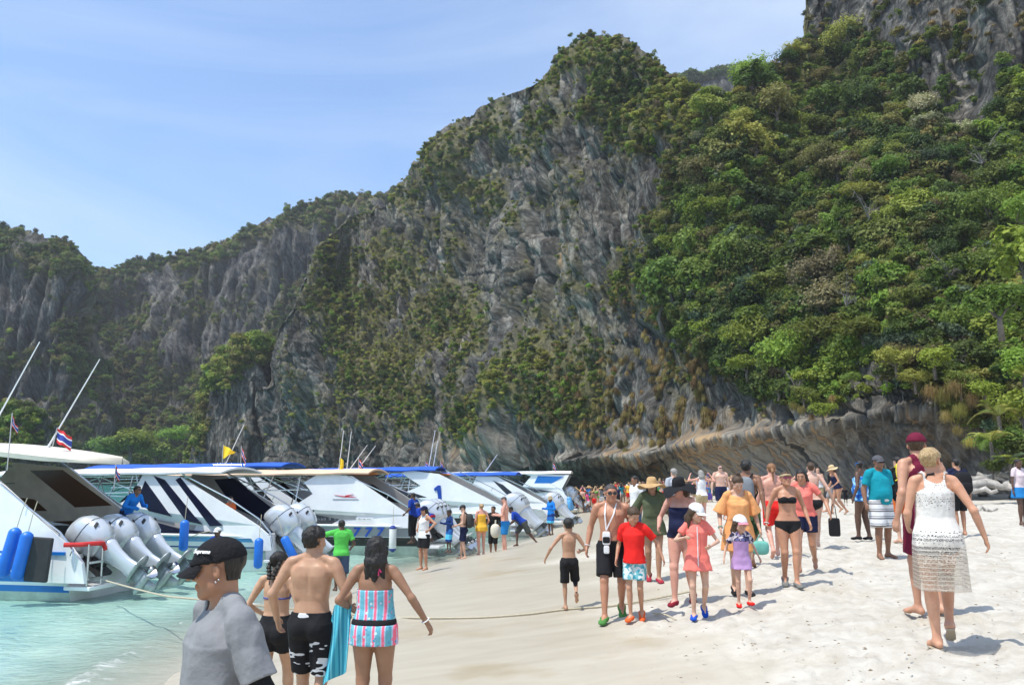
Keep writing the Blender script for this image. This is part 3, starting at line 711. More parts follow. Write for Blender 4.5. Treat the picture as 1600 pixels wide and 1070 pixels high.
# ================================================================== FOLIAGE
def leaf_mat(name, c, c2=None, var=.45, trans=.42, gloss=.35):
    if name in MATS: return MATS[name]
    m, nt, out = new_mat(name)
    c2 = c2 or tuple(min(1, x * 1.8) for x in c)
    g = nd(nt, 'NewGeometry'); oi = nd(nt, 'ObjectInfo')
    mx = nd(nt, 'MixRGB'); mx.inputs['Color1'].default_value = tuple(c) + (1,); mx.inputs['Color2'].default_value = tuple(c2) + (1,)
    nt.links.new(g.outputs['Random Per Island'], mx.inputs['Fac'])
    hsv = nd(nt, 'HueSaturation'); nt.links.new(mx.outputs['Color'], hsv.inputs['Color'])
    mr = nd(nt, 'MapRange'); mr.inputs['To Min'].default_value = .475; mr.inputs['To Max'].default_value = .53; nt.links.new(oi.outputs['Random'], mr.inputs['Value']); nt.links.new(mr.outputs['Result'], hsv.inputs['Hue'])
    ml = nd(nt, 'Math', operation='MULTIPLY'); ml.inputs[1].default_value = 7.31; nt.links.new(oi.outputs['Random'], ml.inputs[0])
    fr = nd(nt, 'Math', operation='FRACT'); nt.links.new(ml.outputs[0], fr.inputs[0])
    mv = nd(nt, 'MapRange'); mv.inputs['To Min'].default_value = 1 - var; mv.inputs['To Max'].default_value = 1 + var; nt.links.new(fr.outputs[0], mv.inputs['Value']); nt.links.new(mv.outputs['Result'], hsv.inputs['Value'])
    p = nd(nt, 'BsdfPrincipled'); p.inputs['Roughness'].default_value = .6; p.inputs['Specular IOR Level'].default_value = gloss
    nt.links.new(hsv.outputs['Color'], p.inputs['Base Color'])
    tl = nd(nt, 'BsdfTranslucent'); nt.links.new(hsv.outputs['Color'], tl.inputs['Color'])
    ms = nd(nt, 'MixShader'); ms.inputs['Fac'].default_value = trans
    nt.links.new(p.outputs[0], ms.inputs[1]); nt.links.new(tl.outputs[0], ms.inputs[2]); nt.links.new(ms.outputs[0], out.inputs['Surface'])
    MATS[name] = m
    return m
LEAF = dict(
    dark=leaf_mat('leaf_dark', (.046, .074, .018), (.100, .150, .030)),
    mid=leaf_mat('leaf_mid', (.085, .125, .022), (.200, .255, .045)),
    bright=leaf_mat('leaf_bright', (.135, .205, .022), (.260, .330, .050)),
    yellow=leaf_mat('leaf_yellow', (.22, .23, .035), (.38, .37, .09)),
    olive=leaf_mat('leaf_olive', (.130, .125, .032), (.250, .230, .075)),
    dry=leaf_mat('leaf_dry', (.170, .135, .070), (.28, .235, .125)),
    blue=leaf_mat('leaf_bluegreen', (.055, .088, .045), (.115, .160, .085)),
    pale=leaf_mat('leaf_pale_blossom', (.20, .22, .08), (.50, .48, .30)),
    straw=leaf_mat('grass_straw', (.20, .14, .045), (.33, .25, .09)))
BARK = pbr('bark_grey', (.17, .145, .12), .9, var=.5, vscale=9, bump=.6, bscale=30)
BARE = pbr('bare_branch', (.20, .18, .155), .9, var=.3)

def leaf_cards(C, N, size, rg, droop=0.0, aspect=1.7):
    """one quad per centre, lying roughly in the plane normal to N"""
    n = len(C)
    N = N / (np.linalg.norm(N, axis=1)[:, None] + 1e-9)
    a = rg.normal(size=(n, 3)); a -= (a * N).sum(1)[:, None] * N; a /= np.linalg.norm(a, axis=1)[:, None] + 1e-9
    b = np.cross(N, a)
    s = size * rg.uniform(.55, 1.35, n)[:, None]
    A = a * s * aspect * .5; B = b * s * .5
    bend = N * s * .18
    V = np.stack([C - A * 1.0, C + B - bend * 0, C + A - bend, C - B], 1).reshape(-1, 3)
    F = np.arange(n * 4).reshape(n, 4)
    return V, F
def crown_points(rg, n_sub, R_, flat, n_leaf, irregular=.35, sub=(.34, .55)):
    u = rg.normal(size=(n_sub, 3)); u /= np.linalg.norm(u, axis=1)[:, None]
    u[:, 2] = np.abs(u[:, 2]) * rg.choice([1, 1, 1, -.35], n_sub)
    cen = u * R_ * rg.uniform(.35, .78, n_sub)[:, None] * np.array([1, 1, flat]); cen[0] = 0
    rad = R_ * rg.uniform(sub[0], sub[1], n_sub)
    w = rad ** 2; k = rg.choice(n_sub, n_leaf, p=w / w.sum())
    d = rg.normal(size=(n_leaf, 3)); d /= np.linalg.norm(d, axis=1)[:, None]
    d[:, 2] = np.where(rg.random(n_leaf) < .6, np.abs(d[:, 2]), d[:, 2])
    rr = rad[k] * (1 - .45 * rg.random(n_leaf) ** 2.2)
    rr = rr * (1 + irregular * perlin(d * 2.2 + k[:, None] * 3.7))
    C = cen[k] + d * rr[:, None] * np.array([1, 1, .8])
    N = d + rg.normal(size=(n_leaf, 3)) * .45 + np.array([0, 0, .5])
    return C, N, cen, rad
def branch_mesh(rg, cen, base, r0, mb, m=1):
    for c in cen:
        mid = base * .45 + c * .55 + rg.normal(size=3) * .12 * np.linalg.norm(c - base)
        mb.tube([base, (base + mid) / 2 + rg.normal(size=3) * .04, mid, c], [r0, r0 * .7, r0 * .45, r0 * .15], 5, m)
def crown_variant(seed, n_sub, flat, n_leaf, size, irregular=.35, sub=(.34, .55)):
    rg = np.random.default_rng(seed)
    C, N, cen, rad = crown_points(rg, n_sub, 1.0, flat, n_leaf, irregular, sub)
    V, F = leaf_cards(C, N, size, rg)
    return V, F, cen
CROWNS = []
def jag(V, seed):
    c = V.reshape(-1, 4, 3).mean(1); d = .22 * np.stack([perlin(c * 1.7 + seed), perlin(c * 1.7 + seed + 5), perlin(c * 1.7 + seed + 9)], -1); return (V.reshape(-1, 4, 3) + d[:, None, :]).reshape(-1, 3)
for k, (ns, fl, nl, sz) in enumerate([(9, .75, 2300, .085), (12, .6, 2600, .08), (7, .9, 2000, .095), (14, .7, 2600, .075), (10, .5, 2200, .09), (8, .8, 1500, .12), (16, .65, 2800, .075)]):
    V, F, cen = crown_variant(100 + k, ns, fl, int(nl * 1.25), sz * .85, .6)
    V = jag(V, k * 3.1)
    me = mesh_np('crown', V, F, [LEAF['mid']], smooth=False, do_link=False)
    rg = np.random.default_rng(50 + k); mb = MB(); base = np.array([0, 0, -1.25])
    mb.tube([base, base * .6 + rg.normal(size=3) * .05, (0, 0, -.3)], [.10, .08, .06], 6)
    branch_mesh(rg, cen[:7], np.array([0, 0, -.55]), .045, mb, 0)
    CROWNS.append((me, mb.mesh('trunk', [BARK], True)))
# small clump prototypes for the shrubs that nobody could count
def proto(name, mat, seed, n_sub=6, flat=.75, n_leaf=420, size=.17, kind='bush'):
    rg = np.random.default_rng(seed)
    if kind == 'bush':
        V, F, cen = crown_variant(seed, n_sub, flat, n_leaf, size, .5)
    elif kind == 'grass':      # hanging or tufted grass
        n = n_leaf; th = rg.uniform(0, 6.283, n); out_ = rg.uniform(.3, 1, n); Ln = rg.uniform(.5, 1.0, n)
        V = []; F = []
        b0 = rg.normal(size=(n, 3)) * .10
        d = np.stack([np.cos(th), np.sin(th), 0 * th], -1)
        w = np.cross(d, [0, 0, 1.0]) * .035
        p0 = b0; p1 = b0 + d * (out_ * .38)[:, None] + np.array([0, 0, .34]) * Ln[:, None]; p2 = p1 + d * (out_ * .35)[:, None] - np.array([0, 0, .55]) * Ln[:, None]
        V = np.stack([p0 - w, p0 + w, p1 + w, p1 - w, p2], 1).reshape(-1, 3)
        i = np.arange(n) * 5
        F = [np.stack([i, i + 1, i + 2, i + 3], -1), np.stack([i + 3, i + 2, i + 4], -1)]
    elif kind == 'bare':
        mb = MB(); cen = rg.normal(size=(9, 3)) * .6; cen[:, 2] = np.abs(cen[:, 2])
        for c in cen:
            m1 = c * .5 + rg.normal(size=3) * .12
            mb.tube([(0, 0, -.3), m1, c], [.035, .022, .006], 4)
            for q in range(4):
                e = m1 + (c - m1) * rg.uniform(0, .8); t = e + rg.normal(size=3) * .28
                mb.tube([e, (e + t) / 2 + rg.normal(size=3) * .04, t], [.013, .009, .003], 3)
        me = mb.mesh(name, [mat]); return bpy.data.objects.new(name, me)
    me = mesh_np(name, V, F, [mat], smooth=False, do_link=False)
    return bpy.data.objects.new(name, me)
PCOL = bpy.data.collections.new('shrub_kinds')
PK = {}
def addp(key, o):
    o.name = 'a%02d_%s' % (len(PK), key); PK[key] = len(PK); PCOL.objects.link(o)
for i, (k, m, sd) in enumerate([('dark', 'dark', 1), ('mid', 'mid', 2), ('mid2', 'mid', 3), ('bright', 'bright', 4), ('yellow', 'yellow', 5), ('olive', 'olive', 6), ('dry', 'dry', 7), ('blue', 'blue', 8), ('pale', 'pale', 9)]):
    addp(k, proto('shrub', LEAF[m], sd, n_leaf=420 if k != 'dry' else 260, size=.17 if k != 'dry' else .12))
addp('grass', proto('tuft', LEAF['straw'], 21, kind='grass', n_leaf=150))
addp('grassg', proto('tuft', LEAF['yellow'], 22, kind='grass', n_leaf=150))
addp('bare', proto('bare', BARE, 23, kind='bare'))
addp('vine', proto('vine', LEAF['mid'], 24, n_sub=4, flat=2.2, n_leaf=300))

def scatter(name, P, kind, scale, rot, label):
    me = bpy.data.meshes.new(name)
    me.vertices.add(len(P)); me.vertices.foreach_set('co', np.asarray(P, np.float32).ravel())
    a = me.attributes.new('kind', 'INT', 'POINT'); a.data.foreach_set('value', np.asarray(kind, np.int32))
    a = me.attributes.new('size', 'FLOAT_VECTOR', 'POINT'); a.data.foreach_set('vector', np.asarray(scale, np.float32).ravel())
    a = me.attributes.new('turn', 'FLOAT_VECTOR', 'POINT'); a.data.foreach_set('vector', np.asarray(rot, np.float32).ravel())
    o = bpy.data.objects.new(name, me); link(o)
    ng = bpy.data.node_groups.new('scatter', 'GeometryNodeTree')
    ng.interface.new_socket('Geometry', in_out='INPUT', socket_type='NodeSocketGeometry'); ng.interface.new_socket('Geometry', in_out='OUTPUT', socket_type='NodeSocketGeometry')
    N_ = ng.nodes; gi = N_.new('NodeGroupInput'); go = N_.new('NodeGroupOutput')
    ci = N_.new('GeometryNodeCollectionInfo'); ci.inputs['Collection'].default_value = PCOL; ci.inputs['Separate Children'].default_value = True; ci.inputs['Reset Children'].default_value = True
    ip = N_.new('GeometryNodeInstanceOnPoints'); ip.inputs['Pick Instance'].default_value = True
    def na(nm, t):
        q = N_.new('GeometryNodeInputNamedAttribute'); q.data_type = t; q.inputs['Name'].default_value = nm; return [s for s in q.outputs if s.enabled and s.name == 'Attribute'][0]
    l = ng.links
    l.new(gi.outputs[0], ip.inputs['Points']); l.new(ci.outputs[0], ip.inputs['Instance'])
    l.new(na('kind', 'INT'), ip.inputs['Instance Index']); l.new(na('size', 'FLOAT_VECTOR'), ip.inputs['Scale'])
    e2r = N_.new('FunctionNodeEulerToRotation'); l.new(na('turn', 'FLOAT_VECTOR'), e2r.inputs[0]); l.new(e2r.outputs[0], ip.inputs['Rotation'])
    l.new(ip.outputs[0], go.inputs[0])
    md_ = o.modifiers.new('scatter', 'NODES'); md_.node_group = ng
    tag(o, label, kind='stuff')
    return o
def pick(P2, N2, PX, PY, dens, n, rg, area_pow=1.0):
    """n random surface points with probability ~ dens * screen area"""
    w = np.clip(dens, 0, None).ravel(); ok = (PX > -260) & (PX < 1700) & (PY > -90)
    w = w * ok.ravel(); w[w < .15] *= .06
    idx = rg.choice(len(w), n, p=w / w.sum())
    jit = rg.normal(size=(n, 3)) * .35
    return P2.reshape(-1, 3)[idx] + jit, N2.reshape(-1, 3)[idx], PX.ravel()[idx], PY.ravel()[idx], dens.ravel()[idx]
def shrubs(name, label, P2, N2, PX, PY, dens, n, rbase, mix, rg, kindfn=None):
    P, N, x, y, d = pick(P2, N2, PX, PY, dens, n, rg)
    names = list(mix); pw = np.array([mix[k] for k in names], float); pw /= pw.sum()
    # patches of the same kind
    f = fbm(P / 11 + 40, 3, .6); f2 = fbm(P / 6 + 80, 2)
    r = (np.argsort(np.argsort(f + .55 * f2 + rg.normal(size=n) * .22)) + .5) / n
    ki = np.searchsorted(np.cumsum(pw), r).clip(0, len(names) - 1)
    kind = np.array([PK[k] for k in names])[ki]
    s = rbase * rg.uniform(.45, 1.25, n) * (.45 + .65 * np.clip(d, 0, 1))
    if kindfn is not None: kind, s = kindfn(kind, s, P, N, x, y, rg)
    sc = np.stack([s, s, s * rg.uniform(.7, 1.25, n)], -1)
    rot = np.stack([rg.normal(size=n) * .15, rg.normal(size=n) * .15, rg.uniform(0, 6.28, n)], -1)
    P = P + np.stack([N[:, 0], N[:, 1], np.abs(N[:, 2]) * .6 + .2], -1) * (s * .35)[:, None]
    return scatter(name, P, kind, sc, rot, label)
rgv = np.random.default_rng(11)
denM = veg_m(PM, NM, GXM, GYM); hillM = sstep(0, 30, veg_line(GXM, GYM))
def kf_peak(kind, s, P, N, x, y, rg):
    # dry yellow grass on the ledges, tufts on the lower wall
    b = blobs(x, y, [(610, 460, 50, 30, 1, -20), (570, 540, 45, 40, 1), (640, 540, 60, 40, .8), (620, 390, 40, 25, .7), (800, 555, 50, 25, .8), (660, 600, 40, 25, .6), (560, 500, 40, 25, .6), (500, 660, 30, 30, .5), (880, 490, 50, 20, .7, -30), (1010, 175, 60, 16, .5)])
    g = rg.random(len(kind)) < .14 + b * .8
    kind = np.where(g, np.where(rg.random(len(kind)) < .8, PK['grassg'], PK['dry']), kind)
    t = (rg.random(len(kind)) < .5 * sstep(400, 520, y) * sstep(830, 880, x))
    kind = np.where(t & (rg.random(len(kind)) < .8), PK['grass'], kind)
    s = np.where(t, s * .75, s)
    return kind, s
shrubs('peak_shrubs', 'mixed green shrubs and yellow grass on the ledges of the central grey peak', PM, NM, GXM, GYM, np.clip(denM - .10, 0, 1) * (1 - hillM), 11500, .58, dict(dark=.08, mid=.18, olive=.20, bright=.16, mid2=.10, dry=.05, blue=.05, yellow=.18), rgv, kf_peak)
shrubs('hillside_undergrowth', 'dense undergrowth between the trees of the right hillside', PM, NM, GXM, GYM, denM * hillM, 7500, .85, dict(dark=.16, olive=.14, mid=.26, dry=.05, mid2=.14, blue=.06, bright=.14), rgv)
shrubs('bay_cliff_shrubs', 'dark green shrubs over the fluted cliff across the bay', PD, ND, GXD, GYD, np.clip(veg_d(PD, ND, GXD, GYD) - .14, 0, 1), 6000, 1.5, dict(dark=.3, mid=.3, olive=.2, mid2=.1, bright=.06, dry=.04), rgv)
shrubs('far_left_shrubs', 'dark trees and shrubs on the cliff at the far left', PE, NE, GXE, GYE, np.clip(veg_e(PE, NE, GXE, GYE) - .14, 0, 1), 2400, 1.5, dict(dark=.4, mid=.25, olive=.2, mid2=.1, bright=.05), rgv)
shrubs('knob_shrubs', 'low bushes on the distant knob', PC, NC, GXC, GYC, np.clip(1.2 * sstep(12, 2, GYC - lerpt(GXC, TOP_C)), 0, 1), 300, 2.2, dict(dark=.5, mid=.3, olive=.2), rgv)
shrubs('pillar_shrubs', 'bright grass and bushes on top of the rock buttress', PF, NF, GXF, GYF, veg_f(PF, NF, GXF, GYF), 900, 1.5, dict(bright=.4, yellow=.2, grassg=.25, olive=.15), rgv)
shrubs('outcrop_shrubs', 'green plants on the low outcrop at the far left', PG, NG, GXG, GYG, veg_g(PG, NG, GXG, GYG), 500, 1.3, dict(bright=.4, mid=.3, grassg=.3), rgv)

# hanging straw-coloured tufts down the lower grey wall
def tuft_field():
    n = 520
    lip = lerpt(GXM, LIP)
    nn = fbm(np.stack([GXM / 14, GYM / 70, 0 * GXM], -1), 3, .6)
    d = (blobs(GXM, GYM, [(960, 650, 120, 90, .9), (1070, 560, 24, 80, .8), (1085, 640, 18, 60, .9), (1000, 560, 60, 120, .7), (985, 460, 20, 60, .5), (900, 600, 60, 80, .4)]) * np.clip(nn + .2, 0, 1) ** 1.5) * (GYM < lip - 8)
    P, N, x, y, dd = pick(PM, NM, GXM, GYM, d, n, rgv)
    s = rgv.uniform(.3, .8, n)
    return scatter('cliff_grass_tufts', P + N * .25, np.full(n, PK['grass']), np.stack([s, s, s * 1.9], -1), np.stack([0 * s, 0 * s, rgv.uniform(0, 6.28, n)], -1), 'straw coloured grass tufts hanging down the lower grey wall')
tuft_field()
wallM = sstep(1262, 1275, GXM) * sstep(30, -10, GYM - lerpt(GXM, [(1262, 66), (1330, 44), (1380, 80), (1420, 130), (1470, 165), (1520, 200), (1560, 180), (1600, 120), (1700, 60)])) * np.clip(.5 + fbm(PM / 5, 2), 0, 1)
shrubs('wall_plants', 'small tufts and creepers dotted over the grey wall at the upper right', PM, NM, GXM, GYM, wallM, 420, .8, dict(grass=.35, olive=.25, mid=.25, vine=.15), rgv)

# ------------------------------------------------------------------ the hillside trees one can tell apart
def tree_obj(var, loc, r, rz, mat, label, group, name='hillside_tree', parts=True, zs=1.0):
    crown, trunk = CROWNS[var]
    root = empty(name, loc, rz, label, 'tree', group)
    for nm, me, m in (('crown', crown, LEAF[mat]), ('trunk', trunk, None)):
        o = bpy.data.objects.new(nm, me); link(o, root); o.scale = (r, r, r * zs)
        if m is not None:
            o.material_slots[0].link = 'OBJECT'; o.material_slots[0].material = m
    return root
CN = dict(dark='dark green', mid='mid green', bright='bright green', yellow='yellow green', olive='olive', dry='brownish', blue='blue green', pale='pale blossoming')
def place_trees():
    rg = np.random.default_rng(31)
    lip = lerpt(GXM, LIP)
    cand = np.argwhere((denM * hillM > .55) & (GXM < 1640) & (GYM > -20) & ~((GXM > 1235) & (GYM < 34 + lerpt(GXM, [(1235, 56), (1262, 66), (1290, 50), (1330, 34), (1380, 70), (1420, 120), (1470, 155), (1520, 185), (1560, 170), (1600, 100), (1700, 60)]))))
    rg.shuffle(cand)
    got = []
    for j, i in cand:
        x, y = GXM[j, i], GYM[j, i]
        mind = 27 + 11 * sstep(200, 560, y)
        if all((x - a) ** 2 + (y - b) ** 2 * 1.5 > mind ** 2 for a, b, _ in got):
            got.append((x, y, (j, i)))
        if len(got) >= 285: break
    pal = ['dark', 'mid', 'bright', 'olive', 'blue', 'yellow', 'dry', 'mid']
    jobs = []
    for n, (x, y, (j, i)) in enumerate(got):
        P = PM[j, i]; N = NM[j, i]
        f = fbm(np.array([[x / 130, y / 130, 4.0]]), 2)[0] + rg.normal() * .35
        c = 'dark' if f < -.45 else 'blue' if f < -.36 else 'mid' if f < .0 else 'olive' if f < .2 else 'bright' if f < .52 else 'yellow'
        if rg.random() < .02: c = 'dry'
        for bx, by, br, bc in ((1475, 195, 50, 'pale'), (1420, 175, 26, 'yellow'), (1180, 235, 42, 'yellow'), (1090, 225, 34, 'pale'), (1390, 400, 45, 'yellow'), (1580, 350, 60, 'bright'), (1300, 560, 60, 'bright'), (1350, 280, 40, 'dry'), (1540, 470, 70, 'bright'), (1320, 60, 36, 'yellow'), (1200, 330, 40, 'dark'), (1110, 430, 50, 'mid'), (1580, 240, 50, 'dark'), (1400, 130, 50, 'dark'), (1300, 480, 40, 'dry'), (1230, 430, 60, 'mid'), (1140, 540, 60, 'bright')):
            if (x - bx) ** 2 + (y - by) ** 2 < br * br: c = bc
        dist = P[1]
        r = dist / FPX * rg.choice([rg.uniform(13, 24), rg.uniform(20, 40)]) * (1 + .25 * sstep(250, 560, y))
        loc = P + N * r * .35 + np.array([0, 0, r * .45])
        v = int(rg.integers(0, len(CROWNS)))
        vx = 'left edge' if x < 1100 else 'left part' if x < 1220 else 'centre' if x < 1380 else 'right part' if x < 1500 else 'right edge'
        vy = 'beside the rock wall' if y < 150 else 'high up' if y < 280 else 'halfway up' if y < 430 else 'low down' if y < 540 else 'above the undercut'
        sz = 'small' if r < 1.5 else 'broad' if r > 2.3 else 'rounded'
        jobs.append((x, v, tuple(loc), r, rg.uniform(0, 6.28), c, '%s %s hillside tree, %s, %s' % (sz, CN[c], vx, vy), rg.uniform(.65, 1.25)))
    ORD = ['first', 'second', 'third', 'fourth', 'fifth', 'sixth', 'seventh', 'eighth', 'ninth', 'tenth']
    jobs.sort(key=lambda q: q[0]); tot = {}; seen = {}
    for q in jobs: tot[q[6]] = tot.get(q[6], 0) + 1
    for q in jobs:
        k = seen.get(q[6], 0); seen[q[6]] = k + 1
        lab = q[6] + ('' if tot[q[6]] == 1 else ', %s such from the left' % ORD[min(k, 9)])
        tree_obj(q[1], q[2], q[3], q[4], q[5], lab, 'trees and tall bushes of the right hillside', zs=q[7])
place_trees()
# bright low trees at the foot of the bay cliff
for k, (x, y, rp, c) in enumerate([(165, 700, 34, 'mid'), (205, 690, 38, 'bright'), (245, 705, 34, 'mid'), (272, 682, 26, 'bright'), (140, 715, 24, 'olive'), (225, 722, 26, 'mid'), (110, 700, 22, 'dark'), (188, 722, 24, 'dark')]):
    Yd = 205 + 3 * k; P = at_depth(x, y, Yd); r = rp * Yd / FPX
    tree_obj(k % 7, tuple(P), r, k * 1.3, c, ('%s tree at the water foot of the bay cliff, ' % CN[c]) + ['left of the middle', 'largest and brightest', 'right of the brightest one', 'nearest the rock buttress', 'second from the left', 'lowest of the clump', 'leftmost and shaded', 'in front of the brightest'][k], 'low trees at the foot of the bay cliff', name='shore_tree', zs=.75)
# trees on the skyline
for k, (x, y, rp, c) in enumerate([(1040, 112, 12, 'mid'), (1015, 98, 13, 'bright'), (985, 72, 12, 'mid'), (965, 64, 9, 'dark'), (1060, 125, 13, 'mid'), (1085, 150, 22, 'bright'), (1105, 160, 20, 'mid'), (905, 72, 8, 'dark'), (30, 372, 18, 'dark'), (60, 378, 16, 'dark'), (85, 380, 14, 'dark'), (120, 400, 16, 'mid'), (180, 415, 10, 'mid'), (212, 404, 12, 'dark'), (248, 394, 10, 'mid'), (278, 388, 9, 'dark')]):
    Yd = (185 if x > 800 else 245 if x < 150 else 300); P = at_depth(x, y + 9, Yd); r = .6 * rp * Yd / FPX
    tree_obj(k % 7, tuple(P), r, k * 2.1, c, '%s tree breaking the skyline %s' % (CN[c], ['on the right shoulder of the central peak', 'on the right side of the peak top', 'just right of the peak top', 'on the very top of the peak', 'on the saddle right of the peak', 'large and bright in the saddle', 'in the saddle next to the right hillside', 'left of the peak top', 'on the far left cliff, first from the left', 'on the far left cliff, second', 'on the far left cliff, third', 'at the drop of the far left cliff', 'just right of the notch', 'second right of the notch', 'third right of the notch', 'fourth right of the notch'][k]), 'trees on the skyline', name='skyline_tree')
# ================================================================== BOATS
WHITE = pbr('gelcoat_white', (.78, .79, .80), .22, var=.10, vscale=1.5, coat=.4)
CREAM = pbr('gelcoat_cream', (.66, .60, .50), .35, var=.15, vscale=1.5)
CREAMIN = pbr('cream_liner', (.66, .58, .48), .6, var=.2, vscale=2)
GREYIN = pbr('grey_liner', (.42, .40, .375), .6, var=.15, vscale=2)
BLUE = pbr('blue_stripe', (.01, .16, .52), .3, var=.1)
NAVY = pbr('navy_stripe', (.012, .035, .22), .3, var=.1)
LBLUE = pbr('pale_blue_stripe', (.10, .33, .62), .3)
ANTIF = pbr('hull_bottom_pale', (.45, .52, .47), .5, var=.3, vscale=2.5)
BLACKG = pbr('tinted_window', (.012, .012, .015), .08, spec=.6)
BROWNG = pbr('brown_tinted_window', (.10, .045, .022), .25, spec=.6)
NAVYG = pbr('navy_tinted_window', (.008, .010, .030), .12)
STEEL = pbr('stainless_steel', (.62, .62, .62), .22, metal=1.0)
SILVER = pbr('outboard_silver', (.60, .63, .66), .26, metal=.35, coat=.6)
SILVERD = pbr('outboard_leg_silver', (.40, .44, .45), .4, metal=.4, var=.3, vscale=6)
DARKP = pbr('black_plastic', (.02, .02, .02), .5)
RUBBER = pbr('black_rubber', (.03, .03, .032), .75, var=.3)
CANVW = pbr('white_canvas', (.80, .80, .79), .8, var=.08, vscale=2, bump=.3, bscale=9)
CANVB = pbr('blue_canvas', (.015, .10, .52), .75, var=.2, vscale=2, bump=.4, bscale=7)
CANVP = pbr('peach_canvas', (.72, .50, .34), .8, var=.15, vscale=2, bump=.3, bscale=9)
CANVU = pbr('cream_hardtop', (.70, .64, .53), .5, var=.1, vscale=2)
FLOORM = pbr('deck_grey', (.30, .30, .30), .8, var=.3)
SEATM = pbr('seat_vinyl', (.32, .34, .36), .6, var=.3, vscale=4)
DARKSEAT = pbr('dark_shade_vinyl', (.07, .075, .08), .6, var=.3, vscale=4)
ORANGE = pbr('orange_cloth', (.75, .14, .02), .8, var=.2, bump=.4, bscale=30)
BLUEF = pbr('blue_fender', (.01, .15, .62), .45, var=.12, vscale=5, bump=.2, bscale=20)
ROPE = pbr('rope_cream', (.55, .49, .36), .9, var=.3, vscale=60, bump=.8, bscale=120)
REDP = pbr('red_foam', (.60, .02, .02), .6, var=.2)
LETTER = pbr('grey_lettering', (.30, .31, .34), .5)
LETB = pbr('blue_lettering', (.01, .06, .36), .4)
LETW = pbr('white_lettering', (.8, .8, .8), .5)
ORDEC = pbr('orange_decal', (.62, .14, .05), .4)
FRED = pbr('flag_red', (.62, .03, .04), .8); FWHITE = pbr('flag_white', (.78, .78, .78), .8); FBLUE = pbr('flag_blue', (.03, .06, .32), .8); FYEL = pbr('flag_yellow', (.85, .62, .03), .8)

def text_part(txt, size, loc, rot, mat, parent, name='lettering', ext=.004, shear=0, sx=1.0, bold=0.0):
    c = bpy.data.curves.new(name, 'FONT'); c.body = txt; c.size = size; c.extrude = ext; c.shear = shear; c.offset = bold
    c.align_x = 'CENTER'; c.align_y = 'CENTER'; c.resolution_u = 3
    t = bpy.data.objects.new(name, c)
    me = t.to_mesh(); me = me.copy(); t.to_mesh_clear(); bpy.data.objects.remove(t)
    me.materials.clear(); me.materials.append(mat)
    o = bpy.data.objects.new(name, me); link(o, parent); o.location = loc; o.rotation_euler = rot; o.scale = (sx, 1, 1)
    return o

def marks_part(n, size, loc, rot, mat, parent, name='worn_lettering'):
    """a line of worn, unreadable strokes where the photograph's lettering cannot be read"""
    rg = np.random.default_rng(n); mb = MB(); x = -n * size * .34
    for i in range(n):
        if rg.random() < .14: x += size * .5; continue
        h = size * rg.uniform(.38, .62); w = size * rg.uniform(.05, .09)
        mb.box((x, -size * .25 + h / 2, 0), (w, h, .006))
        if rg.random() < .75: mb.box((x + size * .14, -size * .25 + h * rg.choice([.1, .9]), 0), (size * .26, w, .006))
        if rg.random() < .6: mb.box((x + size * .30, -size * .25 + h * .42, 0), (w, h * .8, .006))
        x += size * rg.uniform(.52, .72)
    o = mb.build(name, mat, parent); o['kind'] = 'stuff'; o.location = loc; o.rotation_euler = rot; return o

def sheer(x, L_): return 1.0 + .10 * (x / L_) + .62 * max(0, x / L_ - .35) ** 1.6
def halfbeam(x, L_, B):
    t = x / L_
    return B / 2 * (1 - max(0, (t - .5) / .5) ** 2.3) * (.94 + .06 * min(1, t * 5))

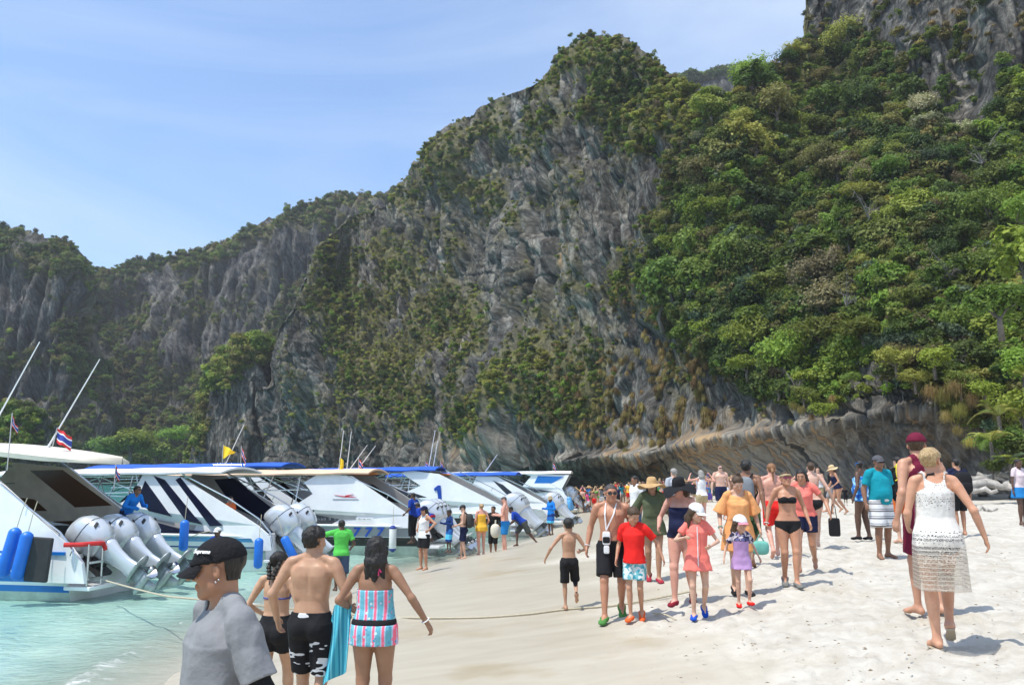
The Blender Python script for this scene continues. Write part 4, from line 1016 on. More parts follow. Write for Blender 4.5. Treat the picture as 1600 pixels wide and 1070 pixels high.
MOTOR = {}
def motor_meshes():
    """outboard, upright; x aft, origin at the tilt pivot"""
    n = 18
    def sup(cx, cz, a, b, z, p=2.6):
        pts = []
        for k in range(n):
            t = 2 * math.pi * k / n; c, s = math.cos(t), math.sin(t)
            pts.append((cx + a * math.copysign(abs(c) ** (2 / p), c), b * math.copysign(abs(s) ** (2 / p), s), z))
        return pts
    m = MB()
    m.loft([sup(.20, 0, .26, .20, -.02), sup(.20, 0, .35, .27, .06), sup(.21, 0, .40, .30, .25), sup(.20, 0, .41, .31, .48), sup(.17, 0, .38, .30, .68), sup(.12, 0, .31, .26, .82), sup(.08, 0, .20, .18, .89), sup(.06, 0, .07, .06, .91)], 0)
    MOTOR['cowl'] = m.mesh('cowl', [SILVER], True)
    m = MB()
    m.loft([sup(.20, 0, .415, .314, .500), sup(.20, 0, .418, .317, .508), sup(.20, 0, .414, .313, .516)], 0, cap=False)
    for s in (1, -1):
        m.loft([[(.50 + dx * .10, s * (.235 - dx * .05), .30 + dz) for dx, dz in ((0, 0), (1, .03), (1, .09), (.2, .07))], [(.50 + dx * .10, s * (.262 - dx * .05), .30 + dz) for dx, dz in ((0, 0), (1, .03), (1, .09), (.2, .07))]], 0)
    MOTOR['trim'] = m.mesh('cowl_trim', [DARKP], False)
    m = MB(); m.ell((.20, .225, .735), (.11, .055, .045), 14, 8); m.ell((.20, -.225, .735), (.11, .055, .045), 14, 8)
    MOTOR['decal'] = m.mesh('decal', [ORDEC], False)
    m = MB()
    m.loft([sup(.19, 0, .28, .19, .02), sup(.20, 0, .27, .17, -.12), sup(.22, 0, .20, .11, -.35), sup(.24, 0, .17, .085, -.62), sup(.26, 0, .19, .075, -.86), sup(.28, 0, .22, .07, -.92)], 0)
    MOTOR['leg'] = m.mesh('midsection', [SILVER], True)
    m = MB()
    m.loft([sup(.34, 0, .36, .19, -.92, 2), sup(.34, 0, .36, .19, -.945, 2)], 0)
    m.loft([sup(.27, 0, .19, .06, -.94, 2), sup(.25, 0, .16, .05, -1.12, 2), sup(.24, 0, .17, .05, -1.2, 2)], 0)
    ring = lambda x, r: [(x, r * math.cos(2 * math.pi * k / 12), -1.2 + r * math.sin(2 * math.pi * k / 12)) for k in range(12)]
    m.loft([ring(-.12, .01), ring(-.04, .07), ring(.12, .095), ring(.32, .09), ring(.44, .07)], 0)
    m.prism([(.02, -1.26), (.34, -1.26), (.36, -1.50), (.24, -1.52), (.10, -1.38)], -.012, .012, 0)
    MOTOR['gear'] = m.mesh('gearcase', [SILVERD], True)
    m = MB()
    m.loft([ring(.44, .06), ring(.56, .05), ring(.60, .02)], 0)
    for q in range(3):
        a = 2 * math.pi * q / 3
        P = []
        for rr, w, tw in ((.05, .05, .10), (.12, .09, .07), (.19, .09, .04), (.235, .03, .02)):
            for sgn in (-1, 1):
                yy, zz = rr, sgn * w
                P.append((.50 + sgn * tw, yy * math.cos(a) - zz * math.sin(a), -1.2 + yy * math.sin(a) + zz * math.cos(a)))
        m.add(P, [(0, 2, 3, 1), (2, 4, 5, 3), (4, 6, 7, 5)], 0)
        m.add([(p[0] + .008, p[1], p[2]) for p in P], [(1, 3, 2, 0), (3, 5, 4, 2), (5, 7, 6, 4)], 0)
    MOTOR['prop'] = m.mesh('propeller', [STEEL], True)
    m = MB()
    m.box((-.10, 0, .02), (.22, .34, .42)); m.box((-.22, 0, -.10), (.08, .44, .55)); m.tube([(-.1, -.24, .0), (-.1, .24, .0)], .05, 8)
    MOTOR['bracket'] = m.mesh('bracket', [DARKP], False)
motor_meshes()

def sheared(mb, b0, k=.10, z0=1.0):
    """lean the plate at +-y inwards with height"""
    v = []
    for (x, y, z) in mb.v:
        s = 1 if y > 0 else -1
        v.append((x, y - s * max(0, z - z0) * k, z))
    mb.v = v

def speedboat(label, stern, yaw_deg, L_=12.0, B=3.2, scale=1.0, name='speedboat', stripes=None, wing=None, wins=(), win_mat=None, far_wins=None, liner=None, roof=None, roof_mat=None, roof_x=(2.2, 9.5), roof_z=2.95, tip=False,
              motors=(-.85, 0, .85), tilt=42, group='speedboats moored stern to the beach', ladder=False, extras=None, body=None):
    root = empty(name, stern, math.pi + R(yaw_deg), label, 'speedboat', group); root.scale = (scale,) * 3
    body = body or WHITE; liner = liner or GREYIN; win_mat = win_mat or BLACKG
    # hull: rows keel, chine, then bands up to the sheer
    stripes = stripes or [(.0, WHITE), (.35, WHITE), (.7, WHITE), (1.0, WHITE)]
    bands = [b_ for b_, _ in stripes]; bm_ = [m for _, m in stripes]
    xs = np.concatenate([np.linspace(0, L_ * .6, 10), np.linspace(L_ * .66, L_, 12)])
    allm = [ANTIF, body] + [m for m in dict.fromkeys(bm_) if m not in (ANTIF, body)]
    mi = lambda m: allm.index(m)
    mb = MB(); rows = None; R_ = []
    for x in xs:
        hb = halfbeam(x, L_, B); sh = sheer(x, L_); t = x / L_
        kz = -.45 + .9 * max(0, t - .72) ** 1.4 * 2.2; cz = -.02 + .75 * max(0, t - .5) ** 1.5
        ch = hb * (.86 - .25 * max(0, t - .5))
        pts = [(x + .25 * 0, 0, kz), (x, ch, cz)]
        for f in bands[1:]:
            pts.append((x + (.35 * f * max(0, t - .6) * 2), ch + (hb - ch) * f ** .7, cz + (sh - cz) * f))
        R_.append(pts)
    nb_ = len(R_[0])
    for sgn in (1, -1):
        V = [(p[0], p[1] * sgn, p[2]) for r_ in R_ for p in r_]
        for j in range(nb_ - 1):
            F = []
            for i in range(len(xs) - 1):
                a = i * nb_ + j; f = (a, a + nb_, a + nb_ + 1, a + 1); F.append(f if sgn > 0 else f[::-1])
            m_ = 0 if j == 0 else mi(bm_[j - 1])
            o0 = len(mb.v)
            mb.add(V, F, m_)
    # transom and platform
    tr_ = [(0, p[1], p[2]) for p in R_[0]] + [(0, -p[1], p[2]) for p in R_[0][::-1][:-1]]
    mb.add(tr_, [tuple(range(len(tr_)))], 1)
    hull = mb.build('hull', allm, root, smooth=True, angle=35)
    mb = MB(); sh0 = sheer(0, L_)
    # gunwale cap and deck
    mb2 = MB()
    for sgn in (1, -1):
        mb2.tube([(x + (.7 * max(0, x / L_ - .6)), sgn * halfbeam(x, L_, B), sheer(x, L_)) for x in xs[:-1]], .045, 6)
    mb2.build('rub_rail', body, root, smooth=True)
    deck = MB(); V = []
    for x in xs:
        hb = halfbeam(x, L_, B) * .97; z = .55 if x < L_ * .62 else sheer(x, L_) + .02
        V += [(x, -hb, z), (x, hb, z)]
    deck.add(V, [(2 * i, 2 * i + 2, 2 * i + 3, 2 * i + 1) for i in range(len(xs) - 1)])
    deck.build('deck', FLOORM, root)
    for sg_ in (1, -1):
        pf = MB(); pf.box((-.32, sg_ * B * .33, .30), (.66, B * .30, .09)); pf.build('swim_platform', body, root, bevel=.02)
    # wings
    W = wing or [(-.25, .62), (-.2, 1.0), (.25, 1.32), (2.9, roof_z - .06), (4.1, roof_z - .02), (4.35, 2.2), (4.8, 1.85), (6.5, 1.62), (9.0, 1.48), (9.6, 1.2), (9.4, .95), (.4, .95), (.1, .60)]
    for sgn in (1, -1):
        yb = sgn * (B / 2 - .01)
        mb = MB(); mb.prism(W, yb - sgn * .10, yb); mb.m = [0] * len(mb.f)
        # inner face gets the liner
        mb.m[0] = 1; mb.m[1] = 0
        # keep plate inside the hull plan near the bow
        mb.v = [(x, y * halfbeam(min(max(x, 0), L_), L_, B) / (B / 2) if x > L_ * .5 else y, z) for x, y, z in mb.v]
        sheared(mb, B)
        w_ = mb.build('side_wing', [body, liner], root)
        ws = wins if (sgn > 0 or far_wins is None) else far_wins
        wm = win_mat
        for poly in ws:
            q = MB(); q.prism(poly, yb - sgn * .106, yb + sgn * .006)
            sheared(q, B); q.build('window', wm, w_)
        # rail down the wing
        rl = [(2.9, roof_z - .02), (1.2, 2.02), (.2, 1.45), (-.18, 1.08), (-.28, .66)]
        q = MB(); pts = [(x, yb - sgn * (max(0, z - 1) * .10) - sgn * .02, z + .05) for x, z in rl]
        q.tube(pts, .022, 6)
        for x, y, z in pts[1:4]: q.tube([(x, y, z), (x + .06, y, z - .12)], .014, 5)
        q.build('grab_rail', STEEL, root, smooth=True)
    # motor well, floor furniture
    mb = MB(); mb.box((.5, 0, .72), (.5, B * .86, .5)); mb.build('stern_bench', SEATM, root, bevel=.05)
    mb = MB()
    for sgn in (1, -1):
        mb.box((4.6, sgn * (B / 2 - .42), .80), (4.6, .42, .42)); mb.box((4.6, sgn * (B / 2 - .22), 1.22), (4.6, .10, .46))
    mb.build('side_bench', DARKSEAT, root, bevel=.03)
    mb = MB(); mb.box((7.6, .55, 1.2), (.6, .8, 1.2)); mb.box((6.9, .55, 1.1), (.45, .55, 1.0)); mb.build('helm_console', GREYIN, root, bevel=.05)
    # windscreen
    mb = MB(); mb.add([(8.2, -1.25, 1.55), (8.2, 1.25, 1.55), (7.5, 1.15, 2.25), (7.5, -1.15, 2.25), (8.22, -1.25, 1.55), (8.22, 1.25, 1.55), (7.52, 1.15, 2.25), (7.52, -1.15, 2.25)], [(0, 1, 2, 3), (7, 6, 5, 4)]); mb.build('windscreen', BLACKG, root)
    # frame tubes
    mb = MB()
    for sgn in (1, -1):
        y0 = sgn * (B / 2 - .12); y1 = sgn * (B / 2 - .30)
        for x0, x1 in ((4.6, 4.5), (5.9, 5.5), (7.2, 7.6), (8.6, 8.2)):
            mb.tube([(x0, y0, 1.62), (x1, y1, roof_z - .05)], .022, 6)
        mb.tube([(4.2, y1, 2.25), (8.6, y1, 2.12)], .018, 6)
        mb.tube([(4.2, y1, 2.55), (8.4, y1, 2.45)], .016, 6)
        mb.tube([(4.3, y1, roof_z - .08), (9.3, y1, roof_z - .1)], .02, 6)
        mb.tube([(4.2, y1, 2.2), (5.6, y1, roof_z - .1)], .016, 6); mb.tube([(7.0, y1, 2.2), (5.6, y1, roof_z - .1)], .016, 6)
        mb.tube([(9.5, sgn * 1.2, sheer(9.5, L_)), (9.4, sgn * 1.15, sheer(9.5, L_) + .45), (11.4, sgn * .35, sheer(11.4, L_) + .5), (11.6, sgn * .3, sheer(11.5, L_))], .018, 6)
    mb.build('canopy_frame', STEEL, root, smooth=True)
    # roof
    x0, x1 = roof_x; nx = 26; rings = []
    for i in range(nx + 1):
        t = i / nx; x = x0 + (x1 - x0) * t
        hw = (B / 2 - .05)
        if tip: hw = hw * (1 - (1 - min(1, t / .28)) ** 2.2) ** .6 + .02; hw *= (1 - .25 * max(0, t - .75) * 4 * .5)
        else: hw = hw * (.86 + .14 * min(1, t / .08)) * (1 - .12 * max(0, t - .9) * 10)
        th = .11 if tip else .05
        th = th * min(1, .25 + t * 6) if tip else th
        zc = roof_z + (.34 * math.sin(math.pi * min(1, .06 + t * .9)) if tip else .06 - .012 * math.cos(t * 26) - .10 * t)
        if tip: zc -= .10 * max(0, .3 - t) / .3
        pts = []
        for k in range(9):
            s = -1 + 2 * k / 8; pts.append((x, s * hw, zc + .16 * (1 - s * s)))
        for k in range(9):
            s = 1 - 2 * k / 8; pts.append((x, s * hw * .995, zc - th + .15 * (1 - s * s)))
        rings.append(pts)
    mb = MB(); mb.loft(rings); mb.build('roof', roof_mat or CANVW, root, smooth=True, angle=60)
    # outboards
    for y in motors:
        e = bpy.data.objects.new('outboard_motor', None); link(e, root); e.location = (-.26, y, .95); e.rotation_euler = (0, R(-tilt), math.pi); e.scale = (1.06,) * 3
        for k in ('cowl', 'trim', 'decal', 'leg', 'gear', 'prop', 'bracket'):
            o = bpy.data.objects.new(MOTOR[k].name, MOTOR[k]); link(o, e)
    if ladder:
        mb = MB(); yy = B * .46; xx = -.52
        for dy in (0, .46):
            mb.tube([(xx, yy - dy, .35), (xx + .02, yy - dy, 1.25)], .024, 6)
        for z in (.5, .85): mb.box((xx, yy - .23, z), (.09, .44, .045))
        mb.build('boarding_ladder', STEEL, root)
        mb = MB(); mb.tube([(xx + .45, yy + .25, 1.25), (xx + .15, yy + .1, 1.25), (xx, yy - .1, 1.26), (xx - .02, yy - .42, 1.24), (xx - .02, yy - .5, 1.1)], .05, 8)
        mb.build('handrail_padding', REDP, root, smooth=True)
    if extras: extras(root, dict(B=B, L=L_, roof_z=roof_z))
    return root

def flag(loc, h, mats, label, fw=.5, fh=.34, lean=0.0, rz=0.0, tri=False, pole_h=None, droop=.5, group='flags and pennants on the boats'):
    root = empty('flag', loc, rz, label, 'flag', group)
    mb = MB(); top = Vector((math.sin(lean) * h, 0, math.cos(lean) * h)); mb.tube([(0, 0, 0), tuple(top)], .012, 6); mb.build('flagpole', STEEL, root, smooth=True)
    nx, ny = 10, 10 if len(mats) > 1 else 4
    V = []; F = []; M = []
    for side in (0, 1):
        for j in range(ny + 1):
            for i in range(nx + 1):
                s = i / nx; t = j / ny
                hh = fh * (1 - s * .97) if tri else fh
                p = np.array(top) * (1 - .02) - np.array([0, 0, 1]) * (t * hh + (droop * s * fw if not tri else 0.5 * fh * s))
                p = p + np.array([fw * s * (1 - .35 * droop), .05 * math.sin(s * 7 + t * 2) * (.3 + s) + side * .002, -.02 * math.sin(s * 9)])
                V.append(p)
    n = (nx + 1) * (ny + 1)
    for side in (0, 1):
        for j in range(ny):
            for i in range(nx):
                a = side * n + j * (nx + 1) + i; f = (a, a + 1, a + nx + 2, a + nx + 1); F.append(f if side else f[::-1])
                k = 0
                if len(mats) > 1:
                    t = (j + .5) / ny; k = 0 if (t < .17 or t > .83) else (1 if (t < .33 or t > .67) else 2)
                M.append(k)
    mb = MB(); mb.v = [tuple(p) for p in V]; mb.f = F; mb.m = M
    mb.build('cloth', list(mats), root, smooth=True, angle=0)
    return root
THAI = (FRED, FWHITE, FBLUE)
def pole(loc, top, r, label, group='radio aerials on the boats'):
    mb = MB(); mb.tube([(0, 0, 0), tuple(np.array(top) * .12), tuple(np.array(top))], [r * 1.5, r, r * .6], 7); mb.box((0, 0, .03), (.10, .10, .06))
    o = mb.build('aerial', WHITE, None, smooth=True); o.location = loc; tag(o, label, 'aerial', group); return o
def fender(top, length, r, mat, label, lean=(0, 0), group='fenders hanging from the boats', capmat=None):
    root = empty('fender', top, 0, label, 'fender', group)
    mb = MB(); n = 12; ax = np.array([lean[0], lean[1], -1.0]); ax /= np.linalg.norm(ax)
    rs = [(.0, .30), (.02, .55), (.05, .85), (.10, 1), (.9, 1), (.95, .85), (.98, .55), (1.0, .30)]
    mb.tube([ax * length * t for t, _ in rs], [r * q for _, q in rs], n); mb.build('body', mat, root, smooth=True)
    if capmat:
        mb = MB(); mb.tube([ax * -.01, ax * .06, ax * .10], [r * .4, r * 1.02, r * 1.03], n); mb.tube([ax * (length - .10), ax * (length - .06), ax * (length + .02)], [r * 1.03, r * 1.02, r * .35], n); mb.build('end_cap', capmat, root, smooth=True)
    mb = MB(); mb.tube([(0, 0, -.02), (-ax * .25 + np.array([0, .05, .1])), (-ax * .5 + np.array([0, .12, .15]))], .010, 5); mb.build('lanyard', ROPE, root, smooth=True)
    return root

# wing outlines and windows in boat coordinates (x forward, z up)
TRI_WINS = [[(2.45, 2.30), (1.35, 1.30), (1.72, 1.28), (3.0, 2.62), (2.85, 2.70)], [(3.35, 2.62), (2.0, 1.33), (2.5, 1.42), (3.75, 2.75)], [(4.0, 2.6), (3.0, 1.55), (3.75, 1.70), (4.15, 2.1)], [(8.9, 1.38), (6.6, 1.52), (4.8, 1.66), (2.6, 1.18), (1.5, 1.10), (5.0, 1.06), (8.6, 1.16)]]
def line_text(txt, size, x, z, mat, **kw):
    def f(root, d):
        text_part(txt, size, (x, d['B'] / 2 + .004, z), (R(90), 0, math.pi), mat, root, **kw)
    return f

def exA(root, d):
    # long inner panel with a dark oval window on the far side is cut by far_wins; cleats and a side logo here
    marks_part(5, .30, (3.1, d['B'] / 2 + .004, 1.42), (R(90), 0, math.pi), LBLUE, root)
    mb = MB(); mb.box((3.2, d['B'] / 2 - .02, 1.05), (6.4, .05, .07)); mb.build('blue_trim_line', BLUE, root)
boatA = speedboat('nearest speedboat with cream hardtop, blue striped hull and three tilted silver outboards', (-9.55, 20.5, 0.02), -12, 12, 3.3, 1.0,
    stripes=[(0, ANTIF), (.20, BLUE), (.34, WHITE), (.41, BLUE), (.62, WHITE), (.66, BLUE), (.82, WHITE), (.93, BLUE), (1.0, WHITE)],
    wing=[(-.55, .42), (-.45, .85), (-.05, 1.25), (.45, 1.55), (2.55, 2.95), (4.3, 3.1), (5.0, 2.35), (6.0, 2.1), (9.0, 1.9), (9.5, 1.2), (9.4, 1.0), (1.9, 1.0), (1.3, .93), (.85, .74), (.62, .42)],
    wins=[[(8.5, 1.66), (5.0, 1.80), (3.0, 1.50), (4.2, 1.42), (8.2, 1.40)]],
    far_wins=[[(1.25, 1.98), (2.75, 2.90), (3.75, 2.88), (2.35, 1.92)], [(3.2, 1.82), (3.6, 2.12), (4.6, 2.22), (6.2, 2.05), (6.4, 1.86), (4.6, 1.80)], [(1.0, 1.1), (1.6, 1.6), (3.0, 1.55), (3.0, .9), (1.2, .8)]],
    win_mat=BROWNG, liner=CREAMIN, roof_mat=CANVU, roof_x=(-.05, 9.3), roof_z=3.08, tip=True, ladder=True, extras=exA, tilt=54)
def exB(root, d):
    marks_part(24, .17, (3.0, d['B'] / 2 + .006, .93), (R(90), 0, math.pi), LETTER, root)
boatB = speedboat('white speedboat with black triangular windows, navy hull stripe and long white canvas roof', (-6.9, 26.2, 0.02), -10, 12, 3.2, 1.0,
    stripes=[(0, WHITE), (.34, ANTIF), (.66, NAVY), (.70, WHITE), (.80, WHITE), (.83, LBLUE), (1.0, WHITE)], wins=TRI_WINS, far_wins=[[(.9, 1.45), (2.6, 2.66), (3.3, 2.62), (2.6, 1.7), (1.4, 1.2)]], win_mat=NAVYG, roof_mat=CANVW, roof_x=(1.6, 9.6), roof_z=2.80, motors=(-.6, .6), extras=exB, tilt=42)
def exC(root, d):
    y = d['B'] / 2 + .012
    for k, x in enumerate((2.30, 1.88, 1.46)):
        text_part('7', .44, (x, y, .79), (R(90), 0, math.pi), LETB, root, name='numeral', ext=.006, shear=.15, sx=1.15, bold=.012)
    marks_part(22, .17, (4.0, y, 1.24), (R(90), 0, math.pi), LETTER, root)
    mb = MB(); mb.box((2.0, y - .004, 1.235), (.62, .012, .13)); mb.build('sponsor_plate', LETW, root, bevel=.01)
    marks_part(9, .09, (2.0, y + .004, 1.25), (R(90), 0, math.pi), DARKP, root)
    # red and grey sail-shaped mark on the wing
    mb = MB(); mb.prism([(3.15, 2.07), (2.75, 2.02), (2.45, 2.10), (2.75, 2.05), (2.35, 1.99), (2.8, 1.99)], d['B'] / 2 - .115, d['B'] / 2 - .095); mb.build('emblem', FRED, root)
    mb = MB(); mb.prism([(3.2, 1.93), (2.3, 1.93), (2.25, 1.90), (3.2, 1.90)], d['B'] / 2 - .105, d['B'] / 2 - .085); mb.build('emblem_line', LETTER, root)
boatC = speedboat('white speedboat with 777 on its side and a peach canvas roof', (-2.95, 30.9, 0.02), -7, 12, 3.2, 1.0,
    stripes=[(0, ANTIF), (.30, ANTIF), (.335, DARKP), (.62, WHITE), (.64, LETTER), (1.0, WHITE)],
    wing=[(-.25, .52), (-.1, 1.05), (.4, 1.38), (2.55, 2.72), (3.75, 2.82), (4.3, 2.5), (3.95, 2.1), (4.5, 1.75), (5.2, 1.62), (7.5, 1.50), (9.0, 1.42), (9.6, 1.2), (9.4, .95), (.4, .95), (.1, .50)],
    wins=[[(7.6, 1.46), (5.0, 1.56), (4.2, 1.50), (5.0, 1.40), (7.6, 1.36)]], far_wins=[[(1.6, 1.7), (2.6, 2.4), (2.9, 2.4), (2.0, 1.75)]], roof_mat=CANVP, roof_x=(2.0, 9.6), roof_z=2.78, motors=(-.7, 0, .7), extras=exC, tilt=42)
def exD(root, d):
    mb = MB(); mb.prism([(3.10, 2.22), (3.02, 1.60), (3.19, 1.60), (3.25, 2.02), (3.36, 1.97), (3.39, 2.08), (3.22, 2.22)], d['B'] / 2 - .13, d['B'] / 2 - .07); mb.build('numeral', LETB, root)
    marks_part(26, .18, (3.3, d['B'] / 2 + .006, 1.30), (R(90), 0, math.pi), LETTER, root)
    marks_part(10, .15, (1.6, d['B'] / 2 + .006, .93), (R(90), 0, math.pi), LETTER, root)
    marks_part(6, .36, (.62, d['B'] / 2 - .10, .34), (R(90), 0, math.pi), DARKP, root)
boatD = speedboat('white speedboat with a blue number 1 on its wing and a blue canvas roof', (.1, 39.6, 0.02), -7, 12, 3.2, 1.03,
    stripes=[(0, ANTIF), (.48, ANTIF), (.53, DARKP), (.8, WHITE), (1.0, WHITE)], wing=[(-.25, .52), (-.1, 1.0), (.4, 1.38), (3.2, 2.72), (4.6, 2.88), (4.9, 2.75), (4.0, 2.2), (5.2, 1.72), (7.5, 1.55), (9.0, 1.42), (9.6, 1.2), (9.4, .95), (.4, .95), (.1, .50)],
    wins=[[(7.6, 1.88), (5.0, 1.98), (4.2, 1.86), (3.7, 1.70), (5.0, 1.62), (7.6, 1.64)]], roof_mat=CANVB, roof_x=(3.4, 9.6), roof_z=2.85, motors=(-.7, 0, .7), extras=exD, tilt=42)
boatG = speedboat('speedboat hidden behind the white canvas roof, only its blue canopy and flags showing', (-7.8, 35.9, 0.02), -7, 12, 3.2, 1.05, wins=TRI_WINS, roof_mat=CANVB, roof_x=(1.5, 9.8), roof_z=2.92, motors=(-.6, .6))
boatE = speedboat('white speedboat under a blue canopy, behind the boat with the number 1', (2.2, 46.5, 0.02), -8, 11.5, 3.1, .97, wins=[[(2.6, 2.30), (1.6, 1.5), (2.1, 1.5), (3.2, 2.55)]], roof_mat=CANVB, roof_x=(1.9, 9.4), roof_z=2.80, motors=(-.6, .6))
boatF = speedboat('farthest white speedboat with pale blue hull stripes and a blue triangle on its wing', (4.2, 62.0, 0.02), -8, 11.5, 3.1, 1.02,
    stripes=[(0, WHITE), (.45, WHITE), (.58, LBLUE), (.66, WHITE), (.76, LBLUE), (1.0, WHITE)], wing=[(-.25, .52), (-.2, 1.0), (.2, 1.35), (.4, 1.75), (-.1, 2.68), (3.2, 2.78), (2.6, 2.6), (3.2, 1.9), (6.5, 1.75), (9.0, 1.48), (9.6, 1.2), (9.4, .95), (.4, .95), (.1, .60)],
    wins=[[(2.9, 1.78), (8.2, 1.66), (8.4, 1.40), (3.5, 1.45), (.9, 1.52)]], roof_mat=CANVW, roof_x=(-.2, 9.0), roof_z=2.76, motors=(-.6, .6))
q = MB(); q.prism([(.3, 2.56), (2.1, 2.62), (2.5, 1.88), (1.55, 1.86)], 1.34, 1.43); q.build('blue_wing_panel', BLUE, boatF)

# fenders
def at_hull(px, py, Y): return tuple(at_depth(px, py, Y))
fender(at_hull(26, 824, 18.55), 1.08, .135, BLUEF, 'long blue fender, left of the pair by the black mat', (-.22, 0))
fender(at_hull(44, 830, 18.45), 1.05, .135, BLUEF, 'long blue fender touching the black mat', (-.16, 0))
mb = MB(); mb.box((0, 0, -.47), (.50, .10, .94)); o = mb.build('rubber_mat', RUBBER, None, bevel=.03); o.location = at_hull(66, 839, 18.5); o.rotation_euler = (0, R(4), 0)
tag(o, 'black rubber mat hung over the side of the nearest boat', 'mat')
fender(at_hull(289, 812, 24.0), .86, .125, BLUEF, 'blue fender hanging amidships on the navy striped boat')
fender(at_hull(405, 840, 24.3), .85, .125, BLUEF, 'blue fender behind the girl with braided hair')
fender(at_hull(443, 838, 24.6), .75, .13, BLUEF, 'blue fender under the tilted motor, leaning', (.55, 0))
fender(at_hull(614, 821, 29.15), .86, .125, pbr('white_fender', (.75, .75, .73), .5, var=.1), 'white fender with navy ends below the 777', capmat=NAVY)
for k, (x, y, Yd, l) in enumerate([(825, 777, 60.2, 'pale blue fender left on the farthest boat'), (871, 775, 60.2, 'pale blue fender in the middle of the farthest boat'), (889, 781, 60.0, 'pale blue fender near the stern of the farthest boat')]):
    fender(at_hull(x, y, Yd), .75, .16, LBLUE, l, (.15, 0))
fender(at_hull(888, 776, 60.1), .95, .16, LBLUE, 'leaning pale blue fender at the stern of the farthest boat', (.35, 0))

# aerials (thin whips leaning aft) and flags
def pole_px(x0, y0, x1, y1, Y, r, label):
    a = at_depth(x0, y0, Y); b = at_depth(x1, y1, Y); return pole(tuple(a), tuple(b - a), r, label)
pole_px(-12, 668, 62, 534, 20.3, .020, 'long white aerial at the left edge leaning right')
pole_px(74, 700, 156, 561, 20.6, .020, 'long white aerial on the cream hardtop of the nearest boat')
pole_px(352, 726, 381, 664, 33.5, .018, 'short white aerial beside the yellow pennant')
pole_px(529, 737, 537, 672, 31.0, .016, 'upright aerial beside the orange pennant')
pole_px(541, 740, 549, 674, 31.2, .016, 'second upright aerial on the peach roof')
pole_px(545, 735, 574, 695, 31.6, .016, 'leaning aerial right of the orange pennant')
pole_px(556, 737, 587, 696, 31.9, .016, 'leaning aerial behind the striped flag')
pole_px(669, 735, 680, 672, 41.0, .020, 'tall aerial on the boat with the number 1')
pole_px(676, 735, 684, 688, 41.2, .018, 'double aerial on the boat with the number 1')
pole_px(756, 740, 777, 710, 48.0, .022, 'slanting white aerial on the blue canopy boat')
flag(at_hull(82, 697, 20.2), .46, THAI, 'red, white and blue flag on top of the nearest hardtop', fw=.42, fh=.34, lean=.18)
flag(at_hull(11, 735, 19.0), 1.3, THAI, 'limp striped flag below the hardtop at the left edge', fw=.22, fh=.2, droop=1.2, lean=0)
flag(at_hull(178, 765, 24.0), .72, THAI, 'dark limp flag on the rail behind the nearest hardtop', fw=.20, fh=.26, droop=1.2)
flag(at_hull(347, 727, 33.4), .84, (FYEL,), 'yellow triangular pennant above the white canvas roof', fw=.60, fh=.56, tri=True)
flag(at_hull(376, 725, 33.4), .72, THAI, 'hanging striped flag right of the yellow pennant', fw=.34, fh=.30, droop=1.3)
flag(at_hull(530, 737, 30.8), .52, (FYEL,), 'small yellow and orange pennant on the peach roof', fw=.16, fh=.42, droop=.4)
flag(at_hull(560, 734, 31.0), .45, THAI, 'crumpled striped flag on the peach roof', fw=.24, fh=.28, droop=1.0)
flag(at_hull(664, 736, 41.0), .50, THAI, 'small striped flag at the foot of the tall aerial', fw=.26, fh=.22, droop=.8)
flag(at_hull(688, 737, 41.5), .55, THAI, 'faded striped flag right of the double aerial', fw=.26, fh=.26, droop=1.1)
flag(at_hull(864, 745, 61.0), 1.1, THAI, 'striped flag at the stern of the farthest boat', fw=.36, fh=.36, droop=1.1)
# orange life rings and floats on the roofs
def float_board(px, py, Y, ln, label):
    mb = MB(); rings = []
    for i in range(13):
        t = i / 12; w = .26 * math.sin(math.pi * (t * .96 + .02)) ** .5; x = (t - .5) * ln
        rings.append([(x, w * math.cos(a), .07 * math.sin(a) * (w / .26)) for a in np.linspace(0, 2 * math.pi, 10, endpoint=False)])
    mb.loft(rings); o = mb.build('rescue_board', pbr('orange_float', (.80, .30, .08), .5, var=.15), None, smooth=True); o.location = at_hull(px, py, Y); tag(o, label, 'rescue board', 'orange rescue boards on the roofs'); return o
float_board(566, 740, 31.2, 1.15, 'orange rescue board lying on the peach roof')
float_board(686, 741, 41.2, 1.15, 'orange rescue board on the roof of the boat with the number 1')
# roof rack behind the white canvas
mb = MB()
for x in (-.55, 0, .55): mb.tube([(x, 0, 0), (x, 0, .18), (x, .4, .18), (x, .4, 0)], .014, 5)
mb.tube([(-.55, 0, .18), (.55, 0, .18)], .014, 5); mb.tube([(-.55, .4, .18), (.55, .4, .18)], .014, 5)
o = mb.build('roof_rack', STEEL, None, smooth=True); o.location = at_hull(355, 733, 33.2); tag(o, 'small steel rack below the yellow pennant', 'rack')
# mooring ropes
def rope(pts, r, label, cat='rope', mat=None):
    P = [Vector(p) for p in pts]
    C = []
    for i in range(len(P) - 1):
        p0 = P[max(i - 1, 0)]; p1 = P[i]; p2 = P[i + 1]; p3 = P[min(i + 2, len(P) - 1)]
        for k in range(8):
            t = k / 8
            C.append(.5 * ((2 * p1) + (-p0 + p2) * t + (2 * p0 - 5 * p1 + 4 * p2 - p3) * t * t + (-p0 + 3 * p1 - 3 * p2 + p3) * t ** 3))
    C.append(P[-1])
    mb = MB(); mb.tube([tuple(c) for c in C], r, 6); o = mb.build('rope', mat or ROPE, None, smooth=True); tag(o, label, cat, 'mooring ropes'); return o
a0 = at_depth(166, 907, 18.4); a1 = at_depth(246, 928, 15.2); a2 = at_depth(310, 936, 13.5)
g = lambda x, y, dz=.015: (lambda p: (p[0], p[1], float(beach_z(p[0], p[1])) + dz))(ground(x, y))
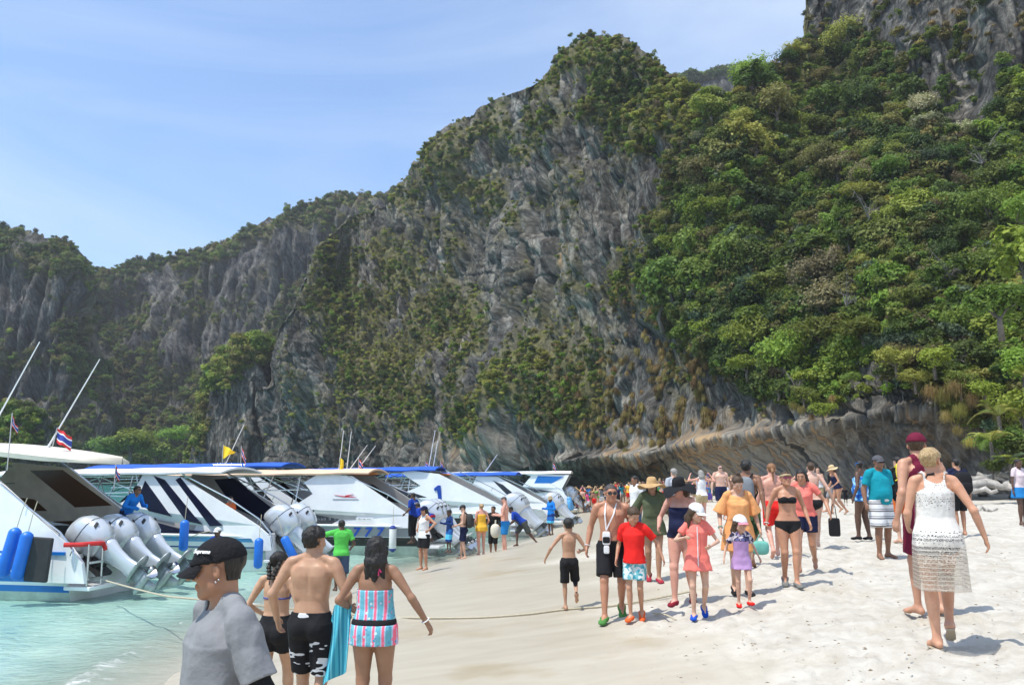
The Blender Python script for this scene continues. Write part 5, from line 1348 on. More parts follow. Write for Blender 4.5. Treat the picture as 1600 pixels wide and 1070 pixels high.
rope([a0, a1, a2, g(560, 962), g(640, 966), g(740, 966), g(820, 961), g(885, 953), g(960, 947), g(1020, 937), g(1085, 924)], .016, 'long cream mooring line from the nearest boat across the wet sand')
rope([g(1020, 960), g(1040, 962), g(1056, 970)], .012, 'short end of line lying on the sand before the red shoes')
b0 = at_depth(300, 838, 24.2); rope([b0, at_depth(312, 833, 23), at_depth(330, 829, 22.2)], .012, 'slack line in the water by the man in the white cap')
# ================================================================== PEOPLE (smoothly blended distance-field figures)
def surface_nets(D, org, h):
    """zero surface of the grid D as quads"""
    ins = D < 0
    nx, ny, nz = D.shape
    c = ins[:-1, :-1, :-1].astype(np.int8)
    for dx, dy, dz in ((1, 0, 0), (0, 1, 0), (1, 1, 0), (0, 0, 1), (1, 0, 1), (0, 1, 1), (1, 1, 1)):
        c = c + ins[dx:nx - 1 + dx, dy:ny - 1 + dy, dz:nz - 1 + dz]
    act = (c > 0) & (c < 8)
    ijk = np.argwhere(act)
    if len(ijk) == 0: return np.zeros((0, 3)), np.zeros((0, 4), int)
    idx = -np.ones(act.shape, np.int64); idx[act] = np.arange(len(ijk))
    s = np.zeros((len(ijk), 3)); n = np.zeros(len(ijk))
    C = [(0, 0, 0), (1, 0, 0), (0, 1, 0), (1, 1, 0), (0, 0, 1), (1, 0, 1), (0, 1, 1), (1, 1, 1)]
    val = [D[ijk[:, 0] + a, ijk[:, 1] + b, ijk[:, 2] + c_] for a, b, c_ in C]
    for a in range(8):
        for b in range(a + 1, 8):
            if sum(abs(C[a][q] - C[b][q]) for q in range(3)) != 1: continue
            va, vb = val[a], val[b]; m = (va < 0) != (vb < 0)
            t = np.where(m, va / np.where(va - vb == 0, 1, va - vb), 0)
            for q in range(3): s[:, q] += np.where(m, C[a][q] + t * (C[b][q] - C[a][q]), 0)
            n += m
    g = ijk + s / n[:, None]
    V = np.stack([np.interp(g[:, q], np.arange(len(h[q])), h[q]) for q in range(3)], 1)
    Q = []
    for ax in range(3):
        sl = [slice(None)] * 3; sl[ax] = slice(0, -1); s2 = [slice(None)] * 3; s2[ax] = slice(1, None)
        A, B_ = ins[tuple(sl)], ins[tuple(s2)]
        e = np.argwhere(A != B_)
        o1, o2 = [q for q in range(3) if q != ax]
        ok = (e[:, o1] > 0) & (e[:, o2] > 0) & (e[:, o1] < D.shape[o1] - 1) & (e[:, o2] < D.shape[o2] - 1); e = e[ok]
        f = []
        for d1, d2 in ((-1, -1), (0, -1), (0, 0), (-1, 0)):
            t = e.copy(); t[:, o1] += d1; t[:, o2] += d2; f.append(idx[t[:, 0], t[:, 1], t[:, 2]])
        f = np.stack(f, 1); flip = A[e[:, 0], e[:, 1], e[:, 2]]
        if ax == 1: flip = ~flip
        f[~flip] = f[~flip][:, ::-1]
        Q.append(f)
    return V, np.concatenate(Q)

def smin(a, b, k):
    h = np.clip(.5 + .5 * (b - a) / k, 0, 1)
    return b + (a - b) * h - k * h * (1 - h)
def nrm(v): v = np.asarray(v, float); return v / (np.linalg.norm(v) + 1e-12)
def frame(fwd, up):
    """columns right, forward, up"""
    f = nrm(fwd); u = np.asarray(up, float); u = nrm(u - f * np.dot(u, f)); return np.stack([np.cross(f, u), f, u], 1)
def rotm(axis, a): return np.array(Matrix.Rotation(a, 3, Vector(axis)))

SKINM = {}
def skin_mat(col):
    key = tuple(round(c, 3) for c in col)
    if key in SKINM: return SKINM[key]
    m, nt, out = new_mat('skin'); p = nd(nt, 'BsdfPrincipled'); a = nd(nt, 'Attribute', attribute_name='tint')
    tc = nd(nt, 'TexCoord'); n = nd(nt, 'TexNoise', Scale=9.0, Detail=5.0, Roughness=.6); nt.links.new(tc.outputs['Object'], n.inputs['Vector'])
    r = nd(nt, 'ValToRGB'); e = r.color_ramp.elements; e[0].position = .3; e[0].color = (col[0] * .88, col[1] * .80, col[2] * .76, 1); e[1].position = .7; e[1].color = (min(1, col[0] * 1.08), min(1, col[1] * 1.08), min(1, col[2] * 1.08), 1)
    nt.links.new(n.outputs['Fac'], r.inputs['Fac'])
    mm = nd(nt, 'MixRGB', blend_type='MULTIPLY'); mm.inputs['Fac'].default_value = 1; nt.links.new(r.outputs['Color'], mm.inputs['Color1']); nt.links.new(a.outputs['Vector'], mm.inputs['Color2'])
    nt.links.new(mm.outputs['Color'], p.inputs['Base Color']); p.inputs['Roughness'].default_value = .48; p.inputs['Specular IOR Level'].default_value = .4
    p.inputs['Subsurface Weight'].default_value = .12; p.inputs['Subsurface Radius'].default_value = (.02, .007, .004); p.inputs['Subsurface Scale'].default_value = .6
    n2 = nd(nt, 'TexNoise', Scale=160.0, Detail=2.0); nt.links.new(tc.outputs['Object'], n2.inputs['Vector']); b = nd(nt, 'Bump', Strength=.12, Distance=.003); nt.links.new(n2.outputs['Fac'], b.inputs['Height']); nt.links.new(b.outputs['Normal'], p.inputs['Normal'])
    nt.links.new(p.outputs[0], out.inputs['Surface']); SKINM[key] = m
    return m
def hair_mat(name, c, c2=None, gloss=.35):
    if name in MATS: return MATS[name]
    m, nt, out = new_mat(name); c2 = c2 or tuple(x * 2.2 for x in c)
    tc = nd(nt, 'TexCoord'); mp = nd(nt, 'Mapping'); mp.inputs['Scale'].default_value = (60, 60, 9); nt.links.new(tc.outputs['Object'], mp.inputs['Vector'])
    n = nd(nt, 'TexNoise', Scale=2.0, Detail=4.0, Distortion=.4); nt.links.new(mp.outputs['Vector'], n.inputs['Vector'])
    r = nd(nt, 'ValToRGB'); e = r.color_ramp.elements; e[0].position = .35; e[0].color = tuple(c) + (1,); e[1].position = .7; e[1].color = tuple(c2) + (1,); nt.links.new(n.outputs['Fac'], r.inputs['Fac'])
    p = nd(nt, 'BsdfPrincipled'); nt.links.new(r.outputs['Color'], p.inputs['Base Color']); p.inputs['Roughness'].default_value = .45; p.inputs['Specular IOR Level'].default_value = gloss
    b = nd(nt, 'Bump', Strength=.7, Distance=.012); nt.links.new(n.outputs['Fac'], b.inputs['Height']); nt.links.new(b.outputs['Normal'], p.inputs['Normal']); nt.links.new(p.outputs[0], out.inputs['Surface']); MATS[name] = m
    return m
HBLK = hair_mat('hair_black', (.008, .007, .006), (.03, .026, .022)); HBRN = hair_mat('hair_brown', (.035, .020, .010), (.11, .065, .035)); HBLD = hair_mat('hair_blonde', (.24, .15, .065), (.58, .42, .22)); HGRY = hair_mat('hair_grey', (.18, .17, .155), (.42, .40, .37)); HGNG = hair_mat('hair_ginger', (.16, .07, .03), (.35, .18, .08)); HSTB = hair_mat('hair_stubble', (.04, .033, .03), (.09, .08, .075))
def cloth(name, col, var=.12, rough=.85, bump=.35, bscale=16, **k): return pbr(name, col, rough, var=var, bump=bump, bscale=bscale, spec=.2, vscale=7, **k)
SK = dict(pale=(.62, .40, .31), fair=(.56, .35, .25), tan=(.44, .235, .145), asian=(.50, .31, .20), brown=(.24, .125, .075), dark=(.11, .060, .040), olive=(.36, .20, .125), pink=(.62, .33, .25))

EYEW = pbr('eye_white', (.62, .58, .54), .2); EYED = pbr('eye_iris', (.02, .012, .008), .15)
class Fig:
    nose = 1.0
    def __init__(s, H=1.72, sex='m', fat=0.0, vox=.012, child=False, muscle=0.0, lean=0.0, side=0.0, twist=0.0, feet=None, hip_drop=.0, arms=None, head=(0, 0, 0), toes=(8, 8), fingers=True, shoulder=1.0, pose_scale=None, sitz=None, zfine=None, neckd=0.0):
        s.H = H; k = s.k = H / 1.75; s.sex = sex; s.h = vox; s.fat = fat; s.child = child
        fem = sex == 'f'
        # ---- legs
        L1 = L2 = .245 * H * (.97 if child else 1); an = .045 * H
        feet = feet or ((.09, 0.02, 0), (-.09, -0.02, 0))
        hw = (.052 if not child else .048) * H
        fp = []
        for i, f in enumerate(feet):
            fp.append(np.array([f[0] * k, f[1] * k, f[2] * k + an]))
        cx = (fp[0][0] + fp[1][0]) / 2 if sitz is None else 0; cy = 0.0
        pz = []
        for i, f in enumerate(fp):
            hx = cx + (hw if i == 0 else -hw); dh2 = (f[0] - hx) ** 2 + (f[1] - cy) ** 2
            pz.append(f[2] + math.sqrt(max((L1 + L2) ** 2 * .992 - dh2, .01)))
        s.pz = (min(pz) - hip_drop * k) if sitz is None else sitz * k
        P = s.P = np.array([cx * .6, cy, s.pz])
        up = rotm((1, 0, 0), -lean) @ rotm((0, 1, 0), side) @ np.array([0, 0, 1.0])
        s.pelF = np.eye(3)
        s.T = rotm((1, 0, 0), -lean) @ rotm((0, 1, 0), side)      # torso frame (columns right, fwd, up)
        s.TL = .29 * H
        s.legs = []
        for i, f in enumerate(fp):
            sg = 1 if i == 0 else -1
            hip = P + np.array([sg * hw, 0, 0]); d = f - hip; L = min(np.linalg.norm(d), (L1 + L2) * .998); dn = nrm(d)
            a = (L1 * L1 - L2 * L2 + L * L) / (2 * L); hh = math.sqrt(max(L1 * L1 - a * a, 0))
            pole = np.array([sg * .12, 1.0, .15]); pole = nrm(pole - dn * np.dot(pole, dn)); knee = hip + dn * a + pole * hh
            s.legs.append((hip, knee, hip + dn * L))
        s.toes = toes; s.feet_in = feet
        # ---- shoulders and arms
        sw = (.108 if not fem else .094) * H * shoulder * (.93 if child else 1)
        Tw = s.T @ rotm((0, 0, 1), twist); s.TW = Tw
        A1, A2 = .165 * H, .142 * H
        arms = arms or ((.06, .03, -.52), (-.06, .03, -.52))
        s.arms = []
        for i, a_ in enumerate(arms):
            sg = 1 if i == 0 else -1
            sh = P + s.T @ np.array([0, 0, s.TL * .985]) + Tw @ np.array([sg * sw, -.005 * k, -.01 * k])
            tgt = np.array(a_[:3]) * k; w = sh + Tw @ tgt
            pole = np.array(a_[3:6]) if len(a_) >= 6 else np.array([sg * .35, -1.0, -.2]); pole = Tw @ pole
            d = w - sh; L = min(np.linalg.norm(d), (A1 + A2) * .997); L = max(L, .25 * A1); dn = nrm(d)
            a = (A1 * A1 - A2 * A2 + L * L) / (2 * L); hh = math.sqrt(max(A1 * A1 - a * a, 0)); pole = nrm(pole - dn * np.dot(pole, dn)); el = sh + dn * a + pole * hh
            s.arms.append((sh, el, sh + dn * L))
        s.sw = sw
        # ---- head
        nb = P + s.T @ np.array([0, 0, s.TL * 1.03]); s.nb = nb
        hs = s.hs = (1.0 if not child else 1.0) * (k if not child else .93 * (.80 + .20 * k) )
        hy, hp, hr = [R(v) for v in head]
        base = rotm((1, 0, 0), -lean * .55) @ rotm((0, 0, 1), twist * .6)
        s.HF = base @ rotm((0, 0, 1), hy) @ rotm((1, 0, 0), hp) @ rotm((0, 1, 0), hr)
        s.hc = nb + base @ np.array([0, .022 * hs, .032 * k + .095 * hs - neckd]) + s.HF @ np.array([0, .0, .02 * hs])
        # ---- grid
        pts = np.array([p for l in s.legs for p in l] + [p for l in s.arms for p in l] + [P, nb, s.hc])
        lo = pts.min(0) - .26 * k; hi = pts.max(0) + .26 * k; lo[2] = max(min(pts[:, 2].min() - .12 * k, 0), -.03) if sitz is None else pts[:, 2].min() - .12 * k
        hi[2] = max(s.hc[2] + .21 * hs, hi[2] - .1)
        s.org = lo; n = np.ceil((hi - lo) / s.h).astype(int) + 2
        s.ax = [lo[q] + s.h * np.arange(n[q]) for q in range(3)]; s.n = n
        if zfine is not None:
            zc = s.ax[2]; s.ax[2] = np.concatenate([np.arange(zc[0], zfine, .022), np.arange(zfine, zc[-1], s.h)]); s.n = n = np.array([len(a) for a in s.ax])
        s.G = {g: np.full(n, .25, np.float32) for g in ('torso', 'legR', 'legL', 'armR', 'armL', 'head')}
        s.build(fem, fingers, muscle)
    # -------- primitives
    def block(s, lo, hi):
        i0 = [int(np.searchsorted(s.ax[q], lo[q])) for q in range(3)]; i0 = [max(0, a - 1) for a in i0]; i1 = [min(len(s.ax[q]), int(np.searchsorted(s.ax[q], hi[q])) + 1) for q in range(3)]
        sl = tuple(slice(a, b) for a, b in zip(i0, i1))
        X, Y, Z = np.meshgrid(s.ax[0][sl[0]], s.ax[1][sl[1]], s.ax[2][sl[2]], indexing='ij')
        return sl, np.stack([X, Y, Z], -1)
    def cone(s, D, a, b, prof, k=.02, sub=False, capped=False, squash=None, pad=.05):
        a = np.asarray(a, float); b = np.asarray(b, float)
        prof = prof if isinstance(prof, (list, tuple)) and isinstance(prof[0], (list, tuple)) else [(0, prof[0]), (1, prof[1])]
        rm = max(p[1] for p in prof) * (max(1, *squash[1:]) if squash else 1) + k + pad
        sl, Pn = s.block(np.minimum(a, b) - rm, np.maximum(a, b) + rm)
        if Pn.size == 0: return
        ba = b - a; L2 = np.dot(ba, ba) + 1e-12
        tr = ((Pn - a) @ ba) / L2; t = np.clip(tr, 0, 1)
        q = Pn - a - t[..., None] * ba
        if squash is not None:       # squash = (frame, sx, sy, sz)
            F = squash[0]; q = (q @ F) / np.array(squash[1:])
        r = np.interp(t, [p[0] for p in prof], [p[1] for p in prof])
        d = np.linalg.norm(q, axis=-1) - r
        if capped: d = np.maximum(d, (np.abs(tr - .5) - .5) * math.sqrt(L2))
        s.put(D, sl, d, k, sub)
    def ell(s, D, c, r, F=None, k=.02, sub=False):
        c = np.asarray(c, float); r = np.asarray(r, float); rm = r.max() + k + .04
        sl, Pn = s.block(c - rm, c + rm)
        if Pn.size == 0: return
        q = Pn - c
        if F is not None: q = q @ F
        k0 = np.linalg.norm(q / r, axis=-1); k1 = np.linalg.norm(q / (r * r), axis=-1)
        d = k0 * (k0 - 1) / np.maximum(k1, 1e-6); d = np.where(k0 < .05, -r.min(), d)
        s.put(D, sl, d, k, sub)
    def put(s, D, sl, d, k, sub):
        if sub: D[sl] = -smin(-D[sl], d.astype(np.float32), k)
        else: D[sl] = smin(D[sl], d.astype(np.float32), k)
    def loft(s, D, c0, F, L, tab, k=.03, e=0.0, zlim=None):
        """elliptic loft: tab rows (t, half width, half depth, forward offset)"""
        tab = np.array(tab, float); m = (tab[:, 1].max() + .08 + e)
        z0, z1 = tab[0, 0] * L, tab[-1, 0] * L
        cs = np.array([c0 + F @ np.array([x * m, y * m, z]) for x in (-1, 1) for y in (-1, 1) for z in (z0 - .06, z1 + .06)])
        sl, Pn = s.block(cs.min(0), cs.max(0))
        q = (Pn - c0) @ F; t = q[..., 2] / L; tc = np.clip(t, tab[0, 0], tab[-1, 0])
        a = np.interp(tc, tab[:, 0], tab[:, 1]) + e; b = np.interp(tc, tab[:, 0], tab[:, 2]) + e; c = np.interp(tc, tab[:, 0], tab[:, 3])
        x = q[..., 0]; y = q[..., 1] - c; l = np.sqrt(x * x + y * y) + 1e-6; w = ((np.abs(x) / a) ** 2.3 + (np.abs(y) / b) ** 2.3) ** (1 / 2.3) + 1e-6
        d = l - l / w; d = np.where(w < .05, -np.minimum(a, b), d)
        over = np.abs(t - tc) * L
        d = np.where(over > 0, np.sqrt(np.maximum(d, 0) ** 2 + over ** 2) + np.minimum(d, 0) * 0, d)
        s.put(D, sl, d, k, False)
    def build(s, fem, fingers, muscle):
        k = s.k; G = s.G; T = s.T; P = s.P; TL = s.TL; fat = s.fat; ch = .86 if s.child else 1
        f_ = fat
        if fem: tab = [(-.20, .085, .07, 0), (-.10, .150, .100, -.006), (.02, .172 + .03 * f_, .118 + .03 * f_, -.010), (.14, .160 + .04 * f_, .105 + .04 * f_, .0), (.36, .122 + .07 * f_, .085 + .07 * f_, .008 + .03 * f_), (.58, .128 + .05 * f_, .090 + .04 * f_, .006), (.78, .138 + .03 * f_, .098 + .02 * f_, .004), (.92, .120, .080, -.006), (1.04, .062, .050, -.012)]
        else: tab = [(-.20, .085, .07, 0), (-.10, .140, .098, 0), (.02, .158 + .03 * f_, .112 + .02 * f_, -.004), (.16, .152 + .05 * f_, .104 + .06 * f_, .006 + .02 * f_), (.38, .138 + .06 * f_, .094 + .09 * f_, .010 + .04 * f_), (.58, .150 + .04 * f_, .104 + .05 * f_, .008 + .02 * f_), (.78, .168 + .02 * f_ + .01 * muscle, .116 + .02 * f_, .004), (.92, .150, .092, -.006), (1.04, .070, .058, -.012)]
        if s.child: tab = [(t, (.085 if t < -.15 else .118 if t < 0 else .125 if t < .1 else .118 if t < .3 else .108 if t < .5 else .118 if t < .7 else .126 if t < .85 else .108 if t < 1 else .055) * 1.12, b_ * .92, c) for t, a_, b_, c in tab]
        s.tab = [(t, a * k, b * k, c * k) for t, a, b, c in tab]
        s.loft(G['torso'], P, T, TL, s.tab)
        for sg in (1, -1):     # trapezius, shoulder caps, chest, buttocks, shoulder blades
            sh = s.arms[0 if sg > 0 else 1][0]
            s.cone(G['torso'], s.nb + T @ np.array([sg * .03, -.01, .035]) * k, sh + T @ np.array([-sg * .02, -.008, .022]) * k, (.034 * k, .032 * k), .04 * k)
            bt = (.082, .078) if not fem else (.088, .088)
            if s.child: bt = (.062, .060)
            s.ell(G['torso'], P + T @ (np.array([sg * .068, -.062 - .02 * f_, -.028]) * k), np.array([bt[0], bt[1], bt[1] * 1.05]) * k, T, .03 * k)
            if fem and not s.child:
                s.ell(G['torso'], P + T @ (np.array([sg * .064, .086 + .02 * f_, 0]) * k + np.array([0, 0, TL * .70])), np.array([.055 + .012 * f_, .048 + .012 * f_, .056 + .01 * f_]) * k, T, .022 * k)
            elif not s.child:
                s.ell(G['torso'], P + s.TW @ (np.array([sg * .072, .070, 0]) * k + np.array([0, 0, TL * .80])), np.array([.075, .040 + .008 * muscle, .055]) * k, T, .03 * k)
                s.ell(G['torso'], P + s.TW @ (np.array([sg * .078, -.078, 0]) * k + np.array([0, 0, TL * .78])), np.array([.055, .022, .085]) * k, s.TW @ rotm((0, 1, 0), sg * .2), .03 * k)
                s.cone(G['torso'], P + s.TW @ (np.array([sg * .125, -.03, 0]) * k + np.array([0, 0, TL * .82])), P + T @ (np.array([sg * .10, -.04, 0]) * k + np.array([0, 0, TL * .45])), (.048 * k, .035 * k), .03 * k)
        if s.h < .013 and not s.child:      # spine groove
            a_ = P + T @ np.array([0, -.118 * k, TL * .86]); b_ = P + T @ np.array([0, -.104 * k, TL * .20]); s.cone(G['torso'], a_, (a_ + b_) / 2 + T @ np.array([0, .010 * k, 0]), (.007, .007), .018 * k, sub=True); s.cone(G['torso'], (a_ + b_) / 2 + T @ np.array([0, .010 * k, 0]), b_, (.007, .007), .018 * k, sub=True)
        if fat > .3: s.ell(G['torso'], P + T @ (np.array([0, .06 + .05 * fat, 0]) * k + np.array([0, 0, TL * .26])), np.array([.14, .10 + .03 * fat, .13]) * k, T, .05 * k)
        # legs
        lf = (1.0 + .22 * fat) * ch * (1.06 if fem else 1.0)
        for i, (hip, knee, ank) in enumerate(s.legs):
            D = G['legR' if i == 0 else 'legL']; sg = 1 if i == 0 else -1
            q = lf * k
            s.cone(D, hip + np.array([0, -.004 * k, .015 * k]), knee, [(0, .092 * q), (.3, .086 * q), (.62, .068 * q), (.9, .054 * q), (1, .052 * q)], .02 * k)
            fwd = nrm(np.cross(knee - hip, [1, 0, 0])) if False else None
            sh = ank - knee; back = nrm(np.cross(np.array([1.0, 0, 0]), nrm(-sh))); 
            if back[1] > 0 and abs(nrm(sh)[1]) < .8: back = -back
            s.cone(D, knee, ank, [(0, .050 * q), (.25, .051 * q), (.55, .043 * q), (.85, .033 * q), (1, .034 * q)], .02 * k)
            s.cone(D, knee + sh * .12 + back * .018 * k, knee + sh * .55 + back * .012 * k, [(0, .036 * q), (.4, .045 * q), (1, .028 * q)], .025 * k)
            s.ell(D, knee - back * .012 * k, np.array([.040, .040, .046]) * q, None, .02 * k)
            # foot
            pitch = s.feet_in[i][3] if len(s.feet_in[i]) > 3 else 0
            FF = rotm((0, 0, 1), -sg * R(s.toes[i])) @ rotm((1, 0, 0), -R(pitch)); s_f = k * (.95 if fem else 1.0) * (.95 if s.child else 1)
            pt = lambda x, y, z: ank + FF @ (np.array([x, y, z]) * s_f)
            s.cone(D, pt(0, -.035, -.045), pt(0, .02, -.03), (.033 * s_f, .036 * s_f), .02 * k)
            s.cone(D, pt(0, .0, -.025), pt(sg * .008, .125, -.057), (.036 * s_f, .024 * s_f), .025 * k, squash=(FF, 1.22, 1, 1))
            s.cone(D, pt(sg * .006, .11, -.060), pt(0, .165, -.063), (.026 * s_f, .017 * s_f), .02 * k, squash=(FF, 1.6, 1, .9))
            s.__dict__.setdefault('foot', []).append((ank, FF, s_f))
        # arms
        af = (1.0 + .25 * fat) * (.84 if fem else 1.0) * (.84 if s.child else 1) * (1 + .06 * muscle)
        s.hands = []
        for i, (sh, el, wr) in enumerate(s.arms):
            D = G['armR' if i == 0 else 'armL']; sg = 1 if i == 0 else -1; q = af * k
            s.cone(D, sh, el, [(0, .050 * q), (.2, .054 * q), (.5, .045 * q), (.85, .036 * q), (1, .037 * q)], .025 * k)
            s.cone(D, el, wr, [(0, .037 * q), (.25, .040 * q), (.6, .032 * q), (1, .0245 * q)], .02 * k)
            u = nrm(wr - el); inward = s.TW @ np.array([-sg, .15, 0]); inward = nrm(inward - u * np.dot(inward, u))
            fwd = np.cross(u, inward) * sg; fwd = nrm(fwd)
            if np.dot(fwd, s.TW @ np.array([0, 1.0, 0])) < 0 and abs(np.dot(u, s.TW @ np.array([0, 1.0, 0]))) < .75: fwd = -fwd
            HFm = np.stack([inward, fwd, u], 1)    # palm faces inward; thumb side fwd; along u
            hk = k * (.9 if fem else 1) * (1.0 if not s.child else .92)
            pt = lambda a, b, c: wr + HFm @ (np.array([a, b, c]) * hk)
            s.cone(D, pt(0, 0, .0), pt(.004, .002, .070), [(0, .026 * hk), (.5, .034 * hk), (1, .036 * hk)], .015 * k, squash=(HFm, .52, 1.1, 1))
            if fingers and s.h < .0145:
                fr = max(.0082 * hk, s.h * .62)
                for j, (b0, ln) in enumerate(((.031, .068), (.011, .078), (-.010, .072), (-.030, .056))):
                    c = .35 + .09 * j
                    p0 = pt(.004, b0, .075); d1 = HFm @ np.array([math.sin(c * .5), b0 * 1.6, math.cos(c * .5)]); p1 = p0 + nrm(d1) * ln * .45 * hk
                    d2 = HFm @ np.array([math.sin(c * 1.6), 0, math.cos(c * 1.6)]); p2 = p1 + nrm(d2) * ln * .32 * hk
                    d3 = HFm @ np.array([math.sin(c * 2.4), 0, math.cos(c * 2.4)]); p3 = p2 + nrm(d3) * ln * .25 * hk
                    s.cone(D, p0, p1, (fr * 1.08, fr), .005, pad=.02); s.cone(D, p1, p2, (fr, fr * .95), .004, pad=.02); s.cone(D, p2, p3, (fr * .95, fr * .85), .004, pad=.02)
                p0 = pt(.006, .030, .020); p1 = pt(.016, .052, .052); p2 = pt(.020, .050, .082)
                s.cone(D, p0, p1, (fr * 1.5, fr * 1.15), .010, pad=.02); s.cone(D, p1, p2, (fr * 1.15, fr), .004, pad=.02)
            else:
                s.cone(D, pt(.004, 0, .07), pt(.035, 0, .145), [(0, .033 * hk), (1, .020 * hk)], .015, squash=(HFm, .55, 1, 1))
                s.cone(D, pt(.006, .03, .03), pt(.02, .052, .075), (.014 * hk, .010 * hk), .012)
            s.hands.append((pt(.03, .01, .085), HFm, hk))
        # head
        D = G['head']; F = s.HF; c = s.hc; q = s.hs
        pt = lambda x, y, z: c + F @ (np.array([x, y, z]) * q)
        r3 = lambda x, y, z: np.array([x, y, z]) * q
        s.cone(D, s.nb + T @ np.array([0, -.008 * k, -.03 * k]), pt(0, -.022, -.045), ((.058 if not fem else .048) * k * (.80 if s.child else 1), (.054 if not fem else .046) * q * (.86 if s.child else 1)), .03 * k)
        s.ell(D, pt(0, -.014, .036), r3(.0735, .094, .078), F, .02 * q)
        s.ell(D, pt(0, .024, -.022), r3(.058, .062, .082), F, .03 * q)
        s.cone(D, pt(.040, .010, -.062), pt(.010, .066, -.094), (.026 * q, .020 * q), .025 * q); s.cone(D, pt(-.040, .010, -.062), pt(-.010, .066, -.094), (.026 * q, .020 * q), .025 * q)
        if s.h < .016:
            s.cone(D, pt(-.032, .077, .028), pt(.032, .077, .028), (.012 * q, .012 * q), .012 * q)
            nz = getattr(s, 'nose', 1.0); s.cone(D, pt(0, .084, .012), pt(0, .100 + .010 * nz, -.022), (.008 * q, .011 * q), .010 * q)
            s.ell(D, pt(0, .094, -.030), r3(.017, .014, .010), F, .008 * q)
            for sg in (1, -1):
                s.ell(D, pt(sg * .031, .094, .006), r3(.015, .014, .010), F, .010 * q, sub=True)
                s.ell(D, pt(sg * .031, .078, .006), r3(.0125, .0125, .0115), F, .002)
                s.ell(D, pt(sg * .042, .060, -.026), r3(.022, .022, .022), F, .02 * q)
                s.ell(D, pt(sg * .077, -.012, -.006), np.array([.010, .018, .030]) * q, F @ rotm((0, 0, 1), sg * .45), .004)
                if s.h < .009: s.ell(D, pt(sg * .089, -.008, -.002), np.array([.010, .009, .016]) * q, F, .004, sub=True)
            s.cone(D, pt(-.020, .086, -.055), pt(.020, .086, -.055), (.0075 * q, .0075 * q), .008 * q); s.cone(D, pt(-.016, .085, -.067), pt(.016, .085, -.067), (.0085 * q, .0085 * q), .008 * q)
            s.cone(D, pt(-.02, .103, -.061), pt(.02, .103, -.061), (.0035, .0035), .004, sub=True) if s.h < .008 else None
    def union(s, groups, k=.022):
        D = None
        for g in groups:
            D = s.G[g].copy() if D is None else smin(D, s.G[g], k * s.k)
        return D
    def coords(s):
        if not hasattr(s, '_X'):
            X, Y, Z = np.meshgrid(*s.ax, indexing='ij'); s._X = np.stack([X, Y, Z], -1).astype(np.float32)
        return s._X
    def tt(s):          # torso coordinates (x, y, t)
        if not hasattr(s, '_tt'):
            q = (s.coords() - s.P) @ s.T; s._tt = (q[..., 0] / s.k, q[..., 1] / s.k, q[..., 2] / s.TL)
        return s._tt
    def hh(s):          # head coordinates
        if not hasattr(s, '_hh'):
            q = (s.coords() - s.hc) @ s.HF / s.hs; s._hh = (q[..., 0], q[..., 1], q[..., 2])
        return s._hh
    def limb(s, a, b):  # parameter along a segment
        d = b - a; return ((s.coords() - a) @ d) / np.dot(d, d)
    # -------- output
    def tint(s, V):
        """skin tint per vertex: lips, brows, eyes, stubble, nipples"""
        t = np.ones((len(V), 3)); q = (V - s.hc) @ s.HF / s.hs
        def spot(c, r, col, w=1.0, P_=None):
            P_ = q if P_ is None else P_
            d = (((P_ - np.array(c)) / np.array(r)) ** 2).sum(1); m = np.clip(1.6 - d * 1.2, 0, 1)[:, None] * w
            t[:] = t * (1 - m) + np.array(col) * m
        if s.h < .03:
            spot((0, .098, -.061), (.022, .016, .010), (.80, .48, .45), .9)
            for sg in (1, -1):
                spot((sg * .031, .088, .006), (.013, .016, .007), (.25, .22, .22) if s.h > .007 else (.28, .24, .24))
                spot((sg * .034, .090, .027), (.020, .02, .005), (.20, .17, .15))
                spot((sg * .045, .07, -.02), (.025, .025, .02), (1.05, .88, .86), .6)
            if getattr(s, 'beard', 0):
                m = np.clip((-.030 - q[:, 2]) / .02, 0, 1) * np.clip((q[:, 1] - .0) / .03, 0, 1) * np.clip((q[:, 2] + .125) / .02, 0, 1) * (np.abs(q[:, 0]) < .09)
                lip = (((q - np.array([0, .098, -.061])) / np.array([.022, .02, .009])) ** 2).sum(1) < 1
                m = m * (~lip) * s.beard; t[:] = t * (1 - m[:, None]) + np.array([.22, .19, .18]) * m[:, None]
        if s.sex == 'm' and not s.child:
            for sg in (1, -1):
                c = s.P + s.TW @ (np.array([sg * .095, .115, 0]) * s.k + np.array([0, 0, s.TL * .76])); spot(c, (.018, .03, .016), (.72, .50, .46), 1, V)
        spot(s.P + s.T @ np.array([0, .115 * s.k, s.TL * .25]), (.010, .03, .012), (.45, .36, .33), 1, V) if s.fat < .3 else None
        return t
    def add_mesh(s, name, D, mat, root, attrs=None):
        V, Q = surface_nets(D, s.org, s.ax)
        if len(V) == 0: return None
        if name == 'body': attrs = {'tint': s.tint(V)}
        return mesh_np(name, V, Q, [mat], parent=root, attrs=attrs)
    def body(s, root, skin):
        D = s.union(('torso', 'legR', 'legL'), .03)
        A = np.minimum(s.G['armR'], s.G['armL']); tx = None
        # arms blend in near the shoulder, stay apart from the trunk lower down
        kk = .006 + .03 * np.clip(np.maximum(0, 1 - 3.2 * np.minimum(np.linalg.norm(s.coords() - s.arms[0][0], axis=-1), np.linalg.norm(s.coords() - s.arms[1][0], axis=-1)) / s.k * .9), 0, 1)
        D = smin(D, A, kk.astype(np.float32)); D = smin(D, s.G['head'], .02 * s.k)
        s.D = D
        if s.org[2] < .0 and s.P[2] > .5 * s.k and not getattr(s, 'nofloor', False): pass
        return s.add_mesh('body', D, skin, root)
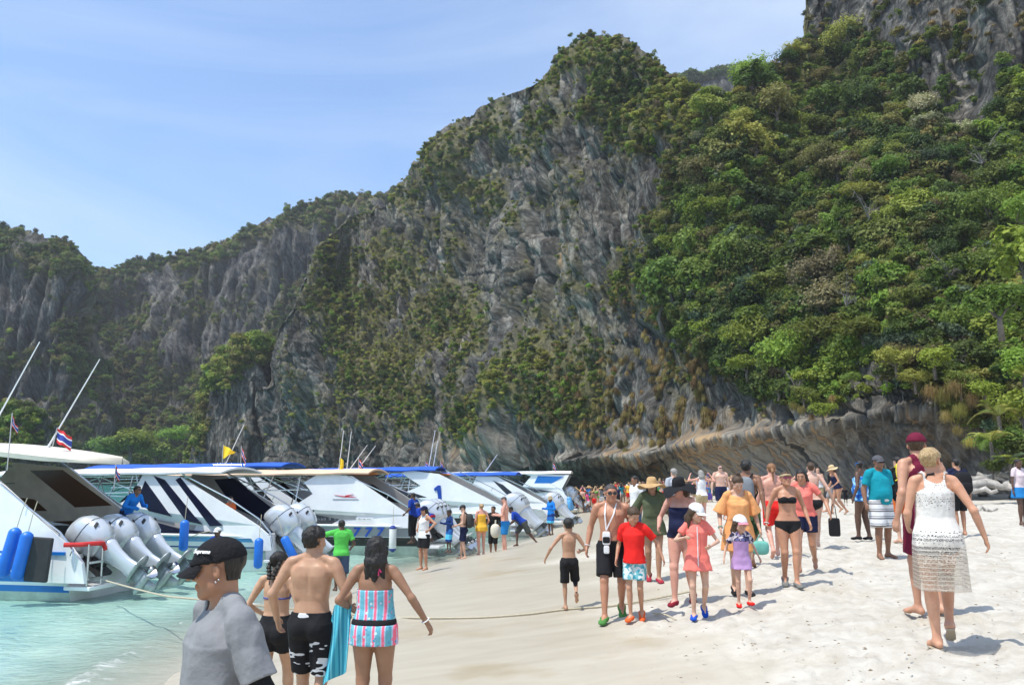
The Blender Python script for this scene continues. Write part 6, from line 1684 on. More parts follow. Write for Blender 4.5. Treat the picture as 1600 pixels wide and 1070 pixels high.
    def part(s, name, D, mat, root, region=None, noise=None, attrs=None):
        D = D.copy()
        if noise is not None:
            amp, sc = noise; m = np.abs(D) < amp * 3 + s.h * 2; X = s.coords()[m]; q_ = X * np.array(sc); D[m] = D[m] + amp * (.7 * fbm(q_, 2) + .55 * np.abs(perlin(q_ * 1.3 + 7)))
        if region is not None: D = np.maximum(D, region.astype(np.float32))
        return s.add_mesh(name, D, mat, root, attrs)
    # -------- wardrobe; every function adds one child mesh
    def shorts(s, root, mat, length=.75, top=.22, loose=.006, flare=.012, name='shorts', noise=(.006, (14, 14, 9))):
        x, y, t = s.tt(); D = s.union(('torso', 'legR', 'legL'), .03) - .008
        E = np.full(s.n, .25, np.float32)
        for i, (hip, knee, ank) in enumerate(s.legs):
            d = knee - hip; end = hip + d * min(length, 1.0) if length <= 1 else knee + (ank - knee) * (length - 1)
            lf = (1.0 + .22 * s.fat) * (.86 if s.child else 1)
            r0 = .098 * s.k * lf + loose; r1 = (.092 - .022 * length) * s.k * lf + loose + flare
            s.cone(E, hip + np.array([0, -.01, .02]) * s.k, hip + d * min(length, 1), (r0, r1), .02, capped=True)
            if length > 1: s.cone(E, knee, end, (r1, r1), .02, capped=True)
        D = smin(D, E, .02)
        X = s.coords(); reg = np.full(s.n, -9.0, np.float32)
        mid = (X - s.P)[..., 0] > 0
        for i, (hip, knee, ank) in enumerate(s.legs):
            tl = s.limb(hip, knee); L = np.linalg.norm(knee - hip); r = (tl - min(length, 1.0)) * L
            if length > 1: tl2 = s.limb(knee, ank); r = np.where(tl > 1, (tl2 - (length - 1)) * L, (tl - 1.3) * L)
            reg = np.where(mid if i == 0 else ~mid, r, reg)
        reg = np.maximum(reg, (t - top) * s.TL)
        return s.part(name, D, mat, root, reg, noise)
    def briefs(s, root, mat, top=.10, cut=.55, off=.006, name='bikini_bottom', side=.02):
        x, y, t = s.tt(); D = s.union(('torso', 'legR', 'legL'), .03) - off
        low = -.33 + cut * np.abs(x) * 2.0 + np.where(y < 0, -.05, .04)
        return s.part(name, D, mat, root, np.maximum((t - top) * s.TL, (low - t) * s.TL))
    def bra(s, root, mat, lo=.60, hi=.80, off=.007, back=(.645, .675), name='bikini_top', straps=None, cups=True):
        x, y, t = s.tt(); D = s.G['torso'] - off
        front = y > .02
        h = np.where(front, hi - (.25 * np.clip(.02 - np.abs(np.abs(x) - .06), -.04, 0) * -4 if cups else 0), back[1]); l = np.where(front, lo, back[0])
        reg = np.maximum(t - h, l - t) * s.TL
        if straps == 'halter':
            reg = np.minimum(reg, np.maximum(np.maximum(np.abs(np.abs(x) - (.062 - .12 * (t - .8))) - .007, .78 - t), np.where(front | (t > 1.0), 0, 9)))
        if straps == 'over': reg = np.minimum(reg, np.maximum(np.abs(np.abs(x) - .075) - .008, .7 - t))
        return s.part(name, D, mat, root, reg)
    def top(s, root, mat, hem=.0, neck=.97, sleeve=.5, loose=.012, flare=0.0, name='shirt', armhole=None, noise=(.008, (11, 11, 6)), neck_w=.070, sleeve_loose=.014, scoop=.0, drape=0.0):
        """t-shirt, tank or tunic; hem in torso units below which it ends, sleeve as fraction of the arm (0 none, 1 elbow, 2 wrist)"""
        x, y, t = s.tt(); D = s.union(('torso', 'legR', 'legL'), .03) - .008
        e = loose
        tab = [(q[0], q[1] + e * (1.0 if q[0] < .9 else .3), q[2] + e * (1.0 if q[0] < .9 else .3), q[3]) for q in s.tab if q[0] > -.15]
        if flare or hem < .05:
            flare = max(flare, .012)
            w = s.tab[2][1]; dd = s.tab[2][2]; bt = max(hem, -1.9)
            tab = [(bt, w + e + flare, dd + e + flare * .8, -.01 * s.k), (-.17, w + e + flare * .35 + .010, dd + e + .016, -.01 * s.k), (.02, w + e + .010, dd + e + .012, -.01 * s.k)] + [q for q in tab if q[0] > .1]
            if hem > -.17: tab = tab[1:]
        E = np.full(s.n, .25, np.float32)
        s.loft(E, s.P, s.T, s.TL, tab, k=.02)
        if s.sex == 'f' and not s.child: s.loft(E, s.P + s.T @ np.array([0, .03 * s.k, 0]), s.T, s.TL, [(hem if hem > .3 else .3, s.tab[4][1] + e, s.tab[4][2] + e, 0), (.72, s.tab[6][1] * .95, s.tab[6][2] + .030 * s.k, 0)], k=.03)
        D = smin(D, E, .02) if loose > .003 else D
        full = neck > .93
        reg = np.maximum((hem - t) * s.TL, (t - (1.30 if full else neck)) * s.TL)
        if full:      # round neck opening, deeper where scooped
            qz = (t - 1.06) * s.TL / s.k; qz = np.where(qz < 0, qz / (1 + scoop), qz * .25)
            nh = np.sqrt(x ** 2 + (y + .008) ** 2 + qz ** 2); reg = np.maximum(reg, (neck_w - nh) * s.k)
            D = np.minimum(D, np.where(t > .80, s.G['torso'] - max(.010, loose * .75), 9))
        if sleeve > 0:
            for i, (sh, el, wr) in enumerate(s.arms):
                g = s.G['armR' if i == 0 else 'armL'] - max(.009, loose * .7)
                fr = min(sleeve, 1.0); A = np.full(s.n, .25, np.float32)
                r0 = .052 * s.k * (1 + .2 * s.fat) * (.86 if s.sex == 'f' or s.child else 1) + sleeve_loose * .25; r1 = r0 * .90 + sleeve_loose * .7 + drape
                s.cone(A, sh, sh + (el - sh) * fr, (r0, r1), .01, capped=True)
                if sleeve > 1: s.cone(A, el, el + (wr - el) * (sleeve - 1), (r1, r1 * .75), .01, capped=True)
                tl = s.limb(sh, el); L = np.linalg.norm(el - sh); tw = s.limb(el, wr)
                inside = (tl - fr) * L if sleeve <= 1 else np.where(tl > .98, (tw - (sleeve - 1)) * np.linalg.norm(wr - el), (tl - 1.4) * L)
                g = np.maximum(np.minimum(g, A), inside.astype(np.float32))
                reg2 = np.maximum(D, reg.astype(np.float32)); D = None
                D = smin(reg2, g, .015); reg = np.full(s.n, -9.0, np.float32)
                reg = np.maximum(reg, -9)
        elif armhole is not None:
            for i in (0, 1):
                sh = s.arms[i][0]; ctr = sh + s.T @ np.array([0, 0, -.01]) * s.k
                q = (s.coords() - ctr) @ s.T; r = np.sqrt(q[..., 1] ** 2 + (q[..., 2]) ** 2); sgx = 1 if i == 0 else -1
                reg = np.maximum(reg, np.where(q[..., 0] * sgx > -.075 * s.k, armhole * s.k - r, -9) * 1.0)
                reg = np.maximum(reg, q[..., 0] * sgx - .035 * s.k)
        return s.part(name, D, mat, root, reg, noise)
    def sleeves(s, root, mat, a=.3, b=1.95, name='arm_sleeve'):
        for i, (sh, el, wr) in enumerate(s.arms):
            g = s.G['armR' if i == 0 else 'armL'] - .006; tl = s.limb(sh, el); tw = s.limb(el, wr)
            s.part(name, g, mat, root, np.maximum(a - tl, np.where(tl > 1, tw - (b - 1), -1)) * .25)
    def shoes(s, root, mat, off=.008, low=True, name='shoe', top=-.005):
        for i, (ank, FF, q) in enumerate(s.foot):
            c = (s.coords() - ank) @ FF / q; D = s.G['legR' if i == 0 else 'legL'] - off
            s.part(name, D, mat, root, np.maximum(c[..., 2] - top + .25 * np.clip(c[..., 1] - .02, 0, .1), np.abs(c[..., 1] - .06) - .17) * .9)
    def hair(s, root, mat, style='short', amp=.008, off=.010, line=None, name='hair'):
        x, y, z = s.hh(); D = s.G['head'] - off * s.hs
        # hairline: above the brow in front, down to the nape behind
        front = .062 if line is None else line
        hl = np.interp(y, [-.10, -.03, .0, .03, .06, .10], [-.055, -.045, -.012, .012, front, front + .01])
        if style == 'long': hl = np.interp(y, [-.10, -.03, .0, .03, .06, .10], [-.10, -.10, -.07, .00, front, front + .01])
        reg = (hl - z) * s.hs
        if style in ('short', 'bun', 'topbun', 'tail'): reg = np.maximum(reg, np.where((z < .028) & (y > -.045), (.5 - 0 * z) * .02 + (np.abs(x) - .066) * .5, -9) * s.hs)
        if style in ('long', 'shoulder', 'bob'):
            ln = {'long': .36, 'shoulder': .24, 'bob': .15}[style]
            E = np.full(s.n, .25, np.float32)
            for dx, dy, w in ((-.045, -.055, .045), (0, -.075, .05), (.045, -.055, .045), (-.062, -.01, .028), (.062, -.01, .028)):
                a = s.hc + s.HF @ (np.array([dx, dy, 0]) * s.hs); b = s.hc + s.HF @ (np.array([dx * 1.15, dy - .03, -.10]) * s.hs) * 1.0
                c = b + np.array([dx * .2, 0, -(ln - .10)]) * s.k
                # rest on the shoulders and back
                s.cone(E, a, b, (w * s.hs, w * s.hs), .02); s.cone(E, b, c, (w * s.hs, w * .62 * s.hs), .02)
            D = smin(np.maximum(D, reg.astype(np.float32)), E, .02); reg = None
        if style == 'bun' or style == 'topbun':
            c = s.hc + s.HF @ (np.array([0, -.105, .035] if style == 'bun' else [0, -.055, .135]) * s.hs)
            D = np.maximum(D, reg.astype(np.float32)); s.ell(D, c, np.array([.036, .034, .034] if style == 'topbun' else [.048, .042, .045]) * s.hs, None, .012); reg = None
        if style == 'tail':
            D = np.maximum(D, reg.astype(np.float32)); a = s.hc + s.HF @ (np.array([0, -.10, .02]) * s.hs); s.cone(D, a, a + s.HF @ np.array([0, -.05, -.06]) * s.k, (.03 * s.hs, .028 * s.hs), .012); s.cone(D, a + s.HF @ np.array([0, -.05, -.06]) * s.k, a + np.array([0, 0, -.24]) * s.k + s.HF @ np.array([0, -.05, 0]) * s.k, (.028 * s.hs, .012 * s.hs), .012); reg = None
        return s.part(name, D, mat, root, reg, (amp, (38, 38, 22)))
    def eyes(s, root):
        for sg in (1, -1):
            mb = MB(); mb.ell((0, 0, 0), (.0125 * s.hs, .0105 * s.hs, .0062 * s.hs), 12, 8); o = mb.build('eye', EYEW, root, smooth=True); o.location = s.hpt(sg * .031, .0835, .006); o.rotation_euler = Matrix(s.HF.tolist()).to_euler()
            mb = MB(); mb.ell((0, .0075 * s.hs, 0), (.0055 * s.hs, .0045 * s.hs, .0055 * s.hs), 10, 6); mb.build('iris', EYED, o, smooth=True)
            mb = MB(); mb.tube([s.hpt(sg * .014, .098, .026), s.hpt(sg * .032, .096, .031), s.hpt(sg * .052, .082, .024)], [.003, .0048, .002], 6); mb.build('eyebrow', HBLK, root, smooth=True)
            mb = MB(); mb.tube([s.hpt(sg * .018, .094, .011), s.hpt(sg * .031, .0965, .0145), s.hpt(sg * .045, .088, .010)], .0018, 5); mb.build('eyelid', DARKP, root, smooth=True)
    def hpt(s, x, y, z): return s.hc + s.HF @ (np.array([x, y, z]) * s.hs)
    def glasses(s, root, mat=None, name='sunglasses', big=1.0):
        mb = MB()
        for sg in (1, -1):
            ring = []
            for q in range(12):
                a = 2 * math.pi * q / 12; ring.append((sg * .033 + .026 * big * math.copysign(abs(math.cos(a)) ** .7, math.cos(a)), .006 + .019 * big * math.copysign(abs(math.sin(a)) ** .7, math.sin(a))))
            f = [tuple(s.hpt(px_, .104 - 1.6 * px_ * px_ * 4, pz_)) for px_, pz_ in ring]; b = [tuple(s.hpt(px_, .098 - 1.6 * px_ * px_ * 4, pz_)) for px_, pz_ in ring]
            mb.loft([b, f])
            mb.tube([s.hpt(sg * .058, .094, .012), s.hpt(sg * .076, .06, .012), s.hpt(sg * .080, -.01, .004)], .003 * s.hs, 5)
        mb.tube([s.hpt(-.012, .103, .012), s.hpt(.012, .103, .012)], .003 * s.hs, 5)
        return mb.build(name, mat or BLACKG, root)
    def cap(s, root, mat, brim=.075, back=False, name='cap', visor=False, tilt=0, off=.014, zline=.028, mat2=None):
        x, y, z = s.hh(); D = s.G['head'] - off * s.hs
        D = smin(D, (np.sqrt((x / .084) ** 2 + ((y + .010) / .104) ** 2 + ((z - .040) / .086) ** 2) - 1) * .085 * s.hs, .01).astype(np.float32)
        reg = (zline + .18 * (y - .09) * -0.25 - z) * s.hs
        if visor: reg = np.maximum(reg, (z - zline - .035) * s.hs)
        s.part(name, D, mat, root, reg)
        mb = MB(); top = []; bot = []; sg = -1 if back else 1
        for j in range(7):
            v = j / 6; row = []
            for i in range(13):
                a = -1 + i / 6; w = .072; xx = w * math.sin(a * 1.35) / math.sin(1.35) * (1 + .06 * v); yy = sg * (.088 + brim * v * (1 - .55 * a * a * 1) - .045 * a * a)
                zz = zline + .012 - .020 * v - .016 * a * a + tilt * v
                row.append((xx, yy, zz))
            top.append([tuple(s.hpt(*p)) for p in row]); bot.append([tuple(s.hpt(p[0], p[1], p[2] - .005)) for p in row])
        V = [p for r_ in top for p in r_] + [p for r_ in bot for p in r_]; n = 91
        F = [tuple(f) for f in grid_faces(7, 13)] + [tuple(n + q for q in f[::-1]) for f in grid_faces(7, 13)]
        F += [(i + 78, i + 79, n + i + 79, n + i + 78) for i in range(12)] + [(i * 13, (i + 1) * 13, n + (i + 1) * 13, n + i * 13) for i in range(6)] + [((i + 1) * 13 + 12, i * 13 + 12, n + i * 13 + 12, n + (i + 1) * 13 + 12) for i in range(6)]
        mb.add(V, F); mb.build('brim', mat2 or mat, root, smooth=True)
    def hat(s, root, mat, brim=.15, crown=.10, floppy=.02, name='sun_hat', band=None, zline=.030):
        mb = MB(); n = 36; rings = []
        prof = [(.30, crown + .035), (.62, crown + .03), (.88, crown + .005), (.98, crown * .5), (1.03, 0)]
        for r_, z_ in prof: rings.append([tuple(s.hpt(.088 * r_ * math.cos(t), -.008 + .105 * r_ * math.sin(t), zline + z_)) for t in np.linspace(0, 2 * math.pi, n, endpoint=False)])
        for v in (.15, .4, .7, 1.0):
            rings.append([tuple(s.hpt((.090 + brim * v) * math.cos(t), -.008 + (.107 + brim * v) * math.sin(t), zline - .004 - .02 * v + floppy * v * math.sin(3 * t + .7) * 1.0 - floppy * v * v)) for t in np.linspace(0, 2 * math.pi, n, endpoint=False)])
        for v in (1.0, .5, .05):
            rings.append([tuple(s.hpt((.089 + brim * v) * math.cos(t), -.008 + (.106 + brim * v) * math.sin(t), zline - .010 - .02 * v + floppy * v * math.sin(3 * t + .7) - floppy * v * v)) for t in np.linspace(0, 2 * math.pi, n, endpoint=False)])
        V = [p for r_ in rings for p in r_]; F = [tuple(f) for f in grid_faces(len(rings), n, True)] + [tuple(range(n))[::-1]]
        mb.add(V, F); mb.build(name, mat, root, smooth=True)
        if band:
            mb = MB(); mb.loft([[tuple(s.hpt(.091 * r_ * math.cos(t), -.008 + .108 * r_ * math.sin(t), zline + z_)) for t in np.linspace(0, 2 * math.pi, n, endpoint=False)] for r_, z_ in ((1.02, .004), (1.0, .03))], cap=False); mb.build('hat_band', band, root, smooth=True)
    def wrist(s, root, mat, i=0, name='bracelet', r=.034):
        sh, el, wr = s.arms[i]; u = nrm(wr - el); mb = MB(); F = frame(u, (0, 0.1, 1)) if abs(u[2]) < .9 else frame(u, (0, 1, 0))
        c = wr - u * .02 * s.k; n = 16; pts = [c + F @ np.array([r * s.k * math.cos(t), 0, r * s.k * math.sin(t)]) for t in np.linspace(0, 2 * math.pi, n)]
        mb.tube(pts, .0055, 5, cap=False); return mb.build(name, mat, root, smooth=True)
PGROUP = 'visitors on the beach'
def fig_root(px, py, label, face, group=None, z=None, Y=None, name='person'):
    """face = compass-like heading: 0 looks away from the lens, 180 towards it, 90 to the left of the picture"""
    if Y is not None: p = at_depth(px, py, Y); loc = (p[0], p[1], float(beach_z(p[0], p[1])) if z is None else z)
    else:
        p = ground(px, py); loc = (p[0], p[1], float(beach_z(p[0], p[1])))
    return empty(name, tuple(float(v) for v in loc), R(face), label, name if name != 'person' else 'person', group)
def height_for(root, py_top, face=0):
    """height that makes the figure reach the photo row py_top"""
    Y = root.location.y; px = to_pix(np.array(root.location))[0]; return float(at_depth(px, py_top, Y)[2] - root.location.z)
# ================================================================== CLOTH PATTERNS
def pat(name, fn):
    if name in MATS: return MATS[name]
    m, nt, out = new_mat(name); p = nd(nt, 'BsdfPrincipled'); p.inputs['Roughness'].default_value = .85; p.inputs['Specular IOR Level'].default_value = .2
    tc = nd(nt, 'TexCoord'); n = nd(nt, 'TexNoise', Scale=16.0, Detail=3.0); nt.links.new(tc.outputs['Object'], n.inputs['Vector']); b = nd(nt, 'Bump', Strength=.4, Distance=.02); nt.links.new(n.outputs['Fac'], b.inputs['Height']); nt.links.new(b.outputs['Normal'], p.inputs['Normal'])
    nt.links.new(p.outputs[0], out.inputs['Surface'])
    fn(nt, tc, p, out); MATS[name] = m; return m
def ramp(nt, fac, stops, const=True):
    r = nd(nt, 'ValToRGB'); e = r.color_ramp.elements; r.color_ramp.interpolation = 'CONSTANT' if const else 'LINEAR'
    e[0].position = stops[0][0]; e[0].color = tuple(stops[0][1]) + (1,); e[1].position = stops[1][0]; e[1].color = tuple(stops[1][1]) + (1,)
    for p_, c in stops[2:]:
        q = e.new(p_); q.color = tuple(c) + (1,)
    nt.links.new(fac, r.inputs['Fac']); return r
def mapped(nt, tc, scale, rot=(0, 0, 0), loc=(0, 0, 0)):
    m = nd(nt, 'Mapping'); m.inputs['Scale'].default_value = scale; m.inputs['Rotation'].default_value = rot; m.inputs['Location'].default_value = loc; nt.links.new(tc.outputs['Object'], m.inputs['Vector']); return m.outputs['Vector']
def f_shards(nt, tc, p, out):
    v = mapped(nt, tc, (5, 5, 14), (0, R(-28), 0)); n = nd(nt, 'TexNoise', Scale=1.25, Detail=1.5); nt.links.new(v, n.inputs['Vector'])
    s = nd(nt, 'SeparateXYZ'); nt.links.new(tc.outputs['Object'], s.inputs[0]); mr = nd(nt, 'MapRange'); mr.inputs['From Min'].default_value = .62; mr.inputs['From Max'].default_value = .80; mr.inputs['To Min'].default_value = .0; mr.inputs['To Max'].default_value = -.10; nt.links.new(s.outputs['Z'], mr.inputs['Value'])
    a = nd(nt, 'Math', operation='ADD'); nt.links.new(n.outputs['Fac'], a.inputs[0]); nt.links.new(mr.outputs[0], a.inputs[1])
    r = ramp(nt, a.outputs[0], [(0, (.012, .012, .014)), (.555, (.55, .56, .58)), (.66, (.012, .012, .014))]); nt.links.new(r.outputs[0], p.inputs['Base Color'])
def f_floral(nt, tc, p, out):
    v = mapped(nt, tc, (1, 1, .02)); w = nd(nt, 'TexWave', Scale=4.2, Distortion=.4, Detail=1.0); w.wave_type = 'BANDS'; w.bands_direction = 'X'; nt.links.new(v, w.inputs['Vector'])
    r = ramp(nt, w.outputs['Fac'], [(0, (.14, .42, .52)), (.32, (.035, .06, .16)), (.37, (.24, .55, .62)), (.66, (.50, .48, .66)), (.86, (.85, .16, .24))])
    vo = nd(nt, 'TexVoronoi', Scale=22.0); nt.links.new(tc.outputs['Object'], vo.inputs['Vector']); r2 = ramp(nt, vo.outputs['Distance'], [(0, (1, 1, 1)), (.24, (0, 0, 0))])
    r3 = ramp(nt, vo.outputs['Color'], [(0, (.75, .22, .32)), (.45, (.55, .72, .75)), (.6, (.10, .30, .45)), (.8, (.62, .58, .70))])
    m = nd(nt, 'MixRGB'); nt.links.new(r2.outputs[0], m.inputs['Fac']); nt.links.new(r.outputs[0], m.inputs['Color1']); nt.links.new(r3.outputs[0], m.inputs['Color2']); nt.links.new(m.outputs[0], p.inputs['Base Color'])
def f_cells(cols, scale, stretch=(1, 1, 1)):
    def f(nt, tc, p, out):
        v = mapped(nt, tc, stretch); n = nd(nt, 'TexNoise', Scale=scale * .5, Detail=1.0); nt.links.new(v, n.inputs['Vector']); vo = nd(nt, 'TexVoronoi', Scale=scale)
        ad = nd(nt, 'MixRGB', blend_type='ADD'); ad.inputs['Fac'].default_value = .12; nt.links.new(v, ad.inputs['Color1']); nt.links.new(n.outputs['Color'], ad.inputs['Color2']); nt.links.new(ad.outputs[0], vo.inputs['Vector'])
        s = nd(nt, 'SeparateXYZ'); nt.links.new(vo.outputs['Color'], s.inputs[0]); k = len(cols); r = ramp(nt, s.outputs['X'], [(i / k, c) for i, c in enumerate(cols)]); nt.links.new(r.outputs[0], p.inputs['Base Color'])
    return f
def f_zstripe(stops, scale, loc=0, axis='Z', rot=0):
    def f(nt, tc, p, out):
        v = mapped(nt, tc, (1, 1, 1), (0, rot, 0), (0, 0, loc)); s = nd(nt, 'SeparateXYZ'); nt.links.new(v, s.inputs[0]); a = nd(nt, 'Math', operation='MULTIPLY'); a.inputs[1].default_value = scale; nt.links.new(s.outputs[axis], a.inputs[0])
        fr = nd(nt, 'Math', operation='FRACT'); nt.links.new(a.outputs[0], fr.inputs[0]); r = ramp(nt, fr.outputs[0], stops); nt.links.new(r.outputs[0], p.inputs['Base Color'])
    return f
def f_lace(nt, tc, p, out):
    """white crochet: see-through between the threads, denser at the top, scalloped net in the skirt"""
    s = nd(nt, 'SeparateXYZ'); nt.links.new(tc.outputs['Object'], s.inputs[0])
    vo = nd(nt, 'TexVoronoi', Scale=46.0); vo.feature = 'DISTANCE_TO_EDGE'; nt.links.new(mapped(nt, tc, (1, 1, 1.3)), vo.inputs['Vector'])
    w = nd(nt, 'TexWave', Scale=9.0, Distortion=1.2, Detail=0.0); w.bands_direction = 'Z'; w.wave_profile = 'SIN'; nt.links.new(tc.outputs['Object'], w.inputs['Vector'])
    vs = nd(nt, 'TexVoronoi', Scale=9.0); nt.links.new(mapped(nt, tc, (1, 1, 1.5)), vs.inputs['Vector']); rg_ = nd(nt, 'Math', operation='MULTIPLY'); rg_.inputs[1].default_value = 9.0; nt.links.new(vs.outputs['Distance'], rg_.inputs[0]); fr = nd(nt, 'Math', operation='FRACT'); nt.links.new(rg_.outputs[0], fr.inputs[0])
    # how dense by height
    zr = nd(nt, 'ValToRGB'); mz = nd(nt, 'MapRange'); mz.inputs['From Min'].default_value = .45; mz.inputs['From Max'].default_value = 1.45; nt.links.new(s.outputs['Z'], mz.inputs['Value']); nt.links.new(mz.outputs[0], zr.inputs['Fac'])
    e = zr.color_ramp.elements; e[0].position = 0; e[0].color = (.04,) * 3 + (1,); e[1].position = 1; e[1].color = (.16,) * 3 + (1,)
    for p_, c in ((.24, .03), (.30, .10), (.33, .03), (.40, .03), (.42, .4), (.45, .05), (.52, .12), (.55, .5), (.72, .34), (.78, .12), (.86, .30)):
        q = e.new(p_); q.color = (c, c, c, 1)
    a1 = nd(nt, 'Math', operation='LESS_THAN'); nt.links.new(vo.outputs['Distance'], a1.inputs[0]); nt.links.new(zr.outputs['Color'], a1.inputs[1])
    a2 = nd(nt, 'Math', operation='LESS_THAN'); nt.links.new(fr.outputs[0], a2.inputs[0]); a2.inputs[1].default_value = .17
    a3 = nd(nt, 'Math', operation='GREATER_THAN'); nt.links.new(w.outputs['Fac'], a3.inputs[0]); a3.inputs[1].default_value = .93
    mx = nd(nt, 'Math', operation='MAXIMUM'); nt.links.new(a1.outputs[0], mx.inputs[0]); nt.links.new(a2.outputs[0], mx.inputs[1]); m2 = nd(nt, 'Math', operation='MAXIMUM'); nt.links.new(mx.outputs[0], m2.inputs[0]); nt.links.new(a3.outputs[0], m2.inputs[1])
    mr = nd(nt, 'MapRange'); mr.inputs['To Min'].default_value = .16; mr.inputs['To Max'].default_value = .95; nt.links.new(m2.outputs[0], mr.inputs['Value'])
    lc = ramp(nt, mz.outputs[0], [(.28, (.50, .44, .36)), (.50, (.74, .71, .66))], False); nt.links.new(lc.outputs[0], p.inputs['Base Color'])
    nt.links.new(mr.outputs[0], p.inputs['Alpha'])
BLK = cloth('black_cloth', (.014, .014, .016)); WHT = cloth('white_cloth', (.74, .74, .74)); GREYT = cloth('grey_marl', (.235, .24, .25), bump=.8, bscale=9); REDC = cloth('red_cloth', (.74, .022, .018))
OLV = cloth('olive_cloth', (.085, .10, .055)); CORAL = cloth('coral_cloth', (.82, .20, .16)); PEACH = cloth('peach_cloth', (.78, .36, .14)); LILAC = cloth('lilac_cloth', (.42, .26, .48)); NAVC = cloth('navy_cloth', (.012, .016, .05)); ROYAL = cloth('royal_blue_cloth', (.010, .045, .30))
AZURE = cloth('azure_cloth', (.012, .19, .62)); TURQ = cloth('turquoise_cloth', (.006, .26, .33)); GREENC = cloth('green_cloth', (.09, .48, .08)); YEL = cloth('yellow_cloth', (.82, .46, .05)); MAROON = cloth('maroon_cloth', (.14, .010, .032)); DENIM = cloth('denim_cloth', (.05, .08, .14)); PINKC = cloth('pink_cloth', (.75, .25, .33)); KHAKI = cloth('khaki_cloth', (.42, .34, .20)); BLUEC = cloth('blue_cloth', (.02, .20, .50))
STRAW = cloth('straw', (.56, .36, .17), bump=.9, bscale=60, var=.3); STRAWL = cloth('straw_pale', (.62, .47, .27), bump=.9, bscale=60, var=.3)
SHARD = pat('black_white_shards', f_shards); FLORAL = pat('blue_pink_tribal', f_floral); LACE = pat('white_crochet', f_lace)
BLULEAF = pat('blue_floral', f_cells([(.02, .10, .42), (.03, .22, .60), (.30, .55, .75), (.02, .12, .40)], 17)); GRNLEAF = pat('dark_green_leaf', f_cells([(.02, .07, .03), (.05, .12, .04), (.015, .04, .02), (.10, .16, .06)], 14)); TEALPAT = pat('teal_white_print', f_cells([(.60, .68, .66), (.05, .28, .36), (.16, .42, .46), (.55, .62, .62)], 26)); FLORALBW = pat('black_white_floral', f_cells([(.45, .42, .48), (.03, .03, .06), (.55, .50, .55), (.10, .10, .22)], 30))
GSTRIPE = pat('white_grey_stripes', f_zstripe([(0, (.66, .66, .66)), (.42, (.16, .16, .17)), (.62, (.66, .66, .66)), (.74, (.22, .22, .23)), (.86, (.66, .66, .66))], 8.5)); BWSTRIPE = pat('black_white_stripes', f_zstripe([(0, (.012, .012, .014)), (.55, (.66, .66, .66)), (.80, (.012, .012, .014))], 30)); TOWELP = pat('teal_towel', f_zstripe([(0, (.05, .34, .48)), (.3, (.10, .50, .60)), (.62, (.04, .26, .40)), (.8, (.16, .55, .62))], 17, axis='X')); BLUFADE = pat('blue_print_shorts', f_zstripe([(0, (.10, .50, .75)), (.3, (.02, .12, .40)), (.6, (.015, .05, .20))], 1.9, .1))

VOX = lambda Y: float(np.clip(.78 * Y / 832 + .0008, .0078, .026))
STEP = ((.075, .22, 0, 0), (-.075, -.26, .07, 38)); STEPL = ((.075, -.26, .07, 38), (-.075, .22, 0, 0)); STAND = ((.09, .02, 0), (-.09, -.02, 0)); WIDE = ((.14, .03, 0), (-.14, -.02, 0))
HANG = ((.10, .02, -.525), (-.10, .02, -.525)); SWING = ((.11, -.16, -.50), (-.11, .17, -.49)); SWINGL = ((.11, .17, -.49), (-.11, -.16, -.50)); ELB = ((.02, .27, -.22), (-.02, .27, -.22)); HIPS = ((.10, .06, -.36, .9, -.6, 0), (-.10, .06, -.36, -.9, -.6, 0))
def person(px, top, foot, label, face, sex='m', skin='tan', Y=None, z=None, H=None, group=None, vox=None, **kw):
    root = fig_root(px, foot, label, face, group or PGROUP, z=z, Y=Y); tag(root, label, 'person', group or PGROUP)
    if H is None: H = height_for(root, top) / (.985)
    f = Fig(H, sex, vox=vox or VOX(root.location.y), **kw)
    f.skinm = skin_mat(SK[skin] if isinstance(skin, str) else skin)
    f.body(root, f.skinm); f.root = root
    return root, f
def wpt(root, p): return tuple(Matrix.Translation(root.location) @ Matrix.Rotation(root.rotation_euler[2], 4, 'Z') @ Vector([float(q) for q in p]))
def rounded(mb, c, r, F=None, p=3.2, nu=20, nv=12, m=0):
    V = []
    for j in range(nv + 1):
        ph = math.pi * (j / nv - .5)
        for i in range(nu):
            th = 2 * math.pi * i / nu; q = [math.cos(ph) * math.cos(th), math.cos(ph) * math.sin(th), math.sin(ph)]
            q = np.array([math.copysign(abs(v) ** (2 / p), v) for v in q]) * np.array(r); q = (F @ q if F is not None else q) + np.array(c); V.append(q)
    mb.add(V, [tuple(f) for f in grid_faces(nv + 1, nu, True)], m)
